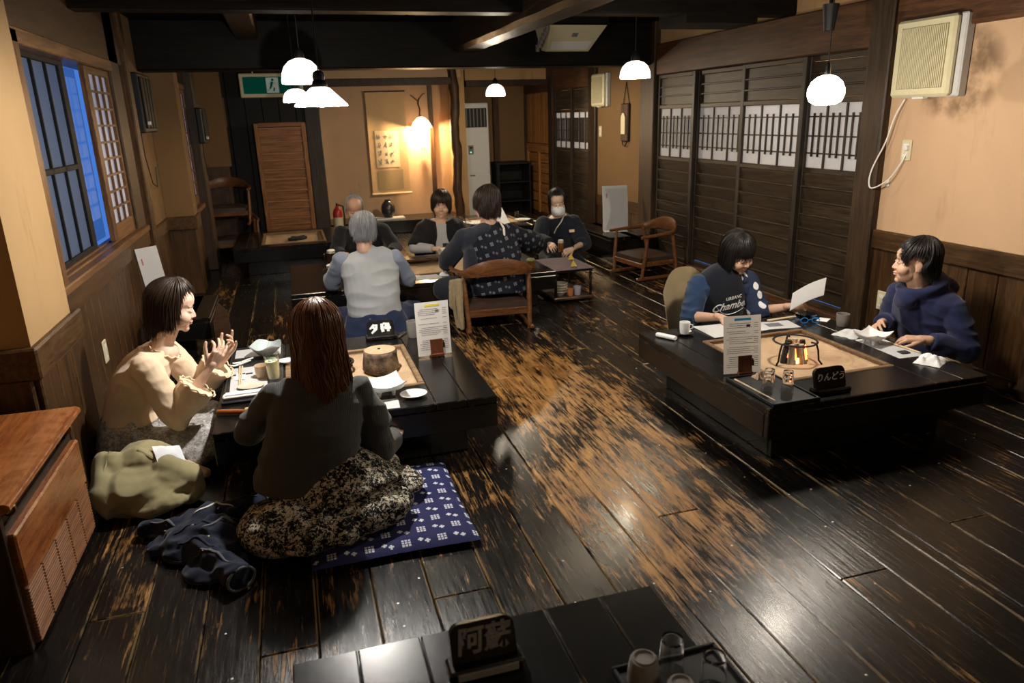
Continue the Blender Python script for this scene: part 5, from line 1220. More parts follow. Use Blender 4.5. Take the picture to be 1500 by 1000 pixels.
# ---- foreground table
table_sign((0.305, 1.345, Z), 0.152, 0.088, 'black table sign with brushed grey 阿蘇 on the foreground table', '阿蘇', None, 0.12, 0.064, 0.0016, 20, 0, True)
MB().bx(-0.07, 0.07, -0.036, -0.031, 0.004, 0.022, 0.001).build('front_strip', 'grey_ceramic', bpy.data.objects['table_sign.002'])
tray((0.70, 1.12, Z), 0.26, 0.24, 0, 'dark tray with upturned cup and tumblers on the foreground table')
cup('sake_cup', (0.622, 1.185, Z+0.0065), 0.036, 0.06, 'grey stoneware cup upturned on foreground table tray', 'grey_ceramic', 0.004, 'cup', False, None, True)
tumbler_flip((0.695, 1.195, Z+0.0065), 'upturned glass tumbler on foreground table tray, farther one', 0.029, 0.085, 'foreground tumblers'); tumbler_flip((0.755, 1.12, Z+0.0065), 'upturned glass tumbler on foreground table tray, nearer one', 0.029, 0.085, 'foreground tumblers')
cup('sake_cup', (0.665, 1.10, Z+0.0065), 0.033, 0.055, 'second upturned grey cup nearest the camera on the foreground tray', 'grey_ceramic', 0.004, 'cup', False, None, True)
# ---- middle table
def mug(loc, label, drink='beer'):
    t = empty('beer_mug', loc, 160, label, 'mug', 'dark beer mugs')
    MB().lathe([(0, 0), (0.036, 0), (0.039, 0.008), (0.038, 0.13), (0.036, 0.13), (0.036, 0.012), (0, 0.012)], n=24).build('glass_body', 'glass', t, smooth=True)
    MB().lathe([(0, 0.013), (0.0352, 0.013), (0.0352, 0.108), (0, 0.108)], n=24).build('beer', drink, t, smooth=True)
    MB().lathe([(0, 0.108), (0.0353, 0.1085), (0.036, 0.131), (0.025, 0.139), (0, 0.142)], n=24).build('foam', 'foam', t, smooth=True)
    MB().tube([(0.036, 0, 0.11), (0.062, 0, 0.105), (0.068, 0, 0.07), (0.06, 0, 0.03), (0.037, 0, 0.025)], 0.006, 8).build('handle', 'glass', t, smooth=True)
    return t
mug((0.275, 6.50, Z), 'dark beer mug with foam standing before the bald man'); mug((0.235, 5.80, Z), 'dark beer mug with foam held by the grey haired man')
bpy.data.objects['beer_mug.001'].rotation_euler[2] = PI
sheet('middle_paper', (0.93, 5.65, Z), 0.26, 0.15, 6, 'white paper at near edge of the long table beside grey haired man')
crumple('crumpled_tissue', (1.10, 5.67, Z), 0.07, 0.06, 0.04, 'crumpled white tissue at near edge of the long table', 'napkin', 'napkin', 9)
sheet('far_paper', (1.26, 6.55, Z), 0.30, 0.14, 3, 'white paper under the rolled towel on the long table')
t = empty('rolled_cloth', (1.30, 6.56, Z+0.002), 20, 'cream rolled cloth and cup shape before the woman with phone', 'cloth'); MB().lathe([(0, -0.06), (0.034, -0.06), (0.036, 0), (0.034, 0.06), (0, 0.06)], (0, 0, 0.033), 20, Matrix.Rotation(PI/2, 3, 'Y')).build('roll', 'trim_cream', t, smooth=True); MB().tube([(-0.061, 0.028*(1-k/26)*math.cos(k*0.7), 0.033+0.028*(1-k/26)*math.sin(k*0.7)) for k in range(24)], 0.0022, 5).build('spiral_edge', 'tan_cloth', t)
t = empty('wooden_board', (0.93, 6.40, Z+0.005), 0, 'glossy brown wooden board across the far side of the middle hearth', 'board'); MB().bx(-0.30, 0.38, -0.075, 0.075, 0, 0.02, 0.004).build('plank', 'lacquer_brown', t); MB().bx(-0.30, -0.28, -0.07, 0.07, 0.02, 0.028, 0.002).build('end_batten', 'lacquer_brown', t)
t = empty('gold_cup', (1.83, 5.66, Z), 0, 'golden brown cup with pale green topping at right end of the long table', 'cup'); MB().lathe([(0, 0), (0.026, 0), (0.036, 0.06), (0.033, 0.06), (0.024, 0.005), (0, 0.005)], n=20).build('body', plain('gold brown glaze', (0.28, 0.13, 0.03), 0.25, 0.4), t, smooth=True); MB().lathe([(0, 0.05), (0.033, 0.055), (0.038, 0.066), (0.028, 0.078), (0, 0.08)], n=14).build('topping', plain('pale green topping', (0.50, 0.48, 0.20), 0.7, bump=0.6, vscale=80), t, smooth=True)
plate('small_plate', (1.83, 5.66, Z-0.0003), 0.048, 'small saucer under the golden brown cup', 'dark_ceramic') if False else None
# serving stand right of the long table
t = empty('serving_stand', (2.17, 5.82, 0), 0, 'two tier serving stand covered with purple striped cloth beside the waitress', 'stand')
MB().bx(-0.17, 0.17, -0.26, 0.26, 0.255, 0.275, 0.004).build('top_shelf', 'lacquer', t); MB().bx(-0.18, 0.18, -0.27, 0.27, 0.02, 0.045, 0.006).build('lower_tray', 'lacquer_brown', t)
for a in (-1, 1):
    for b in (-1, 1): MB().box((a*0.155, b*0.245, 0.135), (0.02, 0.02, 0.27), 0.003).build('leg', 'lacquer', t)
MB().sheet(lambda u, v: ((u-.5)*0.36, (v-.5)*0.54, 0.279+0.004*noise.noise(V((u*5, v*6, 1)))), 12, 14, 0.004).build('striped_cloth', 'runner', t, smooth=True)
def bowls(n, x, y):
    for k in range(n):
        t = empty('stacked_bowl', (x, y, 0.046+k*0.022), 0, ('lowest', 'second lowest', 'second highest', 'topmost')[k]+' bowl of the stack on the lower tier of the serving stand', 'bowl', 'stacked cream bowls')
        MB().lathe([(0, 0), (0.03, 0), (0.034, 0.006), (0.07, 0.036), (0.068, 0.038), (0.03, 0.010), (0, 0.009)], n=24).build('body', 'cream_ceramic' if k % 2 else 'ceramic', t, smooth=True)
bowls(4, 2.08, 5.66)
cup('orange_cup', (2.15, 5.60, 0.046), 0.03, 0.06, 'orange brown cup on lower tier of the serving stand', plain('orange glaze', (0.45, 0.16, 0.05), 0.3)); cup('lilac_cup', (2.22, 5.61, 0.046), 0.033, 0.075, 'pale lilac grey cup on lower tier of the serving stand', plain('lilac grey glaze', (0.32, 0.31, 0.36), 0.3))
for k, (x, y, l) in enumerate(((2.20, 5.64, 'front edge'), (2.29, 5.93, 'right edge'))):
    t = MB().add([(-0.03, 0, 0), (0.03, 0.0, 0), (0.015, 0.03, 0), (0, 0.008, 0.055)], [(0, 1, 3), (1, 2, 3), (2, 0, 3), (2, 1, 0)]).build('yellow_napkin', plain('mustard napkin', (0.52, 0.38, 0.06), 0.8), None); t.location = (x, y, 0.2835); tag(t, 'yellow folded napkin at the '+l+' of the serving stand', 'napkin')
# ---- back right table and side tables
plate('supper_plate', (2.05, 8.35, Z), 0.11, 'large white plate of leftovers, left on the table before the air conditioner', 'ceramic', 0.02, food='food'); plate('supper_plate', (2.62, 8.40, Z), 0.10, 'white plate of pale food, right on the table before the air conditioner', 'ceramic', 0.02, food='food')
sheet('tray_paper', (2.12, 8.62, Z), 0.34, 0.22, 5, 'white paper on the table before the air conditioner'); plate('side_plate', (2.75, 8.22, Z), 0.05, 'small white side plate near right end of the leftovers table', 'ceramic')
t = cup('wine_goblet', (1.96, 8.60, Z+0.0025), 0.02, 0.04, 'dark stemmed goblet standing on the leftovers table', 'dark_ceramic'); t.location.z += 0.045; MB().tube([(0, 0, -0.045), (0, 0, 0.002)], [0.006, 0.004], 8).build('stem', 'dark_ceramic', t); MB().lathe([(0, -0.045), (0.02, -0.045), (0.005, -0.038), (0, -0.038)], n=14).build('foot', 'dark_ceramic', t)
tumbler_flip((2.62, 8.62, Z), 'clear tumbler behind the right plate of leftovers', 0.028, 0.09)
t = empty('folded_card', (2.30, 8.18, Z), 10, 'pale grey folded cloth standing behind the kasuri wearer\'s head', 'cloth'); MB().add([(-0.09, -0.02, 0), (0.10, -0.03, 0), (0.05, 0.06, 0), (-0.02, 0.0, 0.22), (0.015, 0.02, 0.20)], [(0, 1, 4, 3), (1, 2, 4), (2, 0, 3, 4), (2, 1, 0)]).build('body', 'napkin', t, smooth=True); MB().tube([(-0.09, -0.02, 0.003), (0.1, -0.03, 0.003)], 0.005, 6).build('hem', 'napkin', t)
def board_stand(loc, rz, w, h, label, curve=0.02):
    t = empty('menu_board', loc, rz, label, 'menu board', None)
    MB().sheet(lambda u, v: ((u-.5)*w, 0.03+0.16*v*0.45-curve*math.sin(v*PI), 0.012+h*v), 4, 12).build('sheet', 'paper', t, smooth=True)
    MB().sheet(lambda u, v: ((u-.5)*w*1.02, 0.036+0.16*v*0.45, 0.012+h*v), 2, 4).build('backing', 'black_plastic', t)
    MB().box((0, 0.03, 0.006), (w*0.9, 0.12, 0.012), 0.003).build('foot', 'white_plastic', t)
    MB().tube([(0.0, 0.07+0.03, 0.01), (0, 0.085, h*0.6)], 0.006, 6).build('strut', 'black_plastic', t)
    m = MB(); q = random.Random(2)
    for k in range(5): z = 0.012+h*(0.82-0.02*k); y = 0.03+0.072*((z-.012)/h)-curve*math.sin((z-.012)/h*PI)-0.002; m.add([(-w*.36, y, z), (-w*.30, y, z), (-w*.30, y, z+.006), (-w*.36, y, z+.006)], [(0, 1, 2, 3)])
    m.build('printed_mark', 'red', t, kind='stuff')
    return t
board_stand((3.25, 7.10, Z), -12, 0.27, 0.46, 'tall white menu board standing on the narrow table by right wall')
board_stand((-0.90, 5.30, Z), 48, 0.17, 0.42, 'white menu board with black back behind the woman in cream', 0.0)
t = empty('wooden_stand', (-0.52, 4.86, 0.0), 30, 'small dark brown upright board standing behind the woman in cream', 'board'); MB().prism([(-0.06, 0), (0.07, 0), (0.05, 0.36), (0.0, 0.42), (-0.05, 0.30)], 0, 0.02, Matrix(((1, 0, 0, 0), (0, 0, 1, 0), (0, 1, 0, 0), (0, 0, 0, 1)))).build('board', 'lacquer_brown', t); MB().bx(-0.07, 0.08, -0.06, 0.08, 0, 0.02, 0.004).build('foot', 'lacquer_brown', t)
t = empty('far_iron_kettle_rest', (0.0, 8.40, 0.262), 0, 'heap of black charcoal in the hearth of the unoccupied far table', 'charcoal'); t.name = 'charcoal_heap'
for k in range(7): a = k*0.9; MB().tube([(0.05*math.cos(a)-0.04, 0.05*math.sin(a), 0.01+0.008*(k % 3)), (0.05*math.cos(a)+0.06, 0.05*math.sin(a)+0.04*math.cos(k), 0.02+0.01*(k % 2))], 0.017, 6).build('charcoal_piece', 'charcoal', t)
# ================================================================== PEOPLE
class BL(MB):
    """closed overlapping volumes, later fused into one continuous surface"""
    def ell(s, c, r, R=None, n=18):
        k = n//2; prof = [(math.sin(PI*i/k), -math.cos(PI*i/k)) for i in range(k+1)]; prof[0] = (0, -1); prof[-1] = (0, 1)
        m = MB().lathe(prof, n=n); c = V(c)
        vs = [V((v[0]*r[0], v[1]*r[1], v[2]*r[2])) for v in m.v]
        if R is not None: vs = [R @ v for v in vs]
        return s.add([v+c for v in vs], m.f)
    def cap(s, p0, p1, r0, r1, flat0=False, flat1=False, n=16, sq=1.0, upv=None):
        p0, p1 = V(p0), V(p1); d = (p1-p0); L = d.length; d.normalize()
        pts = []; rs = []
        if not flat0:
            for a in (85, 60, 30): a = math.radians(a); pts.append(p0-d*r0*math.sin(a)); rs.append(r0*math.cos(a))
        pts.append(p0); rs.append(r0); pts.append(p1); rs.append(r1)
        if not flat1:
            for a in (30, 60, 85): a = math.radians(a); pts.append(p1+d*r1*math.sin(a)); rs.append(r1*math.cos(a))
        return s.tube(pts, rs, n, sq, upv=upv)
    def chain(s, pts, rs, flat1=False, **k):
        for i in range(len(pts)-1): s.cap(pts[i], pts[i+1], rs[i], rs[i+1], flat1=flat1 and i == len(pts)-2, **k)
        return s
    def loft(s, secs, n=24, sub=5):
        """secs: (centre, half width, half depth, yaw degrees); rounded closed ends; smooth along the spine"""
        S = []
        for i in range(len(secs)-1):
            p0, p1, p2, p3 = secs[max(i-1, 0)], secs[i], secs[i+1], secs[min(i+2, len(secs)-1)]
            for k in range(sub):
                t = k/sub
                def cr(a, b, c, d): return 0.5*((2*b)+(-a+c)*t+(2*a-5*b+4*c-d)*t*t+(-a+3*b-3*c+d)*t**3)
                S.append((V([cr(p0[0][j], p1[0][j], p2[0][j], p3[0][j]) for j in range(3)]),)+tuple(cr(p0[j], p1[j], p2[j], p3[j]) for j in (1, 2, 3)))
        l = secs[-1]; S.append((V(l[0]), l[1], l[2], l[3]))
        vs = []; fs = []; m = len(S)
        for i, (c, w, d, yw) in enumerate(S):
            t = (S[min(i+1, m-1)][0]-S[max(i-1, 0)][0]).normalized(); a = math.radians(yw)
            lat = V((math.cos(a), math.sin(a), 0)); lat = (lat-t*lat.dot(t)).normalized(); fw = t.cross(lat)
            for k in range(n):
                th = 2*PI*k/n; cx, sx = math.cos(th), math.sin(th)
                e = 0.85
                vs.append(c+lat*(w*math.copysign(abs(cx)**e, cx))+fw*(d*math.copysign(abs(sx)**e, sx)))
        for i in range(m-1):
            for k in range(n): k2 = (k+1) % n; fs.append((i*n+k, i*n+k2, (i+1)*n+k2, (i+1)*n+k))
        fs += [tuple(range(n))[::-1], tuple((m-1)*n+k for k in range(n))]
        return s.add(vs, fs)
    def fuse(s, name, mat, parent, voxel=0.006, smooth=3, disp=None, origin=(0, 0, 0), extra=None):
        """one continuous surface from all volumes; disp(p, n) -> offset along the normal"""
        me = bpy.data.meshes.new('volume'); me.from_pydata([tuple(v) for v in s.v], [], s.f)
        o = bpy.data.objects.new('volume', me); COL.objects.link(o)
        r = o.modifiers.new('r', 'REMESH'); r.mode = 'VOXEL'; r.voxel_size = voxel; r.use_smooth_shade = True
        if smooth: q = o.modifiers.new('s', 'SMOOTH'); q.iterations = smooth; q.factor = 0.6
        dg = bpy.context.evaluated_depsgraph_get(); out = bpy.data.meshes.new_from_object(o.evaluated_get(dg))
        bpy.data.objects.remove(o); bpy.data.meshes.remove(me)
        n = len(out.vertices); co = np.empty(n*3); out.vertices.foreach_get('co', co); co = co.reshape(-1, 3)
        if disp is not None:
            no = np.empty(n*3); out.vertices.foreach_get('normal', no); no = no.reshape(-1, 3)
            for i in range(n):
                d = disp(co[i]); co[i] += no[i]*d
        co -= np.array(origin)
        out.vertices.foreach_set('co', co.ravel()); out.update()
        if extra is not None:          # finer volumes (head, hands) joined into the same mesh
            bm = bmesh.new(); bm.from_mesh(out)
            for e in extra: bm.from_mesh(e); bpy.data.meshes.remove(e)
            bm.to_mesh(out); bm.free()
        out.polygons.foreach_set('use_smooth', [True]*len(out.polygons))
        if name is None: return out
        out.name = name; out.materials.clear(); out.materials.append(M[mat] if isinstance(mat, str) else mat)
        o = bpy.data.objects.new(name, out); COL.objects.link(o)
        if parent is not None: o.parent = parent
        return o
def nz(x, y, z): return noise.noise(V((x, y, z)))
def folds(amp, fx, fy, fz, seed=0.0, amp2=0.0, f2=40):
    def f(p):
        a = nz(p[0]*fx+seed, p[1]*fy, p[2]*fz+seed*0.3)
        r = (1-abs(a)*2.2)
        o = amp*(r-0.5)
        if amp2: o += amp2*nz(p[0]*f2, p[1]*f2, p[2]*f2)
        return o
    return f
class Head:
    """head frame: x right, y facing, z up; origin near the ears"""
    def __init__(h, c, yaw, pitch=0, roll=0, s=1.0): h.c, h.R, h.s = V(c), rotm(yaw, pitch, roll), s
    def P(h, x, y, z): return h.c+h.R @ V((x, y, z))*h.s
    def build(h, origin, voxel=0.0036, full=1.0, open_mouth=0.0, nose=1.0):
        b = BL(); s = h.s
        def E(c, r, rot=None): b.ell(h.P(*c), tuple(x*s for x in r), h.R if rot is None else h.R @ rot)
        E((0, -0.012, 0.035), (0.075, 0.094, 0.088)); E((0, 0.026, -0.028), (0.065, 0.062, 0.086)); E((0, 0.020, 0.04), (0.066, 0.070, 0.062))
        E((0, 0.036, -0.074), (0.050*full, 0.046, 0.036)); E((0, 0.066, -0.097), (0.024, 0.018, 0.018))
        E((0, 0.071, 0.020), (0.044, 0.014, 0.014))
        for k in (-1, 1):
            E((k*0.037, 0.054, -0.036), (0.032*full, 0.033, 0.034)); E((k*0.034, 0.026, -0.062), (0.027*full, 0.042, 0.036))
            E((k*0.031, 0.0705, 0.0), (0.0165, 0.0145, 0.0100))
            E((k*0.0105, 0.0885, -0.034), (0.0085, 0.009, 0.007))
            E((k*0.078, -0.008, -0.012), (0.009, 0.021, 0.031), Matrix.Rotation(k*0.35, 3, 'Z') @ Matrix.Rotation(-0.15, 3, 'X')); E((k*0.074, -0.002, -0.032), (0.008, 0.011, 0.014))
        b.cap(h.P(0, 0.078, 0.004), h.P(0, 0.080+0.017*nose, -0.030), 0.0078*s, 0.0105*s); E((0, 0.078, -0.052), (0.018, 0.012, 0.014))
        E((0, 0.0815, -0.0578), (0.021, 0.0110, 0.0050)); E((0, 0.0805, -0.0680-0.008*open_mouth), (0.018, 0.0105, 0.0060))
        b.cap(h.P(0, -0.015, -0.055), h.P(0, -0.035, -0.13), 0.049*s, 0.052*s)
        return b.fuse(None, None, None, voxel, 6, None, origin)
    def features(h, parent, o, eyes='open', brow=True, hairm='hair_black', lip=True, far=False):
        o = V(o)
        for k in (-1, 1):
            if eyes == 'open':
                m = BL(); m.ell(h.P(k*0.031, 0.0822, -0.001)-o, (0.0115*h.s, 0.004*h.s, 0.0050*h.s), h.R @ Matrix.Rotation(-k*0.35, 3, 'Z')); m.build('eye', 'eyewhite', parent, smooth='all')
                m = BL(); m.ell(h.P(k*0.0305, 0.0850, -0.001)-o, (0.0048*h.s, 0.003*h.s, 0.0048*h.s), h.R); m.build('iris', 'lash', parent, smooth='all')
            z = 0.004 if eyes == 'open' else -0.006
            pts = [h.P(k*(0.031+dx), 0.0852-abs(dx+0.0)*0.35-max(0, dx)*0.25, z+(0.0028 if eyes == 'open' else -0.0025)*(1-(dx/0.014)**2)) - o for dx in (-0.014, -0.007, 0, 0.007, 0.0145)]
            MB().tube(pts, [0.0004, 0.0009, 0.0011, 0.0010, 0.0005], 6).build('lashes', 'lash', parent)
            if brow:
                pts = [h.P(k*(0.031+dx), 0.0895-abs(dx)*0.28-max(0, dx)*0.2, 0.020+0.003*(1-(dx/0.018)**2)-0.0)-o for dx in (-0.016, -0.006, 0.006, 0.018)]
                MB().tube(pts, [0.0012, 0.0018, 0.0017, 0.0008], 6, 0.7).build('eyebrow', hairm, parent)
        if lip:
            m = BL(); m.ell(h.P(0, 0.0850, -0.0575)-o, (0.0195*h.s, 0.0095*h.s, 0.0042*h.s), h.R); m.ell(h.P(0, 0.0838, -0.0680)-o, (0.0165*h.s, 0.009*h.s, 0.0052*h.s), h.R)
            m.build('lips', 'lip', parent, smooth='all', kind='stuff')
    def hair(h, parent, o, mat, zend, n=900, thick=0.016, crown=(0, -0.025), wid=0.0042, seed=1, out=0.0, g=None, wave=0.0, cap_n=64, taper=0.35, name='hair', swell=1.0, sweep=0.0):
        """hair falling from the crown; zend(phi) = head-frame height where it ends; phi 0 = front"""
        q = random.Random(seed); o = V(o); rx, ry, rz = 0.079*swell, 0.099*swell, 0.090*swell; hc = V((0, -0.012, 0.035))
        G = ((h.R.transposed() @ V((0, 0, -1)))*0.45+V((0, 0, -0.55))) if g is None else V(g)
        def path(phi, lay, jit, steps=15):
            ze = zend(phi)+jit; pts = []; sp, cp = math.sin(phi), math.cos(phi)
            p = None; the = math.acos(max(-0.2, min(0.999, (ze-0.035)/0.10))); fr = max(0.0, min(1.0, (1.25-abs(phi))/0.3))
            for i in range(120):
                th = 0.03+i*0.05; ex = lay*(1-0.75*fr*min(1, th/the)**2); ph = phi+sweep*max(0, math.cos(phi))*th; sp, cp = math.sin(ph), math.cos(ph)
                if th < PI*0.53:
                    d = V((sp*math.sin(th), cp*math.sin(th), math.cos(th)))
                    f = 1-th/(PI*0.53)
                    p = hc+V((d.x*(rx+ex)+crown[0]*f, d.y*(ry+ex)+crown[1]*f, d.z*(rz+ex)))
                else:
                    dr = G+V((sp, cp, 0))*(out if p.z < -0.05 else 0.0)
                    if -0.11 < p.z and p.z < -0.045 and abs(phi) > 1.9: dr = dr+V((-sp, -cp, 0))*0.12
                    p = p+dr.normalized()*0.008
                    if wave: p = p+V((math.cos(phi), -math.sin(phi), 0))*wave*math.sin(p.z*60+phi*9)*0.01
                pts.append(p.copy())
                if p.z < ze: break
            return pts
        def res(pts, m):
            L = [0.0]
            for a, b in zip(pts, pts[1:]): L.append(L[-1]+(b-a).length)
            outp = []; j = 0
            for k in range(m+1):
                t = L[-1]*k/m
                while j < len(L)-2 and L[j+1] < t: j += 1
                f = (t-L[j])/max(1e-6, L[j+1]-L[j]); outp.append(pts[j].lerp(pts[j+1], min(1, f)) if len(pts) > 1 else pts[0])
            return outp
        W = lambda p: h.c+h.R @ (p*h.s)-o
        m = MB(); mm = 16; rows = []
        for k in range(cap_n):
            phi = -PI+2*PI*k/cap_n; rows.append(res(path(phi, thick*0.45+0.003*nz(k*0.6, seed, 0), 0.012*nz(k*0.9, 3, seed)), mm))
        vs = [W(p) for r in rows for p in r]; fs = []
        for k in range(cap_n):
            for j in range(mm): a, b = k*(mm+1)+j, ((k+1) % cap_n)*(mm+1)+j; fs.append((a, a+1, b+1, b))
        inner = [W(p+(hc-p)*0.09) for r in rows for p in r]; nv = len(vs); vs += inner; fs += [tuple(i+nv for i in f)[::-1] for f in fs]
        for k in range(cap_n): a, b = k*(mm+1)+mm, ((k+1) % cap_n)*(mm+1)+mm; fs.append((a, a+nv, b+nv, b))
        m.add(vs, fs); hobj = m.build(name, mat, parent, smooth='all')
        st = MB()
        for i in range(n):
            phi = q.uniform(-PI, PI); lay = thick*(0.35+0.75*q.random())
            pts = path(phi+q.gauss(0, 0.03), lay, q.gauss(-0.004, 0.011)+0.012*nz(phi*5, seed, 2) if q.random() < 0.9 else q.uniform(0.0, 0.06))
            t0 = q.random()*0.35; j0 = int(len(pts)*t0); pts = pts[j0:]
            if len(pts) < 4: continue
            mseg = 9 if len(pts) < 42 else 14
            pts = res(pts, mseg); off = V((q.gauss(0, 0.002), q.gauss(0, 0.002), q.gauss(0, 0.001)))
            tw = q.uniform(-1, 1)*0.004
            pts = [W(p+off+V((math.cos(phi), -math.sin(phi), 0))*tw*(k/mseg)**2*3) for k, p in enumerate(pts)]
            st.tube(pts, [wid*h.s*max(0.25, min(1.0, 1.6*(1-k/(mseg+0.0001))+taper))*(0.6+0.4*min(1, k/2)) for k in range(mseg+1)], 4, 0.45, cap=False)
        so = st.build('hair_strands', mat, hobj, smooth='all', kind='stuff')
        return hobj
def hand(wrist, fwd, up, thumb, curl=(20, 30, 20), origin=(0, 0, 0), s=0.95, spread=6, curls=None, tang=45, tcurl=20, voxel=0.0026):
    """palm, five separate fingers; up = back of hand, thumb = +1/-1 side along fwd x up"""
    b = BL(); w = V(wrist); f = V(fwd).normalized(); u = V(up); u = (u-f*u.dot(f)).normalized(); l = f.cross(u)*thumb
    def Q(x, y, z): return w+l*x*s+f*y*s+u*z*s
    for i, x in enumerate((0.028, 0.010, -0.008, -0.025)):
        b.cap(Q(x*0.55, 0.0, 0), Q(x, 0.078-0.004*abs(i-1), 0.0), 0.0145*s, 0.0105*s)
    b.ell(Q(0.0, 0.045, -0.004), (0.034*s, 0.042*s, 0.014*s), Matrix((l, f, u)).transposed())
    b.cap(Q(0, -0.035, 0), Q(0, 0.012, 0), 0.0235*s, 0.0225*s)
    Ls = (0.072, 0.080, 0.074, 0.058)
    for i, x in enumerate((0.029, 0.0100, -0.0090, -0.0265)):
        c = curls[i] if curls else curl; sp = math.radians(spread*(1.5-i)*0.7)
        d = (f*math.cos(sp)+l*math.sin(sp)).normalized(); ax = l
        p = Q(x, 0.078-0.005*abs(i-1), 0.0); ang = 0.0; r = 0.0088*s*(0.88 if i == 3 else 1)
        for j, fr in enumerate((0.46, 0.30, 0.24)):
            ang += math.radians(c[j]); dd = d*math.cos(ang)-u*math.sin(ang); p2 = p+dd*Ls[i]*fr*s
            b.cap(p, p2, r, r*0.9); p = p2; r *= 0.9
    ta = math.radians(tang); d = (f*math.cos(ta)+l*math.sin(ta)-u*0.25).normalized()
    p0 = Q(0.020, 0.012, -0.006); p1 = p0+d*0.046*s; b.cap(p0, p1, 0.0150*s, 0.0110*s)
    tb = ta-math.radians(tcurl); d2 = (f*math.cos(tb)+l*math.sin(tb)-u*0.3).normalized(); p2 = p1+d2*0.032*s; b.cap(p1, p2, 0.0105*s, 0.0095*s)
    d3 = (f*math.cos(tb-.3)+l*math.sin(tb-.3)-u*0.3).normalized(); b.cap(p2, p2+d3*0.024*s, 0.0095*s, 0.0075*s)
    return b.fuse(None, None, None, voxel, 1, None, origin)
def limb(b, pts, rs): return b.chain(pts, rs)
def zf(front, side, back, fw=0.62, sw=1.9, tr=0.35):
    """hair end height by angle: fringe, sides, back"""
    sm = lambda t: (lambda q: q*q*(3-2*q))(min(1, max(0, t)))
    def f(phi):
        a = abs(phi); return front+(side-front)*sm((a-fw)/tr)+(back-side)*sm((a-sw)/0.5)
    return f

# ---- 1: woman in cream cardigan, seated at left, facing right, hands raised
O = (-0.80, 3.52, 0.0)
t = empty('person', O, 0, 'woman in cream scalloped knit top and grey skirt raising her hands at the left table', 'person', 'people seated at the tables')
H = Head((-0.575, 3.55, 0.715), -88, -15, 3, 0.97)
b = BL()
b.loft([((-0.82, 3.55, 0.06), 0.15, 0.12, 90), ((-0.80, 3.55, 0.25), 0.12, 0.09, 90), ((-0.715, 3.55, 0.42), 0.14, 0.085, 90), ((-0.665, 3.55, 0.52), 0.09, 0.06, 90)])
b.cap((-0.655, 3.55, 0.53), (-0.60, 3.55, 0.63), 0.047, 0.045); b.ell((-0.635, 3.55, 0.500), (0.058, 0.078, 0.050), rotm(0, 0, 0))
rs, re, rw = (-0.70, 3.385, 0.49), (-0.605, 3.36, 0.245), (-0.435, 3.385, 0.465)
ls, le, lw = (-0.675, 3.705, 0.49), (-0.53, 3.67, 0.275), (-0.395, 3.63, 0.43)
for a, e, w in ((rs, re, rw), (ls, le, lw)): limb(b, [a, e, w], [0.042, 0.034, 0.020])
b.chain([(-0.80, 3.42, 0.09), (-0.50, 3.38, 0.10), (-0.62, 3.28, 0.06)], [0.07, 0.055, 0.04]); b.chain([(-0.80, 3.66, 0.09), (-0.50, 3.68, 0.10), (-0.62, 3.60, 0.06)], [0.07, 0.055, 0.04])
b.chain([(-0.62, 3.28, 0.06), (-0.56, 3.22, 0.045), (-0.50, 3.20, 0.03)], [0.038, 0.034, 0.024])
hr = hand(rw, (0.42, 0.0, 0.52), (0.35, -0.85, -0.25), -1, origin=O, s=0.90, curls=((38, 40, 20), (30, 30, 18), (24, 24, 14), (18, 18, 10)), tang=40, tcurl=5)
hl = hand(lw, (0.55, -0.08, 0.70), (0.55, 0.6, -0.45), 1, origin=O, s=0.90, curls=((10, 12, 8), (35, 30, 18), (40, 35, 20), (15, 20, 10)), tang=50)
b.fuse('body', 'skin_fair', t, 0.006, 3, None, O, [H.build(O, open_mouth=0.3, nose=0.95), hr, hl])
H.features(t, O, eyes='down', hairm='hair_dark')
H.hair(t, O, 'hair_dark', zf(0.112, -0.085, -0.130, 1.16, 1.80, 0.36), 2200, 0.019, (0.0, 0.015), 0.0026, 4, 0.0, sweep=-0.5)
k = BL(); k.loft([((-0.825, 3.55, 0.215), 0.168, 0.125, 90), ((-0.815, 3.55, 0.28), 0.150, 0.115, 90), ((-0.765, 3.55, 0.38), 0.165, 0.115, 90), ((-0.70, 3.55, 0.48), 0.165, 0.09, 90), ((-0.685, 3.55, 0.535), 0.10, 0.06, 90)])
def sleeve(k, pts, rs, flare=None):
    k.chain(pts, rs, flat1=True)
k.chain([rs, re], [0.064, 0.062]); k.chain([ls, le], [0.064, 0.060])
k.cap(re, V(re).lerp(V(rw), 0.60), 0.056, 0.082, flat1=True); k.cap(le, V(le).lerp(V(lw), 0.70), 0.055, 0.080, flat1=True)
k.fuse('knit_top', 'cream_knit', t, 0.006, 3, folds(0.007, 7, 9, 14, 2, 0.0015), O)
lace = MB()
for (c, d, r) in ((V(re).lerp(V(rw), 0.60), V(rw)-V(re), 0.083), (V(le).lerp(V(lw), 0.70), V(lw)-V(le), 0.081)):
    d.normalize(); a = d.orthogonal().normalized(); e = d.cross(a)
    lace.tube([c-V(O)+(a*math.cos(q*PI/36)+e*math.sin(q*PI/36))*(r+0.003*math.sin(q*5.2))+d*(0.002+0.004*math.cos(q*5.2)) for q in range(73)], 0.0035, 6, cap=False)
nk = MB(); nk.tube([(-0.640-O[0]+0.060*math.cos(q*PI/36), 3.55-O[1]+(0.084+0.002*math.sin(q*5.2))*math.sin(q*PI/36), 0.515-0.035*math.cos(q*PI/36)+0.004*math.cos(q*5.2)) for q in range(73)], 0.0042, 6, cap=False); nk.build('scalloped_neckline', 'cream_knit', t, smooth='all')
lace.build('scalloped_cuff', 'cream_knit', t, smooth='all', kind='stuff')
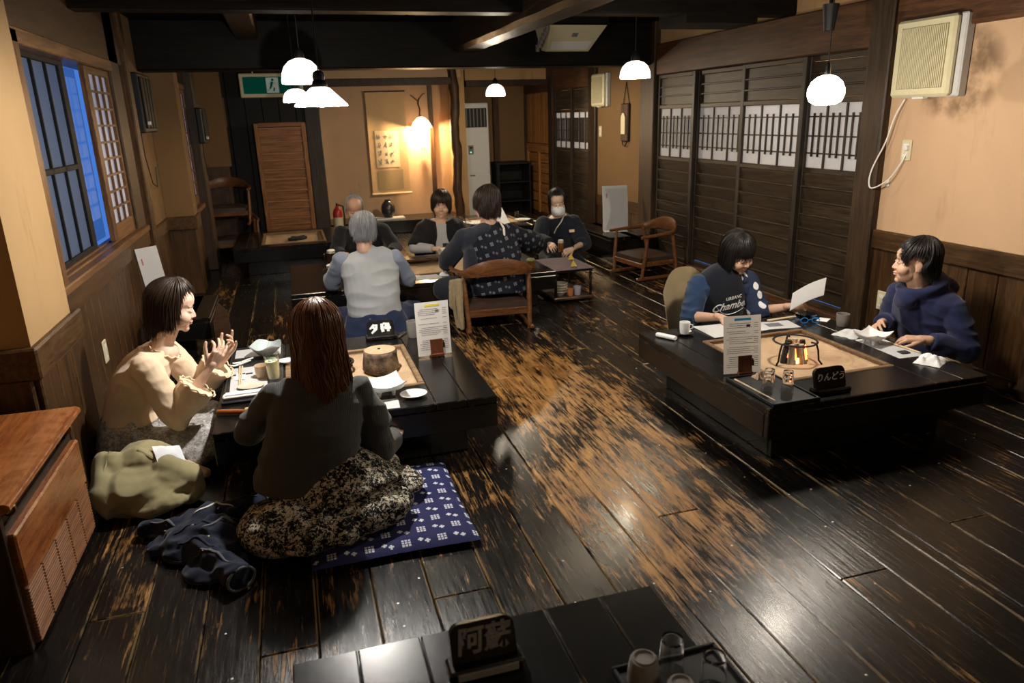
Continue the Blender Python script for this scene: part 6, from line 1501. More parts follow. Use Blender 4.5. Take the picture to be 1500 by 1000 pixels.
hem = MB(); hem.tube([(-0.825-O[0]+math.cos(q*PI/45)*0.126, 3.55-O[1]+math.sin(q*PI/45)*0.170, 0.212+0.005*math.cos(q*2.4)) for q in range(91)], 0.0045, 6, cap=False); hem.build('scalloped_hem', 'cream_knit', t, smooth='all')
k = BL(); k.loft([((-0.84, 3.54, 0.02), 0.24, 0.14, 90), ((-0.84, 3.54, 0.10), 0.215, 0.145, 90), ((-0.825, 3.55, 0.225), 0.160, 0.118, 90)])
k.chain([(-0.80, 3.42, 0.085), (-0.49, 3.36, 0.115)], [0.105, 0.075]); k.chain([(-0.80, 3.66, 0.085), (-0.49, 3.68, 0.115)], [0.105, 0.075]); k.chain([(-0.49, 3.36, 0.10), (-0.60, 3.29, 0.06)], [0.075, 0.06], flat1=True)
k.ell((-0.60, 3.52, 0.09), (0.20, 0.22, 0.085)); k.ell((-0.74, 3.40, 0.05), (0.20, 0.12, 0.05))
k.fuse('skirt', 'greyfloral', t, 0.007, 3, folds(0.009, 9, 9, 6, 5, 0.002), O)

# ---- 2: long haired woman from behind
O = (0.02, 2.70, 0.06)
t = empty('person', O, 0, 'woman with long chestnut hair seen from behind in charcoal sweater and floral skirt', 'person', 'people seated at the tables')
H = Head((0.035, 2.80, 0.722), 4, -8, 0, 1.0)
b = BL(); b.loft([((0.0, 2.66, 0.10), 0.15, 0.11, 0), ((-0.01, 2.68, 0.30), 0.12, 0.09, 0), ((0.01, 2.745, 0.47), 0.15, 0.085, 0), ((0.02, 2.775, 0.56), 0.09, 0.06, 0)])
b.cap((0.022, 2.785, 0.56), (0.032, 2.80, 0.66), 0.047, 0.045)
ls, le, lw = (-0.145, 2.76, 0.50), (-0.265, 2.86, 0.34), (-0.20, 3.06, 0.345)
rs, re, rw = (0.165, 2.76, 0.485), (0.222, 2.75, 0.235), (0.315, 2.92, 0.20)
for a, e, w in ((rs, re, rw), (ls, le, lw)): limb(b, [a, e, w], [0.042, 0.034, 0.020])
b.chain([(-0.07, 2.66, 0.13), (-0.10, 2.86, 0.11), (-0.06, 2.62, 0.09)], [0.06, 0.05, 0.035]); b.chain([(0.07, 2.66, 0.13), (0.12, 2.86, 0.11), (0.08, 2.62, 0.09)], [0.06, 0.05, 0.035])
hl = hand(lw, (0.35, 0.85, -0.05), (-0.4, 0.1, 0.9), 1, (25, 30, 20), O, 0.9); hr = hand(rw, (0.25, 0.9, 0.08), (0.5, 0.0, 0.85), -1, (25, 35, 20), O, 0.9)
b.fuse('body', 'skin_fair', t, 0.006, 3, None, O, [H.build(O), hl, hr])
H.features(t, O, eyes='down', hairm='hair_brown')
H.hair(t, O, 'hair_brown', zf(0.03, -0.19, -0.245, 0.62, 0.9), 3000, 0.020, (0.0, -0.012), 0.0034, 9, 0.10, wave=0.3, cap_n=80, swell=0.98)
k = BL(); k.loft([((-0.06, 2.66, 0.160), 0.20, 0.14, 0), ((-0.05, 2.665, 0.22), 0.20, 0.14, 0), ((-0.02, 2.68, 0.35), 0.175, 0.122, 0), ((0.005, 2.735, 0.47), 0.175, 0.10, 0), ((0.018, 2.77, 0.55), 0.125, 0.07, 0)])
k.chain([ls, le], [0.062, 0.060]); k.chain([le, V(le).lerp(V(lw), 0.85)], [0.060, 0.043], flat1=True)
k.chain([rs, (0.215, 2.745, 0.36), re], [0.064, 0.068, 0.070]); k.chain([re, V(re).lerp(V(rw), 0.8)], [0.068, 0.046], flat1=True)
k.fuse('sweater', 'charcoal_knit', t, 0.0065, 4, folds(0.009, 5, 6, 13, 7, 0.0), O)
k = BL(); k.loft([((0.02, 2.62, 0.07), 0.29, 0.21, 0), ((0.0, 2.645, 0.12), 0.245, 0.185, 0), ((-0.05, 2.665, 0.185), 0.195, 0.138, 0)])
k.chain([(0.10, 2.72, 0.125), (0.24, 2.82, 0.11)], [0.075, 0.065]); k.chain([(-0.08, 2.72, 0.125), (-0.15, 2.86, 0.11)], [0.075, 0.065])
k.ell((-0.15, 2.52, 0.09), (0.17, 0.15, 0.09)); k.ell((0.12, 2.55, 0.10), (0.20, 0.16, 0.07)); k.ell((-0.02, 2.45, 0.09), (0.16, 0.12, 0.06)); k.ell((0.29, 2.70, 0.095), (0.10, 0.11, 0.035)); k.ell((-0.08, 2.38, 0.078), (0.09, 0.05, 0.03))
def skf(p):
    a = math.atan2(p[1]-2.70, p[0]-0.0); r = math.hypot(p[0], p[1]-2.70)
    return (0.012*(1-abs(nz(a*3.2+0.6*nz(p[0]*6, p[1]*6, 1), p[2]*5, r*4))*2.4)+0.005*nz(p[0]*22, p[1]*22, p[2]*22))*min(1, max(0, (r-0.08)*6))
k.fuse('skirt', 'floral', t, 0.0065, 2, skf, O)

# ---- 3: grey haired man from behind
O = (0.47, 5.18, 0.05)
t = empty('person', O, 0, 'grey haired man from behind in pale grey cardigan at the long table', 'person', 'people seated at the tables')
H = Head((0.455, 5.24, 0.762), -2, -6, 3, 1.0)
b = BL(); b.loft([((0.48, 5.14, 0.12), 0.16, 0.12, 0), ((0.48, 5.17, 0.35), 0.15, 0.10, 0), ((0.475, 5.22, 0.53), 0.17, 0.09, 0), ((0.465, 5.24, 0.62), 0.09, 0.06, 0)]); b.cap((0.46, 5.24, 0.62), (0.457, 5.24, 0.70), 0.054, 0.052)
ls, le, lw = (0.285, 5.23, 0.56), (0.215, 5.40, 0.37), (0.195, 5.63, 0.375); rs, re, rw = (0.665, 5.22, 0.55), (0.765, 5.34, 0.36), (0.72, 5.58, 0.33)
for a, e, w in ((rs, re, rw), (ls, le, lw)): limb(b, [a, e, w], [0.048, 0.038, 0.0215])
b.chain([(0.38, 5.14, 0.13), (0.18, 5.40, 0.12), (0.50, 5.36, 0.06)], [0.085, 0.06, 0.045]); b.chain([(0.58, 5.14, 0.13), (0.80, 5.38, 0.12), (0.50, 5.30, 0.06)], [0.085, 0.06, 0.045])
hl = hand(lw, (0.10, 0.95, 0.12), (-0.9, 0.1, 0.25), 1, origin=O, curls=((45, 55, 35),)*4, tang=40, voxel=0.0034); hr = hand(rw, (-0.2, 0.9, -0.05), (0.2, 0.1, 0.95), -1, (20, 30, 20), O, voxel=0.0034)
b.fuse('body', 'skin', t, 0.008, 3, None, O, [H.build(O, 0.005), hl, hr]); H.features(t, O, hairm='hair_grey')
H.hair(t, O, 'hair_grey', zf(0.07, 0.012, -0.050, 0.75, 1.75), 2000, 0.013, (0.01, -0.03), 0.0024, 3, wave=0.4)
k = BL(); k.loft([((0.48, 5.13, 0.14), 0.195, 0.145, 0), ((0.48, 5.15, 0.26), 0.19, 0.14, 0), ((0.478, 5.19, 0.42), 0.20, 0.12, 0), ((0.473, 5.22, 0.55), 0.205, 0.10, 0), ((0.465, 5.235, 0.625), 0.12, 0.072, 0)])
k.ell((0.463, 5.235, 0.635), (0.068, 0.068, 0.03))
k.fuse('cardigan', 'grey_shirt', t, 0.008, 3, folds(0.008, 5, 5, 12, 3), O)
k = BL(); k.chain([ls, le], [0.066, 0.06]); k.chain([le, V(le).lerp(V(lw), 0.8)], [0.058, 0.042], flat1=True); k.chain([rs, re], [0.066, 0.06]); k.chain([re, V(re).lerp(V(rw), 0.8)], [0.058, 0.042], flat1=True)
k.fuse('sleeves', 'grey_sleeve', t, 0.008, 3, folds(0.006, 9, 9, 12, 3), O)['kind'] = 'stuff'
k = BL(); k.loft([((0.48, 5.13, 0.03), 0.27, 0.17, 0), ((0.48, 5.13, 0.13), 0.22, 0.155, 0), ((0.48, 5.14, 0.20), 0.19, 0.14, 0)]); k.chain([(0.38, 5.16, 0.13), (0.16, 5.40, 0.11)], [0.11, 0.08]); k.chain([(0.58, 5.16, 0.13), (0.80, 5.38, 0.11)], [0.11, 0.08])
k.fuse('trousers', 'jeans', t, 0.009, 3, folds(0.009, 6, 8, 10, 1), O)
MB().tube([(0.455-O[0]+s_*0.0, 5.24-O[1], 0) for s_ in (0, 1)], 0.001, 4) if False else None
gl = MB()
for s_ in (-1, 1): gl.tube([tuple(H.P(s_*0.078, y_, 0.004)-V(O)) for y_ in (-0.02, 0.03, 0.085)], 0.0022, 6)
gl.tube([tuple(H.P(x_, 0.100-abs(x_)*0.2, 0.002)-V(O)) for x_ in (-0.078, -0.03, 0, 0.03, 0.078)], 0.002, 6); gl.build('spectacles_frame', 'lash', t, kind='stuff')

# ---- 4: balding man beyond
O = (0.60, 6.95, 0.0)
t = empty('person', O, 0, 'balding man in black behind the grey haired man, mostly hidden', 'person', 'people seated at the tables')
H = Head((0.545, 6.95, 0.72), 182, -14, 0, 1.0)
b = BL(); b.loft([((0.6, 7.0, 0.05), 0.16, 0.12, 0), ((0.6, 6.98, 0.34), 0.15, 0.10, 0), ((0.59, 6.95, 0.50), 0.17, 0.09, 0), ((0.565, 6.95, 0.59), 0.09, 0.06, 0)]); b.cap((0.56, 6.95, 0.58), (0.55, 6.95, 0.66), 0.053, 0.05)
rs, re, rw = (0.40, 6.95, 0.52), (0.34, 6.80, 0.37), (0.40, 6.62, 0.36); ls, le, lw = (0.78, 6.95, 0.52), (0.88, 6.82, 0.36), (0.80, 6.63, 0.34)
for a, e, w in ((rs, re, rw), (ls, le, lw)): limb(b, [a, e, w], [0.048, 0.038, 0.0215])
b.chain([(0.5, 6.98, 0.09), (0.32, 6.86, 0.10), (0.6, 6.80, 0.05)], [0.085, 0.06, 0.045]); b.chain([(0.7, 6.98, 0.09), (0.9, 6.86, 0.10), (0.62, 6.84, 0.05)], [0.085, 0.06, 0.045])
hr = hand(rw, (-0.5, -0.8, 0.05), (0.2, 0.1, 0.9), 1, (40, 45, 30), O, voxel=0.0036); hl = hand(lw, (-0.3, -0.9, 0), (0, 0.1, 0.9), -1, (20, 30, 20), O, voxel=0.0036)
b.fuse('body', 'skin_tan', t, 0.009, 3, None, O, [H.build(O, 0.005), hr, hl]); H.features(t, O)
H.hair(t, O, 'hair_grey', lambda phi: 0.0 if abs(phi) > 1.25 else 0.118, 260, 0.005, (0, -0.03), 0.004, 5)
k = BL(); k.loft([((0.6, 7.0, 0.10), 0.20, 0.15, 0), ((0.6, 6.98, 0.34), 0.19, 0.13, 0), ((0.59, 6.955, 0.50), 0.205, 0.11, 0), ((0.565, 6.95, 0.585), 0.12, 0.075, 0)])
for a, e, w in ((rs, re, rw), (ls, le, lw)): k.chain([a, e], [0.068, 0.062]); k.chain([e, V(e).lerp(V(w), 0.8)], [0.06, 0.044], flat1=True)
k.fuse('jacket', 'black_cloth', t, 0.009, 3, folds(0.008, 6, 6, 12, 4), O)
k = BL(); k.chain([(0.5, 7.0, 0.09), (0.32, 6.86, 0.09), (0.58, 6.80, 0.06)], [0.11, 0.08, 0.06]); k.chain([(0.7, 7.0, 0.09), (0.9, 6.86, 0.09), (0.62, 6.84, 0.06)], [0.11, 0.08, 0.06]); k.fuse('trousers', 'black_cloth', t, 0.01, 3, None, O)

# ---- 5: short haired woman facing us with phone
O = (1.32, 7.0, 0.0)
t = empty('person', O, 0, 'woman with short dark hair in black jacket looking up from a phone', 'person', 'people seated at the tables')
H = Head((1.355, 6.93, 0.715), 168, -8, -3, 1.0)
b = BL(); b.loft([((1.33, 7.02, 0.05), 0.16, 0.12, 0), ((1.33, 7.0, 0.32), 0.14, 0.10, 0), ((1.335, 6.96, 0.48), 0.16, 0.09, 0), ((1.345, 6.95, 0.575), 0.09, 0.06, 0)]); b.cap((1.345, 6.95, 0.57), (1.353, 6.93, 0.66), 0.049, 0.047)
rs, re, rw = (1.17, 6.95, 0.50), (1.06, 6.84, 0.34), (1.24, 6.66, 0.345); ls, le, lw = (1.51, 6.95, 0.50), (1.60, 6.84, 0.34), (1.46, 6.67, 0.345)
for a, e, w in ((rs, re, rw), (ls, le, lw)): limb(b, [a, e, w], [0.044, 0.035, 0.0215])
b.chain([(1.24, 7.0, 0.09), (1.08, 6.88, 0.10), (1.34, 6.84, 0.05)], [0.085, 0.06, 0.045]); b.chain([(1.42, 7.0, 0.09), (1.60, 6.88, 0.10), (1.36, 6.86, 0.05)], [0.085, 0.06, 0.045])
hr = hand(rw, (0.85, -0.45, 0.08), (-0.2, -0.5, 0.8), 1, (25, 40, 25), O, voxel=0.0036, tang=30); hl = hand(lw, (-0.85, -0.4, 0.08), (0.2, -0.5, 0.8), -1, (25, 40, 25), O, voxel=0.0036, tang=30)
b.fuse('body', 'skin', t, 0.008, 3, None, O, [H.build(O, 0.0042), hr, hl]); H.features(t, O)
H.hair(t, O, 'hair_dark', zf(0.048, -0.03, -0.08, 0.62, 1.6), 800, 0.020, (0, -0.01), 0.0045, 6)
k = BL(); k.loft([((1.33, 7.0, 0.14), 0.17, 0.13, 0), ((1.335, 6.97, 0.40), 0.15, 0.112, 0), ((1.345, 6.95, 0.55), 0.10, 0.075, 0)])
for e, w in ((re, rw), (le, lw)): k.chain([e, V(e).lerp(V(w), 0.82)], [0.058, 0.040], flat1=True)
k.fuse('undershirt', 'inner_grey', t, 0.008, 2, None, O)
k = BL(); 
for s_, x_ in ((-1, 1.19), (1, 1.475)): k.loft([((x_, 7.0, 0.08), 0.11, 0.155, 0), ((x_, 6.98, 0.32), 0.105, 0.142, 0), ((x_+s_*-0.02, 6.955, 0.47), 0.105, 0.125, 0), ((x_-s_*0.062, 6.955, 0.575), 0.055, 0.085, 0)])
k.loft([((1.33, 7.06, 0.10), 0.19, 0.10, 0), ((1.335, 7.03, 0.40), 0.185, 0.09, 0), ((1.345, 6.99, 0.58), 0.10, 0.05, 0)])
k.chain([rs, re], [0.072, 0.075], flat1=True); k.chain([ls, le], [0.072, 0.07]); k.chain([le, V(le).lerp(V(lw), 0.6)], [0.066, 0.05], flat1=True)
k.fuse('jacket', 'black_cloth', t, 0.008, 3, folds(0.007, 6, 6, 12, 8), O)
k = BL(); k.chain([(1.24, 7.0, 0.09), (1.08, 6.88, 0.09), (1.32, 6.84, 0.06)], [0.11, 0.08, 0.06]); k.chain([(1.42, 7.0, 0.09), (1.60, 6.88, 0.09), (1.36, 6.86, 0.06)], [0.11, 0.08, 0.06]); k.fuse('trousers', 'black_cloth', t, 0.01, 3, None, O)
ph = empty('mobile_phone', (1.35, 6.60, 0.37), 168, 'dark mobile phone held in both hands by the short haired woman', 'phone')
Rp = Matrix.Rotation(math.radians(35), 3, 'X'); MB().box((0, 0, 0), (0.13, 0.008, 0.066), 0.003, Rp).build('case', 'black_plastic', ph); MB().box(Rp @ V((0, -0.0045, 0)), (0.12, 0.001, 0.06), 0, Rp).build('screen', 'dark_ceramic', ph)

# ---- 6: person in kasuri haori on the armchair, back turned, reaching right
O = (1.37, 5.18, 0.20)
t = empty('person', O, 0, 'person in dark kasuri haori from behind on a chair, reaching out to the right', 'person', 'people seated at the tables')
H = Head((1.385, 5.34, 0.875), 12, -10, 2, 1.03)
b = BL(); b.loft([((1.40, 5.15, 0.24), 0.16, 0.12, 0), ((1.40, 5.19, 0.45), 0.15, 0.10, 0), ((1.38, 5.27, 0.62), 0.17, 0.09, 0), ((1.38, 5.31, 0.71), 0.09, 0.06, 0)]); b.cap((1.38, 5.31, 0.71), (1.385, 5.33, 0.80), 0.054, 0.05)
ls, le, lw = (1.20, 5.30, 0.64), (1.10, 5.50, 0.45), (1.13, 5.70, 0.37); rs, re, rw = (1.56, 5.32, 0.645), (1.75, 5.47, 0.55), (1.93, 5.80, 0.47)
for a, e, w in ((rs, re, rw), (ls, le, lw)): limb(b, [a, e, w], [0.048, 0.038, 0.0215])
b.chain([(1.31, 5.18, 0.27), (1.06, 5.44, 0.235), (1.24, 5.43, 0.09)], [0.085, 0.065, 0.045]); b.chain([(1.46, 5.18, 0.27), (1.62, 5.42, 0.23), (1.48, 5.42, 0.09)], [0.085, 0.06, 0.045])
hl = hand(lw, (0.1, 0.9, -0.2), (-0.3, 0.1, 0.9), 1, (20, 30, 20), O, voxel=0.0036); hr = hand(rw, (0.45, 0.85, -0.05), (0.1, 0, 0.95), -1, (20, 35, 20), O, voxel=0.0036)
b.fuse('body', 'skin', t, 0.008, 3, None, O, [H.build(O, 0.0045), hl, hr]); H.features(t, O)
H.hair(t, O, 'hair_dark', zf(0.06, -0.01, -0.085, 0.75, 1.7), 1600, 0.019, (0.01, -0.03), 0.0028, 12, wave=0.3)
k = BL(); k.loft([((1.41, 5.12, 0.235), 0.205, 0.14, 0), ((1.41, 5.155, 0.38), 0.20, 0.135, 0), ((1.395, 5.22, 0.54), 0.205, 0.12, 0), ((1.385, 5.28, 0.66), 0.185, 0.10, 0), ((1.38, 5.315, 0.735), 0.10, 0.07, 0)])
k.chain([rs, (1.70, 5.42, 0.565), re], [0.085, 0.095, 0.095]); k.chain([re, V(re).lerp(V(rw), 0.8)], [0.095, 0.085], flat1=True)
k.fuse('haori', 'kasuri', t, 0.008, 4, folds(0.007, 4, 4, 9, 6), O)
k = BL(); k.chain([ls, le], [0.080, 0.074]); k.chain([le, V(le).lerp(V(lw), 0.75)], [0.074, 0.062], flat1=True); k.ell((1.245, 5.275, 0.615), (0.085, 0.115, 0.115)); k.ell((1.30, 5.27, 0.69), (0.11, 0.10, 0.05), rotm(0, 0, -22)); k.ell((1.48, 5.29, 0.685), (0.10, 0.095, 0.045), rotm(0, 0, 20)); k.ell((1.215, 5.20, 0.45), (0.055, 0.115, 0.17))
k.fuse('navy_yoke', 'samue', t, 0.008, 4, folds(0.005, 5, 5, 9, 3), O)
MB().tube([tuple(V(p)-V(O)) for p in ((1.462, 5.245, 0.755), (1.475, 5.195, 0.715), (1.47, 5.165, 0.66))], 0.009, 6, 0.4).build('collar_piping', 'trim_cream', t)
k = BL(); k.chain([(1.31, 5.18, 0.285), (1.05, 5.44, 0.245)], [0.115, 0.088]); k.chain([(1.05, 5.44, 0.235), (1.22, 5.43, 0.08)], [0.085, 0.065]); k.chain([(1.47, 5.18, 0.285), (1.60, 5.42, 0.235)], [0.11, 0.085]); k.chain([(1.60, 5.42, 0.225), (1.48, 5.42, 0.08)], [0.08, 0.06]); k.fuse('trousers', 'samue', t, 0.009, 3, folds(0.006, 8, 8, 8, 2), O)
# coat hung over the chair side
k = BL(); k.loft([((1.075, 5.04, 0.03), 0.020, 0.075, 0), ((1.075, 5.06, 0.2), 0.03, 0.09, 0), ((1.085, 5.1, 0.38), 0.03, 0.09, 0)]); k.loft([((1.055, 5.14, 0.16), 0.025, 0.06, 0), ((1.07, 5.14, 0.36), 0.03, 0.07, 0)])
t = empty('hanging_jacket', (1.075, 5.07, 0.02), 0, 'tan patterned jacket hanging beside the left arm of the occupied armchair', 'jacket'); k.fuse('body', 'tan_cloth', t, 0.007, 2, folds(0.012, 14, 14, 4, 4, 0.003), (1.075, 5.07, 0.02)); MB().tube([(-0.018, -0.02, 0.08), (-0.03, -0.03, 0.2), (-0.02, 0.0, 0.33)], 0.006, 6).build('seam', 'tan_cloth', t)

# ---- 7: waitress with mask
O = (2.46, 6.85, 0.0)
t = empty('person', O, 0, 'masked waitress in dark navy work jacket with name tag handing over a beer', 'person', 'people seated at the tables')
H = Head((2.455, 6.72, 0.70), 163, -15, 4, 0.97)
b = BL(); b.loft([((2.52, 6.90, 0.10), 0.15, 0.12, 0), ((2.51, 6.87, 0.32), 0.13, 0.095, 0), ((2.49, 6.80, 0.48), 0.15, 0.088, 0), ((2.475, 6.78, 0.56), 0.085, 0.06, 0)]); b.cap((2.475, 6.78, 0.55), (2.46, 6.74, 0.64), 0.046, 0.045)
rs, re, rw = (2.33, 6.79, 0.49), (2.25, 6.68, 0.35), (2.29, 6.48, 0.335); ls, le, lw = (2.65, 6.79, 0.485), (2.69, 6.62, 0.295), (2.475, 6.40, 0.285)
for a, e, w in ((rs, re, rw), (ls, le, lw)): limb(b, [a, e, w], [0.043, 0.034, 0.0205])
b.chain([(2.43, 6.9, 0.14), (2.41, 6.62, 0.10), (2.44, 6.98, 0.05)], [0.085, 0.065, 0.045]); b.chain([(2.60, 6.9, 0.14), (2.62, 6.62, 0.10), (2.60, 6.98, 0.05)], [0.085, 0.065, 0.045])
hl = hand(lw, (-0.85, -0.5, -0.10), (0.2, -0.5, 0.85), -1, (30, 40, 25), O, voxel=0.0034, tang=35); hr = hand(rw, (-0.1, -0.9, 0.0), (-0.5, -0.2, 0.8), 1, (30, 40, 25), O, voxel=0.0034)
b.fuse('body', 'skin_fair', t, 0.008, 3, None, O, [H.build(O, 0.0042), hl, hr]); H.features(t, O, eyes='down', lip=False)
H.hair(t, O, 'hair_black', zf(0.100, -0.045, -0.09, 0.85, 1.5, 0.5), 900, 0.009, (0.01, -0.02), 0.004, 8)
m = BL(); m.ell(H.P(0, -0.115, 0.055)-V(O), (0.035, 0.032, 0.032), H.R); m.build('hair_bun', 'hair_black', t, smooth='all')
m = MB()
def mk(u, v):
    a = (u-.5)*2.3; z = -0.118+0.092*v; return tuple(H.P(math.sin(a)*(0.073+0.004*math.sin(v*PI)), 0.028+math.cos(a)*(0.066+0.028*math.sin(min(1, 0.12+v*0.86)*PI)*max(0, math.cos(a))), z+0.010*math.cos(a*1.2))-V(O))
m.sheet(mk, 18, 8); m.build('face_mask', 'mask', t, smooth='all')
gl = MB()
for s_ in (-1, 1):
    gl.tube([tuple(H.P(s_*0.032+0.021*math.cos(q*PI/8), 0.098-abs(s_*0.032+0.021*math.cos(q*PI/8))*0.16, -0.004+0.014*math.sin(q*PI/8))-V(O)) for q in range(17)], 0.0013, 5); gl.tube([tuple(H.P(s_*0.054, 0.088, 0.0)-V(O)), tuple(H.P(s_*0.078, 0.0, 0.002)-V(O))], 0.0013, 5)
gl.build('spectacles_frame', 'lash', t, kind='stuff')
k = BL(); k.loft([((2.53, 6.90, 0.06), 0.20, 0.16, 0), ((2.52, 6.88, 0.28), 0.175, 0.135, 0), ((2.50, 6.81, 0.44), 0.185, 0.128, 0), ((2.48, 6.78, 0.555), 0.105, 0.085, 0)])
for a, e, w, r_ in ((rs, re, rw, 0.9), (ls, le, lw, 0.28)): k.chain([a, e], [0.075, 0.078]); k.chain([e, V(e).lerp(V(w), r_)], [0.074, 0.062], flat1=True)
k.chain([(2.43, 6.9, 0.13), (2.41, 6.62, 0.10)], [0.11, 0.085]); k.chain([(2.60, 6.9, 0.13), (2.62, 6.62, 0.10)], [0.11, 0.085])
k.fuse('work_jacket', 'samue', t, 0.008, 3, folds(0.007, 6, 6, 11, 9), O)
MB().tube([tuple(V(p)-V(O)) for p in ((2.515, 6.70, 0.565), (2.475, 6.675, 0.51), (2.43, 6.685, 0.45), (2.41, 6.70, 0.40))], 0.007, 6, 0.5).build('collar_piping', 'trim_cream', t)
MB().box(V((2.585, 6.672, 0.415))-V(O), (0.058, 0.010, 0.028), 0.002, rotm(8, -12, 0)).build('name_tag', plain('name tag', (0.85, 0.62, 0.42), 0.5), t)
MB().tube([tuple(V(lw)+(V(le)-V(lw))*0.10+V((0, math.cos(q*PI/6)*0.029, math.sin(q*PI/6)*0.029))-V(O)) for q in range(13)], 0.006, 6, cap=False).build('wristband', 'black_plastic', t)
g = empty('beer_glass', (2.335, 6.31, 0.285), 0, 'glass of amber beer with foam in the waitress\'s hand', 'glass'); MB().lathe([(0, 0), (0.024, 0), (0.029, 0.115), (0.0275, 0.115), (0.022, 0.006), (0, 0.006)], n=20).build('tumbler', 'glass', g, smooth=True); MB().lathe([(0, 0.007), (0.0215, 0.007), (0.026, 0.085), (0, 0.085)], n=20).build('beer', 'amber_beer', g, smooth=True); MB().lathe([(0, 0.085), (0.0262, 0.0852), (0.027, 0.11), (0.015, 0.116), (0, 0.118)], n=20).build('foam', 'foam', g, smooth=True)

# ---- 8: woman reading papers at the right table
O = (2.60, 3.98, 0.0)
t = empty('person', O, 0, 'woman with black bob in printed navy sweatshirt reading a paper at right table', 'person', 'people seated at the tables')
H = Head((2.615, 3.90, 0.645), 196, -26, 8, 0.98)
b = BL(); b.loft([((2.55, 4.03, 0.06), 0.16, 0.12, 0), ((2.55, 4.02, 0.28), 0.15, 0.10, 0), ((2.555, 3.98, 0.44), 0.165, 0.09, 0), ((2.575, 3.95, 0.53), 0.09, 0.06, 0)]); b.cap((2.58, 3.945, 0.52), (2.605, 3.92, 0.60), 0.048, 0.046)
rs, re, rw = (2.385, 3.97, 0.455), (2.275, 3.86, 0.285), (2.33, 3.60, 0.335); ls, le, lw = (2.735, 3.965, 0.455), (2.76, 3.86, 0.27), (2.895, 3.715, 0.325)
rw = (2.35, 3.635, 0.33)
for a, e, w in ((rs, re, rw), (ls, le, lw)): limb(b, [a, e, w], [0.046, 0.040, 0.0215])
b.chain([(2.46, 4.02, 0.09), (2.28, 3.86, 0.10), (2.56, 3.86, 0.05)], [0.085, 0.06, 0.045]); b.chain([(2.64, 4.02, 0.09), (2.83, 3.86, 0.10), (2.58, 3.88, 0.05)], [0.085, 0.06, 0.045])
hr = hand(rw, (0.5, -0.8, -0.12), (-0.1, 0.05, 0.95), 1, (12, 20, 12), O, 0.92); hl = hand(lw, (0.9, -0.35, 0.0), (0.1, -0.6, 0.75), -1, (35, 45, 25), O, 0.92, tang=25)
b.fuse('body', 'skin', t, 0.0065, 3, None, O, [H.build(O, full=1.06), hr, hl]); H.features(t, O, eyes='down')
H.hair(t, O, 'hair_black', zf(0.040, -0.075, -0.10, 0.95, 1.95, 0.25), 1800, 0.024, (0.0, -0.012), 0.0028, 15, -0.04)
m = MB(); qq = random.Random(3)
k = BL(); k.loft([((2.55, 4.03, 0.14), 0.195, 0.145, 0), ((2.55, 4.02, 0.28), 0.185, 0.138, 0), ((2.555, 3.98, 0.42), 0.185, 0.122, 0), ((2.572, 3.95, 0.515), 0.13, 0.09, 0), ((2.582, 3.94, 0.548), 0.075, 0.07, 0)]); k.ell((2.59, 3.935, 0.55), (0.066, 0.066, 0.026), rotm(0, 15, 8))
k.fuse('sweatshirt', 'navy_blk', t, 0.0065, 4, folds(0.006, 6, 6, 9, 9), O)
k = BL(); k.chain([rs, re], [0.068, 0.066]); k.chain([re, V(re).lerp(V(rw), 0.25)], [0.064, 0.058], flat1=True); k.ell((2.415, 3.985, 0.425), (0.08, 0.10, 0.09)); k.ell((2.47, 3.97, 0.475), (0.07, 0.085, 0.045), rotm(0, 0, -30))
k.fuse('right_sleeve', 'navy_sleeve', t, 0.0065, 3, folds(0.006, 9, 9, 22, 2), O).name = 'sleeve'
def dots_mat():
    mt = MT('navy with white spots'); c = mt.coord(scale=(1, 0.35, 0.8)); f = mt.voro(c, 15).ramp(0.30, 0.27); mt.set('Base Color', mt.mix(f, (0.012, 0.022, 0.058), (0.72, 0.72, 0.72))); mt.set('Roughness', 0.9); return mt.m
k = BL(); k.chain([ls, le], [0.068, 0.066]); k.chain([le, V(le).lerp(V(lw), 0.35)], [0.064, 0.056], flat1=True); k.ell((2.70, 3.975, 0.42), (0.075, 0.10, 0.09)); k.ell((2.665, 3.965, 0.475), (0.06, 0.085, 0.042), rotm(0, 0, 30))
k.fuse('sleeve', dots_mat(), t, 0.0065, 3, folds(0.008, 9, 9, 18, 4), O)
# lettering printed across the chest, following the cloth
me = text_mesh('Chamber', 0.070, 0.0009, 0.35, 0.0010); me2 = text_mesh('URBANC', 0.030, 0.0002, 0.0, 0.0010)
shirt = bpy.data.objects['sweatshirt']
from mathutils.bvhtree import BVHTree
bv = BVHTree.FromObject(shirt, bpy.context.evaluated_depsgraph_get())
def onchest(x, z):
    h_ = bv.ray_cast(V((x, -0.6, z)), V((0, 1, 0))); return h_[0] if h_[0] is not None else V((x, -0.13, z))
for m_, cx, cz, nm in ((me, -0.030, 0.325, 'script_lettering'), (me2, -0.015, 0.376, 'small_lettering')):
    for v in m_.vertices:
        x_, z_ = v.co.x, v.co.y; p = onchest(cx+x_, cz+z_+x_*0.10-x_*x_*0.4); v.co = V((p.x, p.y-0.0015-max(0, v.co.z), p.z))
    m_.materials.clear(); m_.materials.append(M['white_paint']); oo = bpy.data.objects.new(nm, m_); COL.objects.link(oo); oo.parent = t; oo['kind'] = 'stuff'
sw = MB(); pts = []
for q in range(25): u = q/24; x_ = -0.135+0.215*u; z_ = 0.275+0.055*(1-u)**6-0.020*math.sin(u*PI)+0.022*u; p = onchest(x_, z_); pts.append((p.x, p.y-0.002, p.z))
sw.tube(pts, [0.0012+0.0024*math.sin(PI*q/24) for q in range(25)], 6, 0.5); sw.build('swash_line', 'white_paint', t)
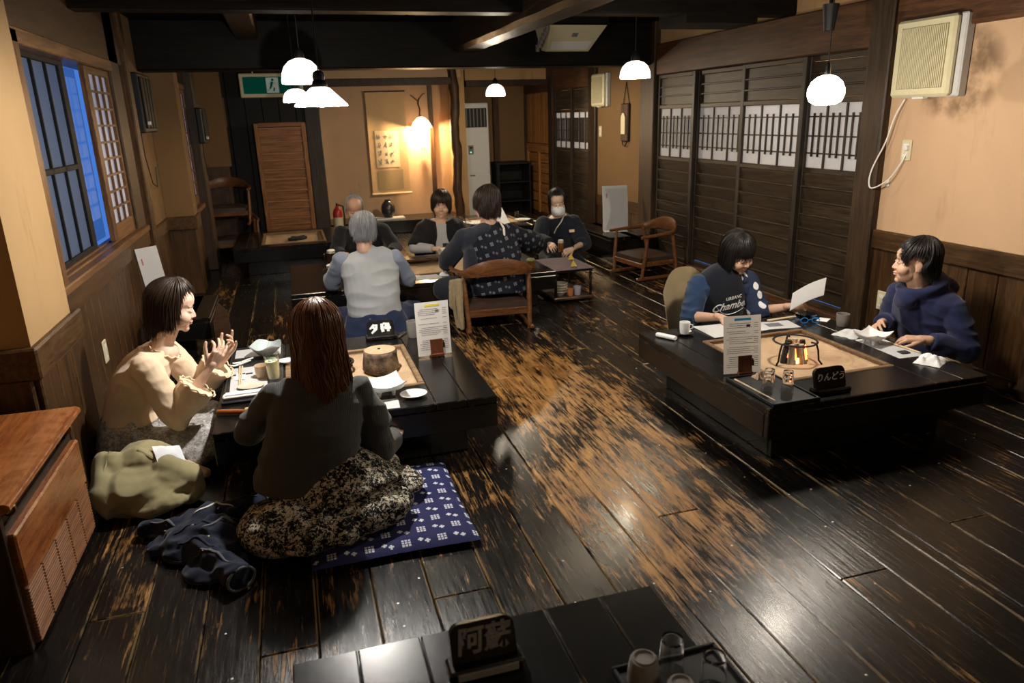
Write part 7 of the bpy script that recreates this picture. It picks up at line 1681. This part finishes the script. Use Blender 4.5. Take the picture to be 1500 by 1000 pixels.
k = BL(); k.chain([(2.46, 4.04, 0.09), (2.28, 3.88, 0.09), (2.54, 3.86, 0.06)], [0.11, 0.08, 0.06]); k.chain([(2.64, 4.04, 0.09), (2.83, 3.88, 0.09), (2.58, 3.88, 0.06)], [0.11, 0.08, 0.06]); k.fuse('trousers', 'black_cloth', t, 0.009, 3, None, O)
sp_ = MB().sheet(lambda u, v: (2.84+0.20*u+0.035*v, 3.66-0.045*u+0.16*v*0.2, 0.315+0.16*u*0.55+0.10*v+0.012*math.sin(u*3)), 8, 8, 0.0012).build('held_paper', 'paper', None, smooth=True); tag(sp_, 'white paper sheet held up in the reading woman\'s left hand', 'paper')
t = empty('floor_chair', (2.46, 4.14, 0.0), 6, 'legless floor chair with tan back behind the reading woman', 'chair'); MB().sheet(lambda u, v: ((u-.5)*0.36, 0.04+0.10*v+0.05*(2*u-1)**2*-1, 0.05+0.46*v-0.14*(2*abs(u-.5))**3*v), 12, 12, 0.02).build('backrest', 'tan_cloth', t, smooth=True); MB().box((0, -0.16, 0.025), (0.42, 0.38, 0.04), 0.015).build('seat_pad', 'tan_cloth', t)

# ---- 9: man in indigo hoodie
O = (3.28, 3.06, 0.0)
t = empty('person', O, 0, 'man in indigo hoodie in profile, sitting against the wainscot at right table', 'person', 'people seated at the tables')
H = Head((3.145, 3.075, 0.695), 58, 1, 0, 1.0)
b = BL(); b.loft([((3.34, 3.06, 0.06), 0.17, 0.12, 90), ((3.32, 3.06, 0.30), 0.155, 0.105, 90), ((3.25, 3.06, 0.46), 0.17, 0.095, 90), ((3.19, 3.06, 0.545), 0.10, 0.065, 90)]); b.cap((3.19, 3.06, 0.54), (3.145, 3.06, 0.64), 0.055, 0.053)
ls, le, lw = (3.26, 2.885, 0.455), (3.275, 2.79, 0.27), (3.045, 2.86, 0.335); rs, re, rw = (3.24, 3.24, 0.48), (3.24, 3.29, 0.29), (3.06, 3.16, 0.345)
for a, e, w in ((rs, re, rw), (ls, le, lw)): limb(b, [a, e, w], [0.050, 0.042, 0.0215])
b.chain([(3.34, 2.96, 0.09), (3.12, 2.80, 0.10), (3.14, 3.05, 0.05)], [0.09, 0.065, 0.05]); b.chain([(3.34, 3.16, 0.09), (3.12, 3.32, 0.10), (3.16, 3.08, 0.05)], [0.09, 0.065, 0.05])
hl = hand(lw, (-0.75, 0.55, 0.0), (0.1, -0.2, 0.95), -1, (25, 35, 20), O, 1.0, tang=35); hr = hand(rw, (-0.75, -0.50, 0.12), (0.1, 0.75, 0.6), 1, (20, 25, 15), O, 1.0, tang=60)
b.fuse('body', 'skin', t, 0.0065, 3, None, O, [H.build(O, full=1.12, nose=0.9), hr, hl]); H.features(t, O, eyes='open')
H.hair(t, O, 'hair_black', lambda phi: 0.076+0.010*math.sin(phi*3)-0.060*min(1, max(0, (abs(phi)-0.80)/0.2))+0.030*min(1, max(0, (abs(phi)-1.15)/0.2))*(1 if abs(phi) < 1.85 else 0)-(0.068 if abs(phi) > 1.85 else 0), 2800, 0.017, (0.01, -0.03), 0.0022, 21, 0.0, wave=0.6, sweep=0.4)
k = BL(); k.loft([((3.34, 3.06, 0.10), 0.205, 0.155, 90), ((3.325, 3.06, 0.28), 0.20, 0.148, 90), ((3.265, 3.06, 0.43), 0.205, 0.13, 90), ((3.205, 3.06, 0.545), 0.13, 0.095, 90)])
k.chain([ls, le], [0.072, 0.068]); k.ell((3.25, 2.93, 0.47), (0.09, 0.09, 0.075), rotm(0, 25, 0)); k.chain([le, V(le).lerp(V(lw), 0.82)], [0.066, 0.050], flat1=True); k.chain([rs, re], [0.074, 0.070]); k.chain([re, V(re).lerp(V(rw), 0.82)], [0.068, 0.050], flat1=True)
ring = [V((3.195+0.088*math.cos(a), 3.06+0.098*math.sin(a), 0.565+0.035*math.cos(a))) for a in [q*PI/9 for q in range(19)]]
k.chain(ring, [0.028+0.018*max(0, math.cos(q*PI/9)) for q in range(19)]); k.ell((3.315, 3.06, 0.555), (0.075, 0.115, 0.06)); k.ell((3.10, 3.06, 0.50), (0.045, 0.07, 0.055))
k.fuse('hoodie', 'hoodie', t, 0.0065, 3, folds(0.007, 7, 8, 16, 11), O)
k = BL(); k.chain([(3.36, 2.96, 0.10), (3.12, 2.80, 0.10), (3.14, 3.05, 0.06)], [0.12, 0.085, 0.065]); k.chain([(3.36, 3.16, 0.10), (3.12, 3.32, 0.10), (3.16, 3.08, 0.06)], [0.12, 0.085, 0.065]); k.fuse('trousers', 'sand_trouser', t, 0.009, 3, folds(0.006, 8, 8, 8, 1), O)

# ---- cushions and clothes on the floor
def cushion(loc, sx, sy, rz, label, mat='cushion', h=0.045):
    t = empty('floor_cushion', loc, rz, label, 'cushion', 'square floor cushions')
    def f(sg):
        def g(u, v):
            a, b_ = (u-.5)*2, (v-.5)*2; e = (1-abs(a)**6)*(1-abs(b_)**6); pin = 1-0.03*(1-abs(a*b_))
            return (a*sx/2*pin, b_*sy/2*pin, h*0.45+sg*(h*0.5*(max(0, e)**0.45))+0.0015*nz(a*6, b_*6, 2))
        return g
    m = MB(); m.sheet(f(1), 28, 28); n0 = len(m.f); m.sheet(lambda u, v: f(-1)(1-u, v), 28, 28); m.build('cover', mat, t, smooth='all'); return t
cushion((0.225, 2.63, 0.002), 0.60, 0.68, 0, 'indigo kasuri floor cushion under the long haired woman')
cushion((0.48, 5.14, 0.002), 0.56, 0.5, 3, 'dark blue floor cushion under the grey haired man', 'jeans')
def heap(nm, O, label, cat, mat, build, disp, details=None, voxel=0.007):
    t = empty(nm, O, 0, label, cat); k = BL(); build(k); k.fuse('cloth', mat, t, voxel, 3, disp, O)
    if details: details(t)
    return t
def coat(k):
    k.ell((-0.74, 3.06, 0.075), (0.19, 0.17, 0.10)); k.ell((-0.72, 3.13, 0.15), (0.13, 0.10, 0.085)); k.ell((-0.60, 3.04, 0.10), (0.10, 0.09, 0.06), rotm(0, 0, 25)); k.ell((-0.82, 3.10, 0.13), (0.07, 0.08, 0.10))
    k.chain([(-0.86, 3.12, 0.17), (-0.855, 2.98, 0.10), (-0.80, 2.93, 0.045)], [0.06, 0.055, 0.048], flat1=True); k.chain([(-0.62, 3.05, 0.14), (-0.53, 3.02, 0.11)], [0.06, 0.045]); k.ell((-0.68, 2.97, 0.045), (0.15, 0.09, 0.05)); k.ell((-0.54, 3.03, 0.05), (0.07, 0.07, 0.055))
def coat_d(t):
    MB().tube([(-0.10, -0.10, 0.115), (-0.11, -0.03, 0.175), (-0.09, 0.05, 0.235)], 0.004, 6).build('seam', 'khaki', t); MB().tube([(0.02, 0.04, 0.235), (0.07, 0.02, 0.205), (0.13, 0.0, 0.155)], [0.014, 0.02, 0.012], 8, 0.35).build('collar_flap', 'khaki', t)
    MB().tube([(0.10, -0.07, 0.12), (0.14, -0.08, 0.10)], 0.010, 8, 0.5).build('belt_loop', 'khaki', t)
heap('khaki_coat', (-0.74, 3.05, 0.0), 'khaki cotton coat heaped on the floor behind the woman in cream', 'coat', 'khaki', coat, folds(0.020, 7, 9, 9, 3, 0.002, 30), coat_d)
m = MB().sheet(lambda u, v: ((u-.5)*0.115, (v-.5)*0.095, 0.012+0.020*math.sin(u*PI)*math.sin(v*PI)+0.004*nz(u*5, v*5, 1)), 12, 10, 0.002).build('face_mask', 'mask', None, smooth=True); m.name = 'loose_face_mask'; m.location = (-0.615, 3.085, 0.185); m.rotation_euler = (math.radians(28), math.radians(18), 0.5); tag(m, 'white face mask lying on the khaki coat heap', 'mask')
def jean(k):
    k.ell((-0.46, 2.66, 0.035), (0.15, 0.12, 0.050), rotm(30)); k.ell((-0.40, 2.56, 0.03), (0.13, 0.08, 0.040), rotm(-30)); k.ell((-0.44, 2.74, 0.055), (0.10, 0.07, 0.045))
    k.chain([(-0.42, 2.62, 0.05), (-0.30, 2.55, 0.045), (-0.205, 2.51, 0.038)], [0.050, 0.040, 0.042], flat1=True); k.chain([(-0.38, 2.74, 0.06), (-0.30, 2.79, 0.05), (-0.24, 2.82, 0.046)], [0.042, 0.036, 0.042], flat1=True); k.chain([(-0.56, 2.72, 0.045), (-0.68, 2.775, 0.03)], [0.036, 0.028])
    k.chain([(-0.46, 2.54, 0.045), (-0.38, 2.42, 0.042), (-0.305, 2.30, 0.038)], [0.050, 0.043, 0.046], flat1=True); k.ell((-0.52, 2.58, 0.022), (0.07, 0.09, 0.026)); k.ell((-0.40, 2.44, 0.018), (0.11, 0.10, 0.022)); k.ell((-0.58, 2.66, 0.02), (0.09, 0.07, 0.022))
    k.chain([(-0.54, 2.76, 0.05), (-0.44, 2.80, 0.06), (-0.35, 2.70, 0.075)], [0.024, 0.026, 0.022]); k.chain([(-0.50, 2.60, 0.06), (-0.42, 2.66, 0.085), (-0.33, 2.62, 0.075)], [0.020, 0.024, 0.018])
def jean_d(t):
    ob = [c for c in children(t)][0]; bv_ = BVHTree.FromObject(ob, bpy.context.evaluated_depsgraph_get())
    def drape(pts, lift=0.002):
        out = []
        for (x0, y0), (x1, y1) in zip(pts, pts[1:]):
            for i in range(8):
                x_, y_ = x0+(x1-x0)*i/8, y0+(y1-y0)*i/8; h_ = bv_.ray_cast(V((x_, y_, 0.5)), V((0, 0, -1)))
                if h_[0] is not None: out.append(h_[0]+V((0, 0, lift)))
        return out
    for pts, mt, r_ in (([(-0.06, 0.09), (0.02, 0.14), (0.09, 0.10)], 'white_plastic', 0.006), ([(-0.22, 0.13), (-0.16, 0.10), (-0.12, 0.06)], 'denim_in', 0.007), ([(-0.02, -0.02), (0.06, 0.01), (0.12, -0.03)], 'denim_in', 0.009), ([(-0.04, -0.14), (0.04, -0.20), (0.10, -0.28)], 'denim_in', 0.006), ([(-0.12, 0.0), (-0.04, 0.03), (0.04, 0.0), (0.12, -0.06)], 'denim', 0.006), ([(-0.10, -0.06), (-0.02, -0.10), (0.04, -0.18)], 'denim', 0.006), ([(0.06, 0.12), (0.13, 0.17), (0.17, 0.19)], 'denim', 0.005)):
        q_ = drape(pts)
        if len(q_) > 2: MB().tube(q_, [r_*(0.4+0.6*math.sin(PI*(i+0.5)/len(q_))) for i in range(len(q_))], 7, 0.45).build('turned_edge' if mt != 'denim' else 'seam', mt, t, smooth='all')
    for x_, y_ in ((0.03, 0.10), (0.005, -0.08), (0.085, 0.03), (-0.06, 0.02), (0.0, -0.17), (-0.16, 0.07)):
        h_ = bv_.ray_cast(V((x_, y_, 0.5)), V((0, 0, -1)))
        if h_[0] is not None: MB().lathe([(0, -0.003), (0.0075, -0.001), (0.0075, 0.002), (0, 0.004)], tuple(h_[0]), 10).build('metal_button', 'steel', t)
    for c_, d_, r_ in (((0.225, -0.11, 0.038), (0.95, -0.4, 0), 0.043), ((0.19, 0.20, 0.046), (0.9, 0.45, 0), 0.043), ((0.125, -0.32, 0.038), (0.53, -0.85, 0), 0.047)):
        d_ = V(d_).normalized(); a_ = d_.cross(V((0, 0, 1))); MB().tube([V(c_)+(a_*math.cos(k_*PI/10)*1.05+V((0, 0, 1))*math.sin(k_*PI/10)*0.85)*r_ for k_ in range(21)], 0.005, 6, cap=False).build('cuff', 'denim_in', t, smooth='all')
heap('denim_jacket', (-0.43, 2.62, 0.0), 'dark indigo denim jacket crumpled on the floor beside the long haired woman', 'jacket', 'denim', jean, folds(0.015, 13, 13, 12, 6, 0.003, 34), jean_d)
